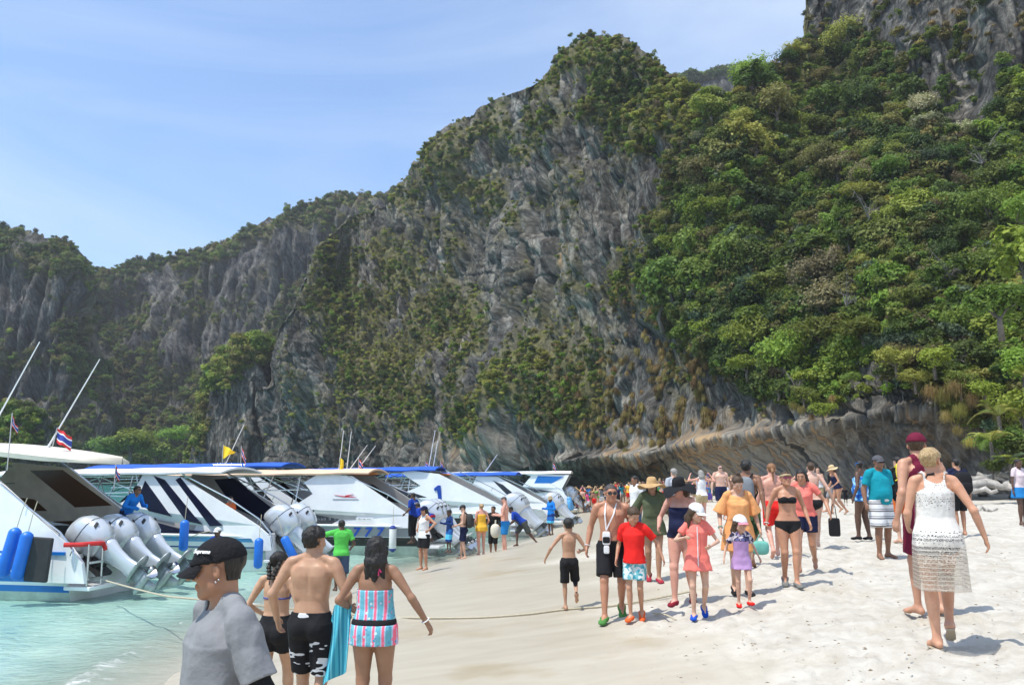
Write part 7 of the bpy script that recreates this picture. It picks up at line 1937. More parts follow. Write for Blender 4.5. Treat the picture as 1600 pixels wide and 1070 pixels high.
def backpack(root, f, mat, label, size=(.15, .09, .21), mat2=None, group=None, dz=.55, back=-.20, name='backpack', dx=0):
    o = empty(name, tuple(root.location), root.rotation_euler[2], label, 'backpack', group); k = f.k
    c = f.P + f.T @ (np.array([dx, back, 0]) * k + np.array([0, 0, f.TL * dz]))
    mb = MB(); rounded(mb, c, np.array(size) * k, f.T); mb.build('pack_body', mat, o, smooth=True)
    mb = MB(); rounded(mb, c + f.T @ (np.array([0, -size[1] * .85, -size[2] * .35]) * k), np.array([size[0] * .75, size[1] * .45, size[2] * .45]) * k, f.T); mb.build('front_pocket', mat2 or mat, o, smooth=True)
    for sg in (1, -1):
        mb = MB(); pts = [c + f.T @ (np.array([sg * .07 - dx, size[1] * .6, size[2] * .85]) * k), f.P + f.TW @ (np.array([sg * .105, -.03, 0]) * k + np.array([0, 0, f.TL * 1.055 + .03 * k])), f.P + f.TW @ (np.array([sg * .12, .125, 0]) * k + np.array([0, 0, f.TL * .84])), f.P + f.TW @ (np.array([sg * .165, .04, 0]) * k + np.array([0, 0, f.TL * .5])), c + f.T @ (np.array([sg * .11 - dx, size[1] * .5, -size[2] * .75]) * k)]
        C = [np.array(Vector(pts[i]).lerp(Vector(pts[i + 1]), t)) for i in range(4) for t in (0, .5)] + [pts[-1]]
        mb.tube(C, .014 * k, 6); mb.build('shoulder_strap', mat2 or mat, o, smooth=True)
    return o
def tube_thing(name, cat, label, pts, r, mat, group=None, n=6):
    mb = MB(); mb.tube(pts, r, n); o = mb.build(name, mat, None, smooth=True); tag(o, label, cat, group); return o
def tote(root, f, hand, mat, label, size=(.14, .05, .16), drop=.22, name='tote_bag', cat='bag', square=3.5):
    p = f.hands[hand][0]; o = empty(name, tuple(root.location), root.rotation_euler[2], label, cat); c = p + np.array([0, 0, -drop - size[2]]) * 1.0
    mb = MB(); rounded(mb, c, size, None, square); mb.build('bag_body', mat, o, smooth=True)
    for s_ in (1, -1):
        mb = MB(); mb.tube([c + np.array([s_ * size[0] * .5, 0, size[2] * .9]), p + np.array([s_ * .03, 0, -.05]), p + np.array([0, 0, .0])], .008, 6); mb.build('handle', mat, o, smooth=True)
    return o

# ================================================================== FOREGROUND
# man in the black cap, nearest the lens
Fig.nose = 2.2
root, f = person(345, 848, 1200, 'man in black cap and grey t-shirt closest to the lens, head in profile', 128, 'm', (.36, .19, .115), Y=3.7, H=1.80, vox=.0062, zfine=1.12, neckd=-.012, lean=.05, fat=.3, muscle=.2, arms=((.12, .05, -.51), (-.13, -.02, -.51)), head=(-33, -6, 0), feet=STAND, shoulder=.98)
Fig.nose = 1.0; f.eyes(root); f.top(root, GREYT, hem=-.22, neck=.985, sleeve=.82, loose=.020, sleeve_loose=.026, noise=(.015, (8, 8, 4)), neck_w=.078, name='t_shirt')
f.shorts(root, BLK, .9, top=.15); f.sleeves(root, BLK, .5, 1.95)
f.hair(root, HBLK, 'short', .006, .012)
f.cap(root, cloth('cap_black', (.012, .012, .014), bump=.5, bscale=50), brim=.078, tilt=-.022, name='cap')
for sg, zz in ((-1, -.045), (-1, -.036)):
    mb = MB(); mb.ell(f.hpt(sg * .082, -.020 + .012 * (zz < -.04), zz), (.0045,) * 3, 10, 8); mb.build('earring', STEEL, root, smooth=True)
tx = text_part('Supreme', .024, (0, 0, 0), (0, 0, 0), LETW, root, name='cap_lettering', ext=.0012, shear=.2, bold=.0006)
cx_ = f.hpt(-.068, .037, .0797)
nrm_ = nrm(f.HF @ np.array([-.816, .369, .445])); upv = nrm(np.array([0, 0, 1.0]) - nrm_ * nrm_[2]); rt = np.cross(upv, nrm_)
tx.matrix_local = Matrix(((rt[0], upv[0], nrm_[0], cx_[0] + nrm_[0] * .006), (rt[1], upv[1], nrm_[1], cx_[1] + nrm_[1] * .006), (rt[2], upv[2], nrm_[2], cx_[2] + nrm_[2] * .006), (0, 0, 0, 1)))

# three seen from behind
root, f = person(423, 833, 1150, 'girl seen from behind with braided black hair, bikini tie and black shorts', -12, 'f', 'asian', Y=8.0, H=1.56, fat=.1, feet=STEP, arms=((.08, .16, -.40, .5, -1, -.2), (-.10, .20, -.36, -.6, -1, -.2)), head=(-8, -12, 0), vox=.0095)
f.shorts(root, BLK, .48, top=.30, loose=.010, flare=.012); f.bra(root, cloth('indigo_print', (.10, .10, .28)), back=(.615, .66)); f.shoes(root, BLK)
f.hair(root, HBLK, 'bun', .008, .013)
for sg in (1, -1):
    mb = MB(); P_ = [f.hpt(sg * .05, -.06, .03), f.hpt(sg * .055, -.095, -.05), f.hpt(sg * .03, -.10, -.12), f.hpt(sg * .02, -.10, -.19)]
    C = [];
    for i in range(3):
        for t in np.linspace(0, 1, 6, endpoint=False): C.append(P_[i] * (1 - t) + P_[i + 1] * t)
    mb.tube(C, [.021 + .006 * math.sin(i * 2.1) for i in range(len(C))], 8); mb.build('braid', HBLK, root, smooth=True)
mb = MB(); mb.tube([f.hpt(.01, -.075, -.13), f.hpt(.03, -.10, -.19), f.hpt(.045, -.10, -.235)], .004, 5); mb.tube([f.hpt(-.005, -.075, -.13), f.hpt(-.02, -.10, -.18), f.hpt(-.01, -.10, -.23)], .004, 5); mb.build('halter_bow', BLK, root)

root, f = person(480, 811, 1140, 'shirtless man seen from behind in black shorts with white shards', -8, 'm', (.46, .275, .175), Y=7.15, H=1.74, muscle=.3, feet=((.08, -.12, .02, 12), (-.085, .12, 0)), arms=((.09, .10, -.46, .8, -.8, -.2), (-.14, .08, -.47, -.8, -.8, -.2)), head=(-22, 0, 0), vox=.0092, shoulder=1.0)
f.shorts(root, SHARD, .92, top=.20, loose=.010, flare=.012); f.hair(root, HBLK, 'short', .014, .020); f.wrist(root, cloth('bead_bracelet', (.30, .28, .20)), 0)
root, f = person(580, 828, 1140, 'woman seen from behind in a blue and pink patterned swimsuit with short skirt', -6, 'f', (.30, .165, .10), Y=6.95, H=1.60, fat=.34, feet=((.10, .02, 0), (-.09, -.02, 0)), arms=((.30, .02, -.43, .6, -1, -.2), (-.10, .16, -.34, -.5, -1, -.3)), head=(8, 0, 0), vox=.0092)
f.top(root, FLORAL, hem=.17, neck=.66, sleeve=0, loose=.006, noise=(.003, (9, 9, 40)), name='swimsuit_top'); f.top(root, BLK, hem=.09, neck=.17, sleeve=0, loose=.012, noise=None, name='waistband'); f.top(root, FLORAL, hem=-.24, neck=.09, sleeve=0, loose=.012, flare=.02, noise=(.008, (16, 16, 4)), name='swim_skirt')
f.hair(root, HBLK, 'shoulder', .012, .016); f.wrist(root, WHT, 0, 'white_wristband'); 
mb = MB(); mb.tube([f.hpt(.055, -.05, -.10), f.hpt(.03, -.115, -.14), f.hpt(.035, -.125, -.21)], .008, 6); mb.tube([f.hpt(.03, -.115, -.14), f.hpt(.06, -.125, -.18)], .007, 6); mb.build('halter_tie', cloth('hot_pink', (.75, .07, .20)), root, smooth=True)
# towel hanging over her left forearm
sh, el, wr = f.arms[1]; tw = empty('towel', tuple(root.location), root.rotation_euler[2], 'teal striped towel hanging from the arm of the woman in the patterned swimsuit', 'towel')
V = []; nu, nv = 16, 22
for layer in (0, 1):
    for j in range(nv + 1):
        v = j / nv
        for i in range(nu + 1):
            u = i / nu; c = el * .35 + wr * .65
            x = c[0] - .03 + (u - .55) * (.15 + .10 * v) - .07 * v; y = c[1] + .035 * math.sin(u * 9 + 1) * (.35 + v) + (.012 if layer else 0) + .02; z = c[2] - .01 - v * (.66 - .16 * u * (1 if v > .5 else v * 2) ) + .015 * math.sin(u * 7 + v * 5)
            V.append((x, y, z))
n_ = (nu + 1) * (nv + 1); F = grid_faces(nv + 1, nu + 1); mesh_np('towel_cloth', np.array(V), np.concatenate([F, F[:, ::-1] + n_]), [TOWELP], parent=tw)

# ================================================================== WALKERS IN THE MIDDLE
root, f = person(888, 811, 953, 'black-haired boy in black shorts running away with one foot kicked up', 4, 'm', (.46, .27, .17), child=True, feet=((.13, -.22, .26, 60), (-.05, .02, 0)), arms=((.09, .20, -.30, .6, -1, -.3), (-.27, .08, -.42, -.5, -1, 0)), head=(0, -6, 0))
f.shorts(root, BLK, .95, top=.18, loose=.010, flare=.012); f.hair(root, HBLK, 'short', .006, .016)
root, f = person(958, 752, 968, 'bare-chested man in sunglasses and black shorts walking with a white lanyard', 170, 'm', (.44, .215, .13), muscle=.25, fat=.12, feet=((.09, .22, 0), (-.10, -.24, .07, 40)), arms=((.13, .0, -.50), (-.12, -.10, -.50)), head=(16, -2, 0)); man = (root, f)
f.shorts(root, BLK, .88, top=.16, loose=.012, flare=.016); f.hair(root, HSTB, 'short', .002, .005); f.glasses(root); f.shoes(root, cloth('green_shoe', (.07, .22, .05))); f.wrist(root, WHT, 0)
mb = MB(); n0 = f.nb; c1 = f.P + f.T @ (np.array([.06, .155, 0]) * f.k + np.array([0, 0, f.TL * .42]))
for sg in (1, -1): mb.tube([n0 + f.T @ (np.array([sg * .03, -.055, .035]) * f.k), n0 + f.T @ (np.array([sg * .068, .01, .03]) * f.k), f.P + f.T @ (np.array([sg * .055 + .02, .155, 0]) * f.k + np.array([0, 0, f.TL * .80])), c1], .010, 5)
mb.build('lanyard', WHT, root)
mb = MB(); rounded(mb, c1 - np.array([0, 0, .10]), (.050, .014, .085), None, 5); mb.build('phone_pouch', WHT, root, smooth=True); mb = MB(); rounded(mb, c1 - np.array([.0, -.004, .12]), (.046, .017, .04), None, 5); mb.build('pouch_window', BLK, root, smooth=True); mb = MB(); rounded(mb, c1 - np.array([0, 0, .24]), (.036, .012, .05), None, 5); mb.build('name_card', WHT, root, smooth=True)

root, f = person(993, 792, 969, 'boy in red t-shirt and patterned shorts with orange shoes, looking down', 160, 'm', (.47, .26, .165), child=True, feet=((.06, .05, 0), (-.07, -.16, .04, 28)), arms=((.10, .06, -.48), (-.26, -.05, -.44, -.5, -1, 0)), head=(42, -28, 0))
f.shorts(root, TEALPAT, .72, top=.14, loose=.012, flare=.018); f.top(root, REDC, hem=-.08, neck=.98, sleeve=.72, loose=.026, flare=.03, sleeve_loose=.02, name='t_shirt'); f.hair(root, HBRN, 'short', .008, .018); f.shoes(root, cloth('orange_shoe', (.72, .12, .03)))
root, f = person(1022, 765, 908, 'woman in wide straw hat, dark glasses and loose olive tunic', 178, 'f', 'olive', H=1.66, feet=((.06, -.18, .04, 25), (-.06, .16, 0)), arms=((.18, .02, -.46), (-.17, .06, -.47)), head=(-4, 4, 0))
f.briefs(root, BLK); f.top(root, OLV, hem=-.30, neck=1.0, sleeve=1.1, loose=.030, flare=.05, sleeve_loose=.03, drape=.02, neck_w=.08, name='tunic'); f.hair(root, HBLK, 'long', .008); f.glasses(root, big=1.25); f.hat(root, STRAW, brim=.16, crown=.085, floppy=.03); f.shoes(root, cloth('red_shoe', (.35, .03, .05)))
o = empty('camera_bag', tuple(root.location), root.rotation_euler[2], 'small black camera dangling from the hand of the woman in the straw hat', 'camera'); p_ = f.hands[1][0]; mb = MB(); rounded(mb, p_ + np.array([-.02, .02, -.12]), (.045, .03, .035), None, 4); mb.build('camera_body', DARKP, o, smooth=True); mb = MB(); mb.tube([p_, p_ + np.array([-.02, .02, -.08])], .004, 4); mb.build('wrist_strap', DARKP, o)

root, f = person(1068, 762, 944, 'woman in floppy black sun hat behind the girl in coral, dark swimsuit and red shoes', 152, 'f', 'pink', H=1.66, fat=.35, feet=((.07, .16, 0), (-.08, -.20, .05, 30)), arms=((.10, .20, -.36, .6, -1, -.2), (-.12, -.02, -.5)), head=(-22, -10, 0), lean=.05)
f.top(root, NAVC, hem=-.02, neck=.80, sleeve=0, loose=.004, name='swimsuit'); f.hair(root, HBRN, 'bob'); f.hat(root, BLK, brim=.13, crown=.09, floppy=.05); f.shoes(root, cloth('dark_red_shoe', (.22, .015, .03)))
root, f = person(1092, 787, 967, 'girl in coral zip dress and white cap with blue water shoes', 172, 'f', 'fair', child=True, feet=((.07, .03, 0), (-.10, -.22, .08, 42)), arms=((.02, .24, -.16, .8, -.6, -.5), (-.03, .22, -.30, -.9, -.8, -.2)), head=(50, -18, 0))
f.shorts(root, CORAL, .3); f.top(root, CORAL, hem=-.36, neck=.98, sleeve=.55, loose=.020, flare=.045, sleeve_loose=.02, name='zip_dress'); f.hair(root, HBRN, 'shoulder', .008); f.cap(root, WHT, brim=.085, off=.018); f.shoes(root, cloth('blue_shoe', (.01, .07, .42)))
mb = MB(); mb.tube([f.P + f.T @ (np.array([0, .150, 0]) * f.k + np.array([0, 0, f.TL * t])) for t in (.95, .6, .3, 0, -.3)], .006, 4); mb.build('zip', WHT, root)
root, f = person(1158, 741, 928, 'woman with dark top bun looking down, wearing a peach beach cover-up', 178, 'f', 'fair', fat=.15, feet=((.07, -.10, .03, 20), (-.08, .12, 0)), arms=((.12, .10, -.47), (-.13, .06, -.49)), head=(4, -34, 0), lean=.03)
f.briefs(root, BLK); f.top(root, PEACH, hem=-.60, neck=.99, sleeve=.95, loose=.022, flare=.06, sleeve_loose=.03, drape=.035, neck_w=.10, name='cover_up', noise=(.012, (9, 9, 3.5))); f.hair(root, HBRN, 'topbun', .006); f.shoes(root, BLK); f.wrist(root, cloth('teal_band', (.10, .35, .33)), 0)
tote(root, f, 1, cloth('mint_bag', (.16, .45, .38)), 'mint green bag in the hand of the woman in the peach cover-up', (.11, .06, .09), .08)
root, f = person(1161, 810, 948, 'small girl in lilac swim dress, pink and white cap and red shoes', 180, 'f', 'fair', child=True, feet=((.08, .0, 0), (-.10, .12, .05, -10)), arms=((.20, .02, -.46), (-.22, -.04, -.44)), head=(20, -6, 0))
f.briefs(root, LILAC); f.top(root, LILAC, hem=-.34, neck=.97, sleeve=0, armhole=.07, loose=.016, flare=.05, name='swim_dress'); f.top(root, FLORALBW, hem=.72, neck=1.0, sleeve=.62, loose=.017, sleeve_loose=.02, name='printed_sleeves'); f.hair(root, HBRN, 'shoulder'); f.cap(root, WHT, brim=.07, off=.02, mat2=PINKC); f.shoes(root, REDC)
root, f = person(1236, 734, 915, 'woman in black bandeau bikini, beige visor and pink sunglasses walking forward', 176, 'f', (.48, .25, .155), feet=((.05, -.14, .04, 25), (-.05, .16, 0)), arms=((.15, -.02, -.50), (-.14, .08, -.48)), head=(4, 12, 0), muscle=.1)
f.briefs(root, BLK); f.bra(root, BLK, .60, .80, cups=True); f.hair(root, HBRN, 'tail'); f.glasses(root, pbr('pink_lens', (.35, .06, .10), .1)); f.cap(root, KHAKI, brim=.05, visor=True, tilt=.02, name='visor'); f.shoes(root, cloth('grey_shoe', (.18, .18, .17))); f.wrist(root, WHT, 0)
root, f = person(1262, 752, 893, 'long-haired person in coral top and navy shorts striding behind the black bikini', 150, 'f', 'tan', H=1.62, feet=((.06, .34, .0, 0), (-.06, -.34, .10, 45)), arms=((.12, -.10, -.46), (-.25, .12, -.40)), head=(0, -10, 0), lean=.12)
f.shorts(root, NAVC, .55, top=.2); f.top(root, CORAL, hem=.05, neck=.98, sleeve=.5, loose=.016, name='t_shirt'); f.hair(root, HBLK, 'long')
root, f = person(1196, 735, 882, 'bare-backed man in dark leafy shorts carrying a grey backpack', -25, 'm', 'brown', H=1.74, feet=((.07, -.22, .04, 30), (-.07, .22, 0)), arms=SWING, head=(10, 0, 0))
root.location.x -= .25; f.shorts(root, GRNLEAF, .95, top=.18, loose=.016, flare=.02); f.hair(root, HBLK, 'short', .012, .02)
backpack(root, f, cloth('grey_pack', (.20, .22, .24)), 'grey backpack with dark rim on the bare-backed man', (.15, .09, .24), BLK)
root, f = person(1212, 736, 870, 'ginger-haired bare-backed visitor behind the woman in the black bikini', -8, 'm', 'pink', H=1.68, feet=STEP, arms=HANG); f.shorts(root, REDC, .8); f.hair(root, HGNG, 'tail', .010)
# lone figures further up the sand
root, f = person(1128, 736, 812, 'bare-chested pale man with sunglasses standing behind the coral dress', 182, 'm', 'pale', H=1.80, feet=STAND, arms=HANG); f.shorts(root, NAVC, .8); f.hair(root, HSTB, 'short', .002, .006); f.glasses(root)
root, f = person(1098, 752, 822, 'woman with grey blonde hair raising both hands to her head, purple bag at her side', 15, 'f', 'pink', H=1.62, feet=STAND, arms=((.20, .10, .14, 1, -.3, -.4), (-.16, .10, .14, -1, -.3, -.4))); f.shorts(root, KHAKI, .5); f.top(root, WHT, hem=.0, sleeve=0, armhole=.07, loose=.010, name='vest'); f.hair(root, HGRY, 'bob', .010); tote(root, f, 0, cloth('purple_bag', (.16, .10, .40)), 'purple bag beside the woman with raised hands', (.10, .05, .10), .55)
root, f = person(1056, 752, 838, 'person in grey t-shirt and white shorts half hidden by the black sun hat', 20, 'm', 'fair', H=1.72, feet=STAND, arms=HANG); f.shorts(root, WHT, .8); f.top(root, cloth('pale_grey', (.42, .44, .48)), hem=-.05, sleeve=.6, loose=.018, name='t_shirt'); f.hair(root, HGRY, 'short', .008, .016)
root, f = person(995, 763, 850, 'dark-haired man in white t-shirt seen past the red shirt', 110, 'm', 'brown', H=1.70, feet=STEP, arms=((.05, .2, -.42), (-.1, .0, -.5))); f.shorts(root, DENIM, .9); f.top(root, WHT, hem=-.08, sleeve=.6, loose=.020, name='t_shirt'); f.hair(root, HBLK, 'short', .008, .016)
root, f = person(1252, 724, 792, 'bald man in blue vest standing on the upper sand', 185, 'm', 'pink', H=1.80, feet=STAND, arms=HIPS); f.shorts(root, GREYT, .9); f.top(root, BLUEC, hem=-.08, sleeve=0, armhole=.08, loose=.012, name='vest')
root, f = person(1263, 728, 790, 'person in red cap and red top right behind the blue vest', 185, 'm', 'fair', H=1.70, feet=STAND, arms=HANG); f.shorts(root, REDC, .9); f.top(root, REDC, hem=-.08, sleeve=.6, loose=.012, name='t_shirt'); f.cap(root, REDC)
root, f = person(1274, 738, 856, 'woman seen from behind in a string bikini with a straw wrap', -14, 'f', 'pale', H=1.66, feet=STEP, arms=((.22, .02, -.46), (-.08, .14, -.44))); f.briefs(root, BLK, off=.006); f.bra(root, BLK, straps='halter'); f.hair(root, HBRN, 'bun'); wb = (root, f)
tote(root, f, 0, BLK, 'flat black cooler bag hanging from the hand of the bikini woman', (.10, .07, .17), .26, name='cooler_bag', square=8)
root, f = person(1281, 727, 800, 'woman in white top between the blue vest and the straw hat', 170, 'f', 'fair', H=1.68, feet=STAND, arms=HANG); f.shorts(root, KHAKI, .5); f.top(root, WHT, hem=.0, sleeve=0, armhole=.08, loose=.010, name='vest'); f.hair(root, HBRN, 'tail')
root, f = person(1311, 722, 803, 'woman in straw hat and dark swimsuit leaning forward, walking left', 85, 'f', 'tan', H=1.68, feet=((.05, .22, 0), (-.05, -.25, .05, 30)), arms=((.1, .24, -.36), (-.1, .20, -.38)), lean=.22, head=(0, -10, 0)); f.top(root, NAVC, hem=-.06, neck=.82, sleeve=0, loose=.005, name='swimsuit'); f.hair(root, HBRN, 'shoulder'); f.hat(root, STRAWL, brim=.11, crown=.08)
root, f = person(1302, 724, 800, 'man in black vest and grey shorts walking behind the straw-hat woman', 80, 'm', 'tan', H=1.74, feet=STEP, arms=SWING); f.shorts(root, GREYT, .95); f.top(root, BLK, hem=-.02, sleeve=0, armhole=.08, name='vest'); f.hair(root, HBLK, 'short', .006, .014)
root, f = person(1322, 752, 790, 'person in black crouching by the rocks at the cliff foot', 150, 'm', 'dark', H=1.0, child=True, feet=STAND, arms=ELB, lean=.5); f.shorts(root, BLK, .9); f.top(root, BLK, hem=-.05, sleeve=.6, name='t_shirt'); f.hair(root, HBLK)
root, f = person(1352, 722, 843, 'large woman in blue patterned swimsuit and blue visor seen from the side', 38, 'f', 'dark', H=1.66, fat=.75, feet=((.08, -.06, 0), (-.08, .10, 0)), arms=((.10, .02, -.50), (-.16, .02, -.50)), head=(-40, 0, 0)); f.top(root, BLULEAF, hem=-.20, neck=.86, sleeve=0, loose=.008, flare=.01, name='swimsuit'); f.hair(root, HBLK, 'bun'); f.cap(root, AZURE, visor=True, brim=.07, name='visor'); f.shoes(root, BLK)
root, f = person(1381, 711, 872, 'stout man in turquoise t-shirt, grey cap and white striped shorts', 196, 'm', 'brown', fat=.55, feet=((.13, .06, 0), (-.14, -.06, 0)), arms=((.10, .0, -.51), (-.15, .02, -.50)), head=(-4, 2, 0), toes=(20, 20))
f.shorts(root, GSTRIPE, .98, top=.12, loose=.022, flare=.03); f.top(root, TURQ, hem=-.08, neck=.985, sleeve=.72, loose=.016, sleeve_loose=.02, name='t_shirt'); f.hair(root, HBLK, 'short'); f.glasses(root); f.cap(root, cloth('cap_grey', (.09, .09, .10)), brim=.06); f.beard = .5
sh, el, wr = f.arms[1]; g_ = f.G['armL'] - .006; tl = f.limb(sh, el); f.part('arm_sleeve', g_, BLK, root, np.maximum(.55 - tl, np.where(tl > 1, f.limb(el, wr) - .85, -1)) * .25)
root, f = person(1412, 722, 848, 'person with yellow bag on the back standing behind the maroon cap', 10, 'm', 'fair', H=1.70, feet=STAND, arms=HANG); f.shorts(root, cloth('orange_shorts', (.62, .14, .03)), .8); f.top(root, BLK, hem=-.05, sleeve=.6, name='t_shirt'); f.hair(root, HBLK)
backpack(root, f, cloth('yellow_pack', (.78, .66, .05)), 'bright yellow drawstring bag on the back behind the maroon cap', (.17, .11, .20), dz=.95)
root, f = person(1456, 664, 978, 'tall man in maroon cap and maroon vest partly hidden behind the lace dress', 12, 'm', (.50, .27, .175), Y=8.9, H=1.90, feet=((.07, -.06, .02, 15), (-.07, .08, 0)), arms=((.12, .08, -.49), (-.12, -.02, -.51)), head=(-42, 0, 0), vox=.011)
f.shorts(root, MAROON, .85, top=.2, loose=.012, flare=.016); f.top(root, MAROON, hem=-.02, neck=.99, sleeve=0, armhole=.088, loose=.012, name='vest'); f.hair(root, HBRN, 'short'); f.cap(root, MAROON, brim=.075, off=.018)
root, f = person(1476, 687, 1012, 'blonde woman with hair up in a white crochet beach dress, seen from behind', -14, 'f', (.56, .30, .19), H=1.72, fat=.18, feet=((.10, .20, .10, 34), (-.06, -.03, 0)), arms=((.20, -.06, -.48), (-.03, .22, -.40)), head=(-38, 0, 0), vox=.0088, toes=(10, 10))
f.briefs(root, BWSTRIPE, top=.20, cut=.35, off=.006); f.bra(root, BWSTRIPE, back=(.60, .66)); f.hair(root, HBLD, 'bun', .008, .014); f.glasses(root)
f.top(root, LACE, hem=-.86, neck=.99, sleeve=0, armhole=.088, loose=.018, flare=.085, neck_w=.088, scoop=.9, name='crochet_dress', noise=(.012, (10, 10, 2.5)))
mb = MB(); mb.tube([f.hpt(-.05, -.06, -.10), f.hpt(0, -.085, -.12), f.hpt(.05, -.06, -.11)], .010, 6); mb.tube([f.hpt(0, -.085, -.12), f.hpt(-.015, -.10, -.15)], .007, 5); mb.build('halter_tie', BLK, root, smooth=True)
lw = (root, f); mb = MB(); r_, k_ = f.k, f.k
for i_, (ank, FF, q) in enumerate(f.foot):
    mb = MB(); pp = [ank + FF @ (np.array([x, y, -.078]) * q) for x, y in ((-.035, -.05), (.035, -.05), (.045, .05), (.048, .13), (.02, .18), (-.03, .17), (-.045, .10), (-.035, 0))]
    mb.loft([pp, [p - FF @ np.array([0, 0, .014]) for p in pp]]); mb.build('flip_flop', cloth('beige_sole', (.55, .45, .33)), root)
root, f = person(1512, 706, 768, 'person in white helmet-like cap with dark pack standing by the driftwood', 20, 'm', 'brown', H=1.72, feet=STAND, arms=HANG); f.shorts(root, NAVC, .8); f.top(root, PINKC, hem=-.05, sleeve=.6, name='t_shirt'); f.hat(root, WHT, brim=.03, crown=.10, floppy=0); backpack(root, f, cloth('dark_white_pack', (.05, .06, .10)), 'dark pack with a white patch on the person by the driftwood', (.16, .10, .20), WHT)
root, f = person(1500, 716, 800, 'person in navy shirt with a round black bag, half hidden right of the lace dress', 5, 'm', 'tan', H=1.64, Y=18, feet=STAND, arms=HANG); f.shorts(root, BLK, .9); f.top(root, NAVC, hem=-.05, sleeve=.6, name='t_shirt'); f.hair(root, HBLK); backpack(root, f, BLK, 'round black backpack right of the lace dress', (.19, .13, .26), dz=.45)
root, f = person(1597, 722, 800, 'person in pale pink t-shirt and blue skirt at the right edge', 200, 'f', 'dark', H=1.62, Y=20.5, feet=STAND, arms=HANG); f.top(root, cloth('pale_pink', (.66, .55, .58)), hem=-.02, sleeve=.6, loose=.016, name='t_shirt'); f.top(root, BLUEC, hem=-.45, neck=.12, sleeve=0, flare=.06, loose=.02, name='skirt'); f.hair(root, HBLK)

# ================================================================== AT THE BOATS
BG = 'people and crew around the boats'
root, f = person(198, 752, 800, 'boatman in azure long-sleeved shirt leaning on the outboard of the nearest boat', 250, 'm', 'brown', Y=21.6, z=1.02, H=1.62, group=BG, feet=((.09, -.20, 0), (-.09, -.16, 0)), arms=((.02, .30, -.18), (-.02, .32, -.12)), lean=.55, head=(0, 25, 0), vox=.014); f.shorts(root, NAVC, .9); f.top(root, AZURE, hem=-.05, sleeve=1.9, loose=.016, name='shirt'); f.hair(root, HBLK, 'short', .008, .02); f.glasses(root)
def wade(px, top, Y, label, face, z=None, **kw):
    z = -.35 if z is None else z
    return person(px, top, 0, label, face, Y=Y, z=z, group=BG, **kw)
def put(px, top, Y, H): return float(at_depth(px, top, Y)[2] - H)
root, f = person(337, 822, 900, 'wading boatman in white cap and blue shirt, water to his chest', 160, 'm', 'dark', Y=21.0, z=put(337, 822, 21.0, 1.62), H=1.62, group=BG, arms=HANG); f.shorts(root, NAVC, .9); f.top(root, ROYAL, hem=-.05, sleeve=.6, name='t_shirt'); f.hair(root, HBLK); f.cap(root, WHT)
root, f = person(532, 808, 900, 'man in bright green t-shirt and denim shorts pushing a motor, knee deep', 18, 'm', 'dark', Y=19.5, z=put(532, 808, 19.5, 1.66), H=1.66, group=BG, feet=((.08, -.14, 0), (-.08, .22, 0)), arms=((.08, .20, -.36), (-.24, .34, -.02)), lean=.10, vox=.013); f.shorts(root, DENIM, 1.1, loose=.016, flare=.016); f.top(root, GREENC, hem=-.12, sleeve=.72, loose=.024, sleeve_loose=.022, name='t_shirt'); f.hair(root, HBLK, 'short', .004, .010)
root, f = person(662, 790, 890, 'woman in navy cap and sleeveless white top standing in the shallows, hand on hip', 132, 'f', 'tan', H=1.60, Y=21.5, z=put(662, 790, 21.5, 1.58), group=BG, feet=STAND, arms=((.10, .05, -.34, 1, -.6, 0), (-.10, .05, -.34, -1, -.6, 0)), vox=.014); f.shorts(root, BLK, .8, loose=.02); f.top(root, WHT, hem=-.15, neck=.99, sleeve=0, armhole=.085, loose=.018, flare=.02, name='vest'); f.hair(root, HBLK, 'bob'); f.cap(root, NAVC)
YB_ = 28.6
root, f = person(645, 768, 830, 'crewman in royal blue shirt standing on the platform of the 777 boat', 60, 'm', 'dark', Y=YB_, z=put(645, 768, YB_, 1.70), H=1.70, group=BG, feet=STAND, arms=((.1, .15, -.42), (-.1, .15, -.42))); f.shorts(root, BLK, 1.6, loose=.02); f.top(root, ROYAL, hem=-.1, sleeve=.8, loose=.02, name='t_shirt'); f.hair(root, HBLK)
marks_part(4, .10, tuple(f.P + f.T @ np.array([0, -.16, f.TL * .85])), (R(90), 0, 0), LETW, root, name='shirt_print')
root, f = person(672, 796, 860, 'crewman in blue shirt bending over the motors of the 777 boat', 60, 'm', 'dark', Y=YB_ - .8, z=put(672, 786, YB_ - .8, 1.25), H=1.66, group=BG, feet=WIDE, arms=((.05, .36, -.38), (-.05, .36, -.38)), lean=1.05, hip_drop=.10); f.shorts(root, pat('red_blue_shorts', f_zstripe([(0, (.35, .02, .04)), (.5, (.03, .25, .5))], 5)), .9); f.top(root, ROYAL, hem=-.1, sleeve=.8, loose=.02, name='t_shirt'); f.hair(root, HBLK)
root, f = person(702, 795, 850, 'boy in navy shirt and blue printed trunks wading by the boat with the number 1', 118, 'm', 'dark', Y=27.5, z=put(702, 795, 27.5, 1.38), H=1.38, child=True, group=BG, feet=STAND, arms=((.05, .25, -.22), (-.05, .25, -.22)), head=(0, -15, 0)); f.shorts(root, BLUFADE, 1.15, loose=.02); f.top(root, cloth('navy_rash', (.01, .035, .14)), hem=-.1, sleeve=1.8, loose=.014, name='rash_shirt'); f.hair(root, HBLK)
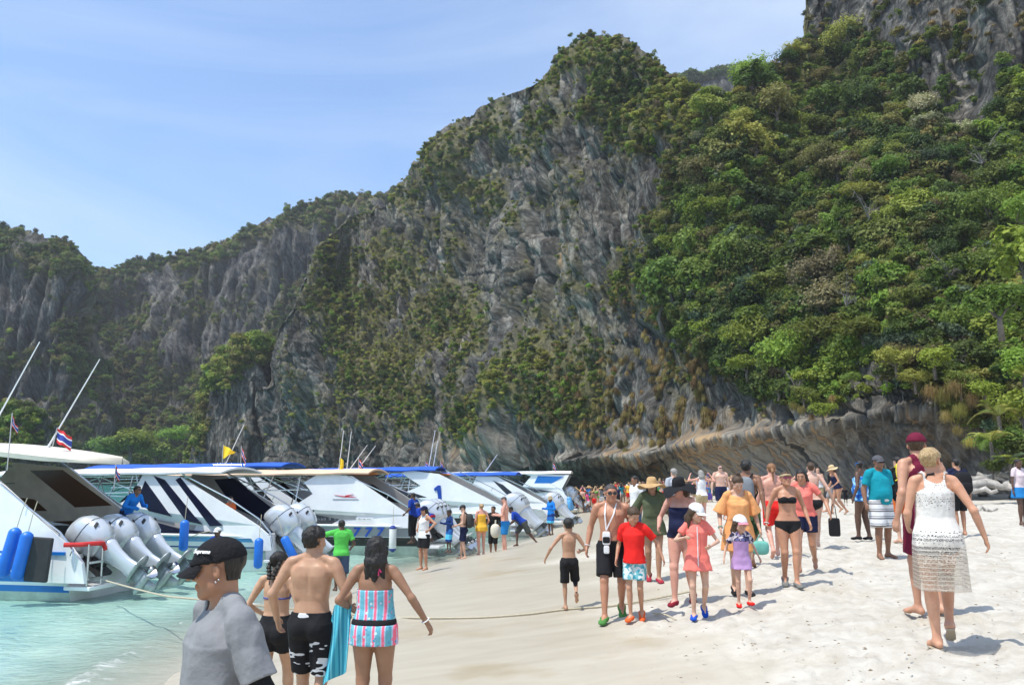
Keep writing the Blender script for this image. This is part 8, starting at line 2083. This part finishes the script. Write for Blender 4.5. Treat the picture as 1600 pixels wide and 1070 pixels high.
root, f = person(724, 787, 853, 'bearded bare-chested man with a black backpack waiting in the shallows', 85, 'm', 'fair', Y=27.5, z=put(724, 787, 27.5, 1.74), H=1.74, group=BG, feet=((.08, .08, 0), (-.08, -.08, 0)), arms=((.02, .24, -.36), (-.02, .24, -.36)), head=(0, -24, 0)); f.shorts(root, NAVC, .85, loose=.014); f.hair(root, HBLK, 'short', .008, .014); f.cap(root, cloth('cap_dark', (.04, .04, .045)), brim=.055); backpack(root, f, cloth('charcoal_pack', (.05, .05, .05)), 'charcoal backpack on the bearded man in the shallows', (.15, .11, .23))
root, f = person(752, 785, 853, 'blonde woman in a short yellow dress standing in ankle-deep water', 22, 'f', 'pink', Y=27.8, z=put(752, 785, 27.8, 1.68), H=1.68, fat=.2, group=BG, feet=STAND, arms=((.06, .10, -.44), (-.05, .14, -.44))); f.briefs(root, YEL); f.top(root, YEL, hem=-.26, neck=.86, sleeve=0, loose=.020, flare=.03, name='dress'); f.hair(root, HBLD, 'bun')
root, f = person(771, 789, 845, 'person in black rash shirt adjusting goggles behind a white sack', 150, 'm', 'brown', Y=28.6, z=put(771, 789, 28.6, 1.66), H=1.66, group=BG, feet=STAND, arms=((.02, .22, .02, .9, -.4, -.6), (-.10, .1, -.44))); f.shorts(root, BLK, 1.2); f.top(root, BLK, hem=-.08, sleeve=1.8, name='rash_shirt'); f.hair(root, HBLK)
mb = MB(); rounded(mb, (0, 0, 0), (.16, .13, .22), None, 2.4); mb.tube([(0, 0, .2), (.01, 0, .34)], .03, 6); o = mb.build('sack', cloth('sack_white', (.66, .62, .50)), None, smooth=True); o.location = at_depth(774, 829, 27.4); tag(o, 'knotted off-white sack carried between the yellow dress and the blue shorts', 'sack')
root, f = person(789, 774, 857, 'balding bare-chested man in bright blue shorts looking down at his hands', 78, 'm', 'pink', Y=27.0, z=put(789, 774, 27.0, 1.80), H=1.80, fat=.15, group=BG, feet=((.08, .06, 0), (-.08, -.06, 0)), arms=((.02, .28, -.26), (-.02, .28, -.26)), head=(0, -30, 0)); f.shorts(root, BLUEC, .82, top=.12, loose=.016, flare=.02); f.hair(root, HSTB, 'short', .002, .004)
root, f = person(818, 790, 842, 'crewman in blue shirt and grey shorts bent forward pushing a boat', 82, 'm', 'dark', Y=30.0, z=put(824, 792, 30.0, 1.36), H=1.68, group=BG, feet=((.08, .25, 0), (-.08, -.50, .08, 30)), arms=((.05, .42, -.14), (-.05, .42, -.14)), lean=.85); f.shorts(root, cloth('charcoal_cloth', (.06, .065, .06)), 1.0, loose=.02); f.top(root, ROYAL, hem=-.08, sleeve=.8, loose=.018, name='t_shirt'); f.hair(root, HBLK)
root, f = person(861, 774, 832, 'man in azure shirt and printed shorts standing at the water line, looking at his phone', 120, 'm', 'dark', Y=35.0, z=put(861, 774, 35.0, 1.60), H=1.60, group=BG, feet=STAND, arms=((.05, .24, -.26), (-.05, .24, -.26)), head=(0, -15, 0)); f.shorts(root, BLUFADE, .95, loose=.02); f.top(root, AZURE, hem=-.10, sleeve=1.8, loose=.02, name='shirt'); f.hair(root, HBLK); f.hat(root, KHAKI, brim=.03, crown=.07, floppy=0)
# seated passengers in the boats
for px, top, Yd, lab, mt, sk, hat_, fc in ((400, 768, 26.3, 'passenger in an orange life vest sitting under the white canvas roof', ORANGE, 'fair', None, 250), (272, 752, 27.4, 'passenger in a wide straw hat inside the navy striped boat', cloth('dark_shirt', (.05, .04, .04)), 'brown', STRAW, 200), (292, 771, 27.0, 'passenger with an orange vest low in the navy striped boat', ORANGE, 'dark', None, 230), (455, 772, 31.2, 'dark-haired passenger deep inside the 777 boat', cloth('grey_shirt', (.2, .2, .2)), 'brown', None, 200)):
    H_ = 1.66; r_, f = person(px, top, 0, lab, fc, 'm', sk, Y=Yd, z=put(px, top, Yd, .90), H=H_, group=BG, sitz=.02, feet=((.10, .45, -.36), (-.10, .45, -.36)), arms=((.05, .25, -.36), (-.05, .25, -.36)), vox=.02)
    f.shorts(r_, DENIM, .9); f.top(r_, mt, hem=.0, sleeve=.5, loose=.03 if mt is ORANGE else .016, name='life_vest' if mt is ORANGE else 't_shirt'); f.hair(r_, HBLK)
    if hat_: f.hat(r_, hat_, brim=.12, crown=.08)
# swimmers and the family at the far water's edge
root, f = person(826, 792, 0, 'swimmer\'s head and shoulders low in the water by the farthest boat', 200, 'm', 'brown', Y=44, z=-1.15, H=1.6, group=BG, arms=HANG); f.hair(root, HBLK)
fam = 'family at the far water edge'
root, f = person(902, 778, 802, 'child in pink swimsuit at the far water edge', 20, 'f', 'dark', H=1.05, child=True, group=fam, feet=WIDE, arms=((.3, .1, -.2), (-.3, .1, -.2))); f.top(root, PINKC, hem=-.2, sleeve=0, name='swimsuit'); f.hair(root, HBLK)
root, f = person(912, 770, 801, 'woman in dark swimwear bending over the child in pink', 80, 'f', 'dark', H=1.6, group=fam, feet=WIDE, arms=((.1, .3, -.3), (-.1, .3, -.3)), lean=.6); f.top(root, BLK, hem=-.1, sleeve=.3, name='swimsuit'); f.hair(root, HBLK, 'bun')
root, f = person(919, 772, 801, 'woman in hot pink top and pale shorts beside the bending woman', 60, 'f', 'dark', H=1.55, group=fam, feet=STEP, arms=HANG, lean=.15); f.shorts(root, WHT, .5); f.top(root, cloth('hot_pink_top', (.78, .10, .25)), hem=.0, sleeve=.5, name='t_shirt'); f.hair(root, HBLK)

# ================================================================== DISTANT CROWD
CR = []
for k_, (sex, kw) in enumerate((('m', dict(feet=STAND, arms=HANG)), ('f', dict(feet=STAND, arms=HIPS)), ('m', dict(feet=STEP, arms=SWING)), ('f', dict(feet=STEP, arms=SWINGL)), ('f', dict(feet=STAND, arms=((.1, .3, -.1, 1, -.3, -.4), (-.1, .02, -.5)))), ('m', dict(feet=WIDE, arms=((.14, .2, .12, 1, -.3, -.4), (-.14, .2, .12, -1, -.3, -.4)))), ('f', dict(feet=STAND, arms=HANG, lean=.25)), ('m', dict(feet=STAND, arms=ELB, fat=.4)))):
    t0 = bpy.data.objects.new('proto', None); f = Fig(1.70, sex, vox=.026, fingers=False, **kw)
    def keep(o): COL.objects.unlink(o); return o.data
    d = dict(body=f.body(None, skin_mat(SK['tan'])), hair=f.hair(None, HBLK, 'short' if sex == 'm' else 'shoulder', .006, .016), shirt=f.top(None, WHT, hem=.02, sleeve=.5, loose=.012, name='shirt', noise=None), shorts=f.shorts(None, NAVC, .7, noise=None), bra=f.bra(None, WHT, .55, .82, off=.016, back=(.6, .68)) , briefs=f.briefs(None, BLK, off=.014))
    hb_ = bpy.data.objects.new('h', None); f.hat(None, STRAW, brim=.13, crown=.08); ho = [o for o in COL.objects if o.name.startswith('sun_hat') and o.parent is None][-1]; d['sun_hat'] = ho
    CR.append(({a: keep(b) for a, b in d.items() if b is not None}, sex))
CMAT = {'white': WHT, 'black': BLK, 'red': REDC, 'pink': PINKC, 'blue': BLUEC, 'navy': NAVC, 'yellow': YEL, 'turquoise': TURQ, 'coral': CORAL, 'grey': GREYT, 'green': GREENC, 'maroon': MAROON, 'olive': OLV}
LABS = set()
def crowd_person(px, py, v, H, face, sk, hair, topc, botc, hat_, where):
    ds, sex = CR[v]; p = ground(px, py)
    lab = '%s %s%s, %s' % ({'pale': 'pale', 'pink': 'sunburnt', 'tan': 'tanned', 'brown': 'brown-skinned', 'fair': 'fair'}[sk] + (' woman' if sex == 'f' else ' man'), ('in %s %s and %s shorts' % (topc, 'shirt', botc)) if topc and botc != 'bikini' else ('in %s bikini' % topc) if topc else 'bare-chested in %s shorts' % botc, ' with sun hat' if hat_ else '', where)
    while lab in LABS: lab = lab.replace(', ', ', a little further right, ' if 'right,' not in lab else ', much ', 1)
    LABS.add(lab)
    r_ = empty('person', (p[0], p[1], float(beach_z(p[0], p[1]))), R(face), lab, 'person', 'distant crowd by the cave'); r_.scale = (H / 1.7,) * 3
    def put_(nm, me, mt):
        o = bpy.data.objects.new(nm, me); link(o, r_); o.material_slots[0].link = 'OBJECT'; o.material_slots[0].material = mt
    put_('body', ds['body'], skin_mat(SK[sk])); put_('hair', ds['hair'], hair)
    if botc == 'bikini': put_('bikini_top', ds['bra'], CMAT[topc]); put_('bikini_bottom', ds['briefs'], CMAT[topc])
    else:
        if topc: put_('shirt', ds['shirt'], CMAT[topc])
        put_('shorts', ds['shorts'], CMAT[botc])
    if hat_: put_('sun_hat', ds['sun_hat'], STRAW)
rc = np.random.default_rng(5)
CMAT['pale blue'] = cloth('pale_blue', (.35, .50, .66)); CMAT['beige'] = KHAKI; cl = list(CMAT) + ['white', 'white', 'black']; used_ = []
spots = []
for i in range(900):
    if len(spots) >= 112: break
    x = rc.uniform(888, 1100) if rc.random() < .85 else rc.uniform(1090, 1240)
    yb_ = rc.uniform(783, 798) if x < 960 else rc.uniform(779, 792) if x < 1100 else rc.uniform(776, 786)
    if all(abs(x - a) > 2.8 or abs(yb_ - b) > 2.5 for a, b in spots): spots.append((x, yb_))
spots.sort()
for i, (x, y) in enumerate(spots):
    v = int(rc.integers(0, 8)); sex = CR[v][1]; sk = rc.choice(['pale', 'pink', 'tan', 'brown', 'fair']); h_ = [HBLK, HBRN, HBLD, HBRN][int(rc.integers(0, 4))]
    if sex == 'f': bot = 'bikini' if rc.random() < .55 else rc.choice(cl); topc = rc.choice(cl)
    else: bot = rc.choice(cl); topc = None if rc.random() < .45 else rc.choice(cl)
    where = 'by the water line' if x < 915 else 'before the cave mouth' if x < 960 else 'deep before the cave' if x < 1000 else 'right of the cave mouth' if x < 1050 else 'under the striped overhang' if x < 1110 else 'by the striped wall'
    crowd_person(x, y, v, rc.uniform(1.5, 1.82), rc.uniform(0, 360), str(sk), h_, None if topc is None else str(topc), str(bot), rc.random() < .14, where)
crowd_person(1105, 776, 0, 1.75, 180, 'brown', HBLK, 'red', 'red', False, 'alone by the striped wall')
crowd_person(1042, 779, 2, 1.75, 150, 'tan', HBLK, 'blue', 'blue', False, 'right of the straw hat')
crowd_person(1050, 781, 3, 1.70, 170, 'pink', HBRN, 'coral', 'grey', True, 'beside the blue shirt')
# ================================================================== FOOT OF THE HILLSIDE: SHRUBS, PALM, BOULDERS, DRIFTWOOD
STONE = pbr('pale_boulder', (.36, .34, .31), .9, var=.45, vscale=3, bump=.8, bscale=9); DRIFT = pbr('driftwood', (.42, .39, .35), .9, var=.45, vscale=4, bump=.8, bscale=14, stretch=(1, 1, 1))
for k, (x, y, rp, Yd, c, lab) in enumerate([(1598, 640, 52, 41, 'bright', 'large fresh green bush at the right edge above the driftwood'), (1570, 694, 42, 40, 'mid', 'green bush behind the palm fronds'), (1604, 706, 40, 39, 'mid', 'low green bush at the right edge behind the stacked driftwood'), (1600, 575, 46, 43, 'bright', 'bright bush at the right edge below the taller trees'), (1560, 470, 58, 46, 'bright', 'tall bright green tree hanging over the right edge'), (1598, 400, 62, 48, 'bright', 'highest of the bright green trees on the right edge'), (1610, 330, 50, 50, 'bright', 'bright green tree top at the right edge, halfway up'), (1550, 730, 20, 39, 'mid', 'small plant between the rocks and the bush')]):
    P = at_depth(x, y, Yd); tree_obj(k % 7, tuple(P), rp * Yd / FPX, k * 1.7, c, lab, 'bushes at the right edge', name='shrub', zs=.9)
def frond(mb, base, dirv, ln, droop, n=22, w=.30):
    base = np.array(base); d = nrm(dirv); side = nrm(np.cross(d, [0, 0, 1.0])); pts = []
    for i in range(n + 1):
        t = i / n; pts.append(base + d * ln * t * (1 - .15 * t) + np.array([0, 0, 1.0]) * (ln * .35 * t - droop * ln * t * t))
    mb.tube(pts[::3], .018, 4, 0)
    for i in range(2, n):
        t = i / n; L_ = w * math.sin(math.pi * (.12 + .85 * t)) + .08; tan = nrm(pts[i + 1] - pts[i - 1])
        for sg in (1, -1):
            tip = pts[i] + (side * sg * .85 + tan * .55) * L_ - np.array([0, 0, .22 * L_]); wd = tan * .022
            mb.add([pts[i] - wd, pts[i] + wd, tip], [(0, 1, 2)], 0)
def palm(px, py, Y, mats, label, n=11, ln=1.9, seed=1, name='palm'):
    rg = np.random.default_rng(seed); c = at_depth(px, py, Y); root = empty(name, tuple(c), 0, label, 'palm')
    mb = MB(); mb.tube([(0, 0, -1.2), (.02, 0, -.5), (0, 0, 0)], [.10, .09, .07], 8); mb.build('stem', BARK, root, smooth=True)
    for k in range(n):
        a = 2 * math.pi * k / n + rg.uniform(-.3, .3); mb = MB(); frond(mb, (0, 0, 0), (math.cos(a), math.sin(a), rg.uniform(.1, 1.0)), ln * rg.uniform(.7, 1.1), rg.uniform(.5, .9)); mb.build('frond', LEAF[mats[k % len(mats)]], root)
    return root
palm(1560, 650, 40.5, ['yellow', 'bright', 'yellow'], 'young palm with yellow fronds beside the right-edge bush, upper one', 12, 2.0, 1)
palm(1548, 690, 39.5, ['yellow', 'bright'], 'young palm with drooping yellow green fronds just above the driftwood', 11, 1.6, 2)
palm(1578, 725, 38.5, ['bright', 'mid', 'blue'], 'strap-leaved green palm standing behind the driftwood', 14, 1.3, 3)
palm(1604, 588, 42, ['yellow', 'bright'], 'small yellow palm top at the right edge', 9, 1.4, 4)
# grass tufts hanging over the overhang
def tuft(px, py, Y, s_, kind, label, seed):
    rg = np.random.default_rng(seed); n = 260; mb = []; th = rg.uniform(0, 6.283, n); L_ = rg.uniform(.6, 1.1, n) * s_
    d = np.stack([np.cos(th), np.sin(th), 0 * th], -1); w = np.cross(d, [0, 0, 1.0]) * .011 * s_; p0 = rg.normal(size=(n, 3)) * .30 * s_; o_ = rg.uniform(.2, 1, n)[:, None]
    p1 = p0 + d * o_ * .35 * s_ + np.array([0, 0, .30]) * L_[:, None]; p2 = p1 + d * o_ * .28 * s_ - np.array([0, 0, .35]) * L_[:, None]; p3 = p2 + d * .04 - np.array([0, 0, .75]) * L_[:, None]
    V = np.stack([p0 - w, p0 + w, p1 + w, p1 - w, p2 + w, p2 - w, p3], 1).reshape(-1, 3); i = np.arange(n) * 7
    o = mesh_np('grass_tuft', V, [np.stack([i, i + 1, i + 2, i + 3], -1), np.stack([i + 3, i + 2, i + 4, i + 5], -1), np.stack([i + 5, i + 4, i + 6], -1)], [LEAF[kind]], smooth=False)
    o.location = at_depth(px, py, Y); tag(o, label, 'grass tuft', 'dry grass tufts on the right rock wall')
WN = {1240: 'first from the left', 1252: 'second from the left', 1268: 'third, hanging lower', 1380: 'under the trees left of the grey slab', 1455: 'left of the bright shrubs', 1475: 'beside the tall grass clump', 1490: 'largest, upper right', 1478: 'hanging lower on the right wall', 1500: 'lower right, above the palm', 1520: 'upper right near the palm', 1236: 'faint one low at the left', 1300: 'above the striped overhang', 1496: 'lowest of the right clump', 1515: 'above the standing person'}
for k, (x, y, s_) in enumerate([(1240, 634, 1.0), (1252, 640, .9), (1268, 652, .8), (1236, 660, .6), (1300, 622, .7), (1455, 612, 1.3), (1475, 618, 1.4), (1490, 606, 1.5), (1478, 650, 1.0), (1500, 640, 1.2), (1520, 625, 1.2), (1496, 672, .9), (1515, 690, .9)]):
    tuft(x, y, lerpt(x, YB) - 1.2, s_ * .45, 'straw' if k % 3 else 'yellow', 'straw coloured grass tuft on the rock, %s' % WN[x], 60 + k)
for k, (x, y, rp, c) in enumerate([(1255, 618, 22, 'mid'), (1285, 640, 26, 'bright'), (1215, 606, 20, 'mid'), (1330, 590, 16, 'mid'), (1400, 560, 30, 'yellow'), (1430, 590, 26, 'yellow'), (1460, 560, 34, 'bright'), (1500, 600, 30, 'mid'), (1540, 610, 34, 'bright'), (1385, 590, 14, 'olive')]):
    Yd = lerpt(x, YB) - .4; tree_obj((k + 3) % 7, tuple(at_depth(x, y, Yd)), rp * Yd / FPX, k, c, '%s bush rooted in the rock wall, %s' % (CN[c], ['above the striped overhang', 'hanging lowest over the overhang', 'left end over the overhang', 'small, left of the grey slab', 'yellowish, over the cracked slab', 'right of the cracked slab', 'above the dry grass', 'among the dry grass tufts', 'beside the palm', 'tiny, in the crack'][k]), 'bushes rooted in the rock wall', name='wall_bush', zs=.8)
# dead branches
for k, (x, y, s_, lab) in enumerate([(1385, 360, 1.7, 'bare grey branches high on the right hillside'), (1330, 500, 1.5, 'bare grey branches in the middle of the hillside'), (1560, 270, 1.8, 'pale dead branches near the right edge'), (1480, 590, 1.3, 'bare twigs above the dry grass'), (1190, 400, 1.3, 'dead bush on the left of the hillside'), (1265, 610, 1.2, 'bare branches hanging over the overhang'), (1500, 455, 1.4, 'leafless branches beside the bright trees')]):
    j = np.argmin((GXM - x) ** 2 + (GYM - y) ** 2); P = PM.reshape(-1, 3)[j]; N = NM.reshape(-1, 3)[j]
    me = [o for o in PCOL.objects if 'bare' in o.name][0].data; o = bpy.data.objects.new('dead_branches', me); link(o); o.location = P + N * 1.9; o.scale = (s_ * .9,) * 3; o.rotation_euler = (.4, .2, k); tag(o, lab, 'dead bush', 'leafless branches on the hillside')
# boulders and driftwood at the foot of the right wall
def boulder(px, py, Y, r, label, seed, squash=.6, mat=None):
    rg = np.random.default_rng(seed); V = []; nu, nv = 22, 14
    for j in range(nv + 1):
        for i in range(nu):
            ph = math.pi * (j / nv - .5); th = 2 * math.pi * i / nu; V.append((math.cos(ph) * math.cos(th), math.cos(ph) * math.sin(th), math.sin(ph)))
    V = np.array(V); V = V * (1 + .35 * fbm(V * 1.1 + seed, 3)[:, None]) ; V = np.sign(V) * np.abs(V) ** .85 * np.array([1, .8, squash]) * r
    o = mesh_np('boulder', V, grid_faces(nv + 1, nu, True), [mat or STONE]); p = ground(px, py) if Y is None else at_depth(px, py, Y); o.location = (p[0], p[1], float(beach_z(p[0], p[1])) + r * squash * .35); o.rotation_euler = (0, 0, rg.uniform(0, 6)); tag(o, label, 'boulder', 'boulders at the cliff foot')
BL = ['wide flat boulder behind the lace dress', 'pale boulder right of the lace dress', 'cracked boulder below the palm', 'low boulder left of the stacked driftwood', 'boulder under the stacked driftwood', 'boulder at the right edge of the sand', 'small stone in front of the driftwood', 'small stone next to the pale pink shirt', 'rounded stone by the crouching person', 'long low rock by the crouching person', 'stone below the hanging grass', 'dark stone at the wall foot']
for k, (x, y, r_) in enumerate([(1500, 771, 1.1), (1530, 769, 1.2), (1556, 766, 1.0), (1476, 770, .8), (1578, 765, 1.1), (1600, 766, 1.1), (1540, 776, .5), (1588, 778, .45), (1335, 772, .6), (1350, 774, .7), (1450, 768, .7), (1300, 770, .5)]): boulder(x, y, None, r_, BL[k], 7 + k, .55)
def log(p0, p1, r, label, seed, n=9):
    rg = np.random.default_rng(seed); p0 = np.array(p0); p1 = np.array(p1); pts = [p0 + (p1 - p0) * t + rg.normal(size=3) * r * .5 for t in np.linspace(0, 1, n)]
    mb = MB(); mb.tube(pts, [r * (1.0 - .5 * t) * rg.uniform(.8, 1.15) for t in np.linspace(0, 1, n)], 9); o = mb.build('driftwood_log', DRIFT, None, smooth=True, angle=0); tag(o, label, 'driftwood', 'driftwood at the cliff foot')
lg = lambda x, y, Y: at_depth(x, y, Y)
for k, (a, b_, r_, lab) in enumerate([((1500, 752, 40), (1600, 742, 39), .20, 'long upper driftwood log at the right edge'), ((1515, 760, 39), (1608, 757, 38), .24, 'thick driftwood log in the middle of the pile'), ((1480, 764, 39), (1560, 768, 38), .17, 'low driftwood log reaching left of the pile'), ((1545, 748, 40), (1606, 728, 39), .13, 'slanting driftwood branch at the right edge'), ((1570, 760, 38), (1612, 772, 37), .16, 'driftwood log running off the right edge'), ((1530, 742, 41), (1580, 752, 40), .12, 'short driftwood log under the palm'), ((1580, 742, 39), (1588, 716, 39), .06, 'upright root spike of the driftwood, left'), ((1584, 742, 39), (1600, 712, 39), .06, 'upright root spike of the driftwood, middle'), ((1588, 744, 39), (1612, 724, 39), .07, 'upright root spike of the driftwood, right')]):
    log(lg(*a), lg(*b_), r_, lab, 30 + k)
def gz(px, py, dz): p = ground(px, py); return (p[0], p[1], float(beach_z(p[0], p[1])) + dz)
log(gz(1522, 798, .06), gz(1560, 797, .08), .085, 'single weathered log lying on the open sand right of the lace dress', 77)
# bits of dead leaf and coral on the dry sand
rgd = np.random.default_rng(3); V = []; F = []
for i in range(900):
    x = rgd.uniform(980, 1640); y = 775 + 300 * rgd.random() ** .7; p = ground(x, y) if i < 260 else None
    if p is None: X_ = rgd.uniform(0, 14); Y_ = rgd.uniform(5, 30); p = np.array([X_, Y_, 0])
    if p[0] - shore_x(p[1]) < 6.2: continue
    z = float(beach_z(p[0], p[1])) + .035; s_ = rgd.uniform(.008, .028); a = rgd.uniform(0, 6.28); d = np.array([math.cos(a), math.sin(a), 0]) * s_; e = np.array([-math.sin(a), math.cos(a), 0]) * s_ * .35; c = np.array([p[0], p[1], z]); n = len(V)
    V += [c - d, c + e + [0, 0, s_ * .4], c + d, c - e]; F.append((n, n + 1, n + 2, n + 3))
o = mesh_np('beach_litter', np.array(V), np.array(F), [pbr('leaf_litter', (.22, .17, .11), .9)], smooth=False); tag(o, 'scattered bits of dead leaf and coral on the dry sand', kind='stuff')
# sea haze
mh, nt, out = new_mat('haze'); pv = nd(nt, 'VolumePrincipled'); pv.inputs['Density'].default_value = .0003; pv.inputs['Color'].default_value = (.92, .95, 1.0, 1); pv.inputs['Anisotropy'].default_value = .2
nt.links.new(pv.outputs['Volume'], out.inputs['Volume'])
mb = MB(); mb.box((0, 0, 97), (3300, 3300, 206)); hz = mb.build('haze', mh); tag(hz, 'thin sea haze over the bay', kind='stuff')
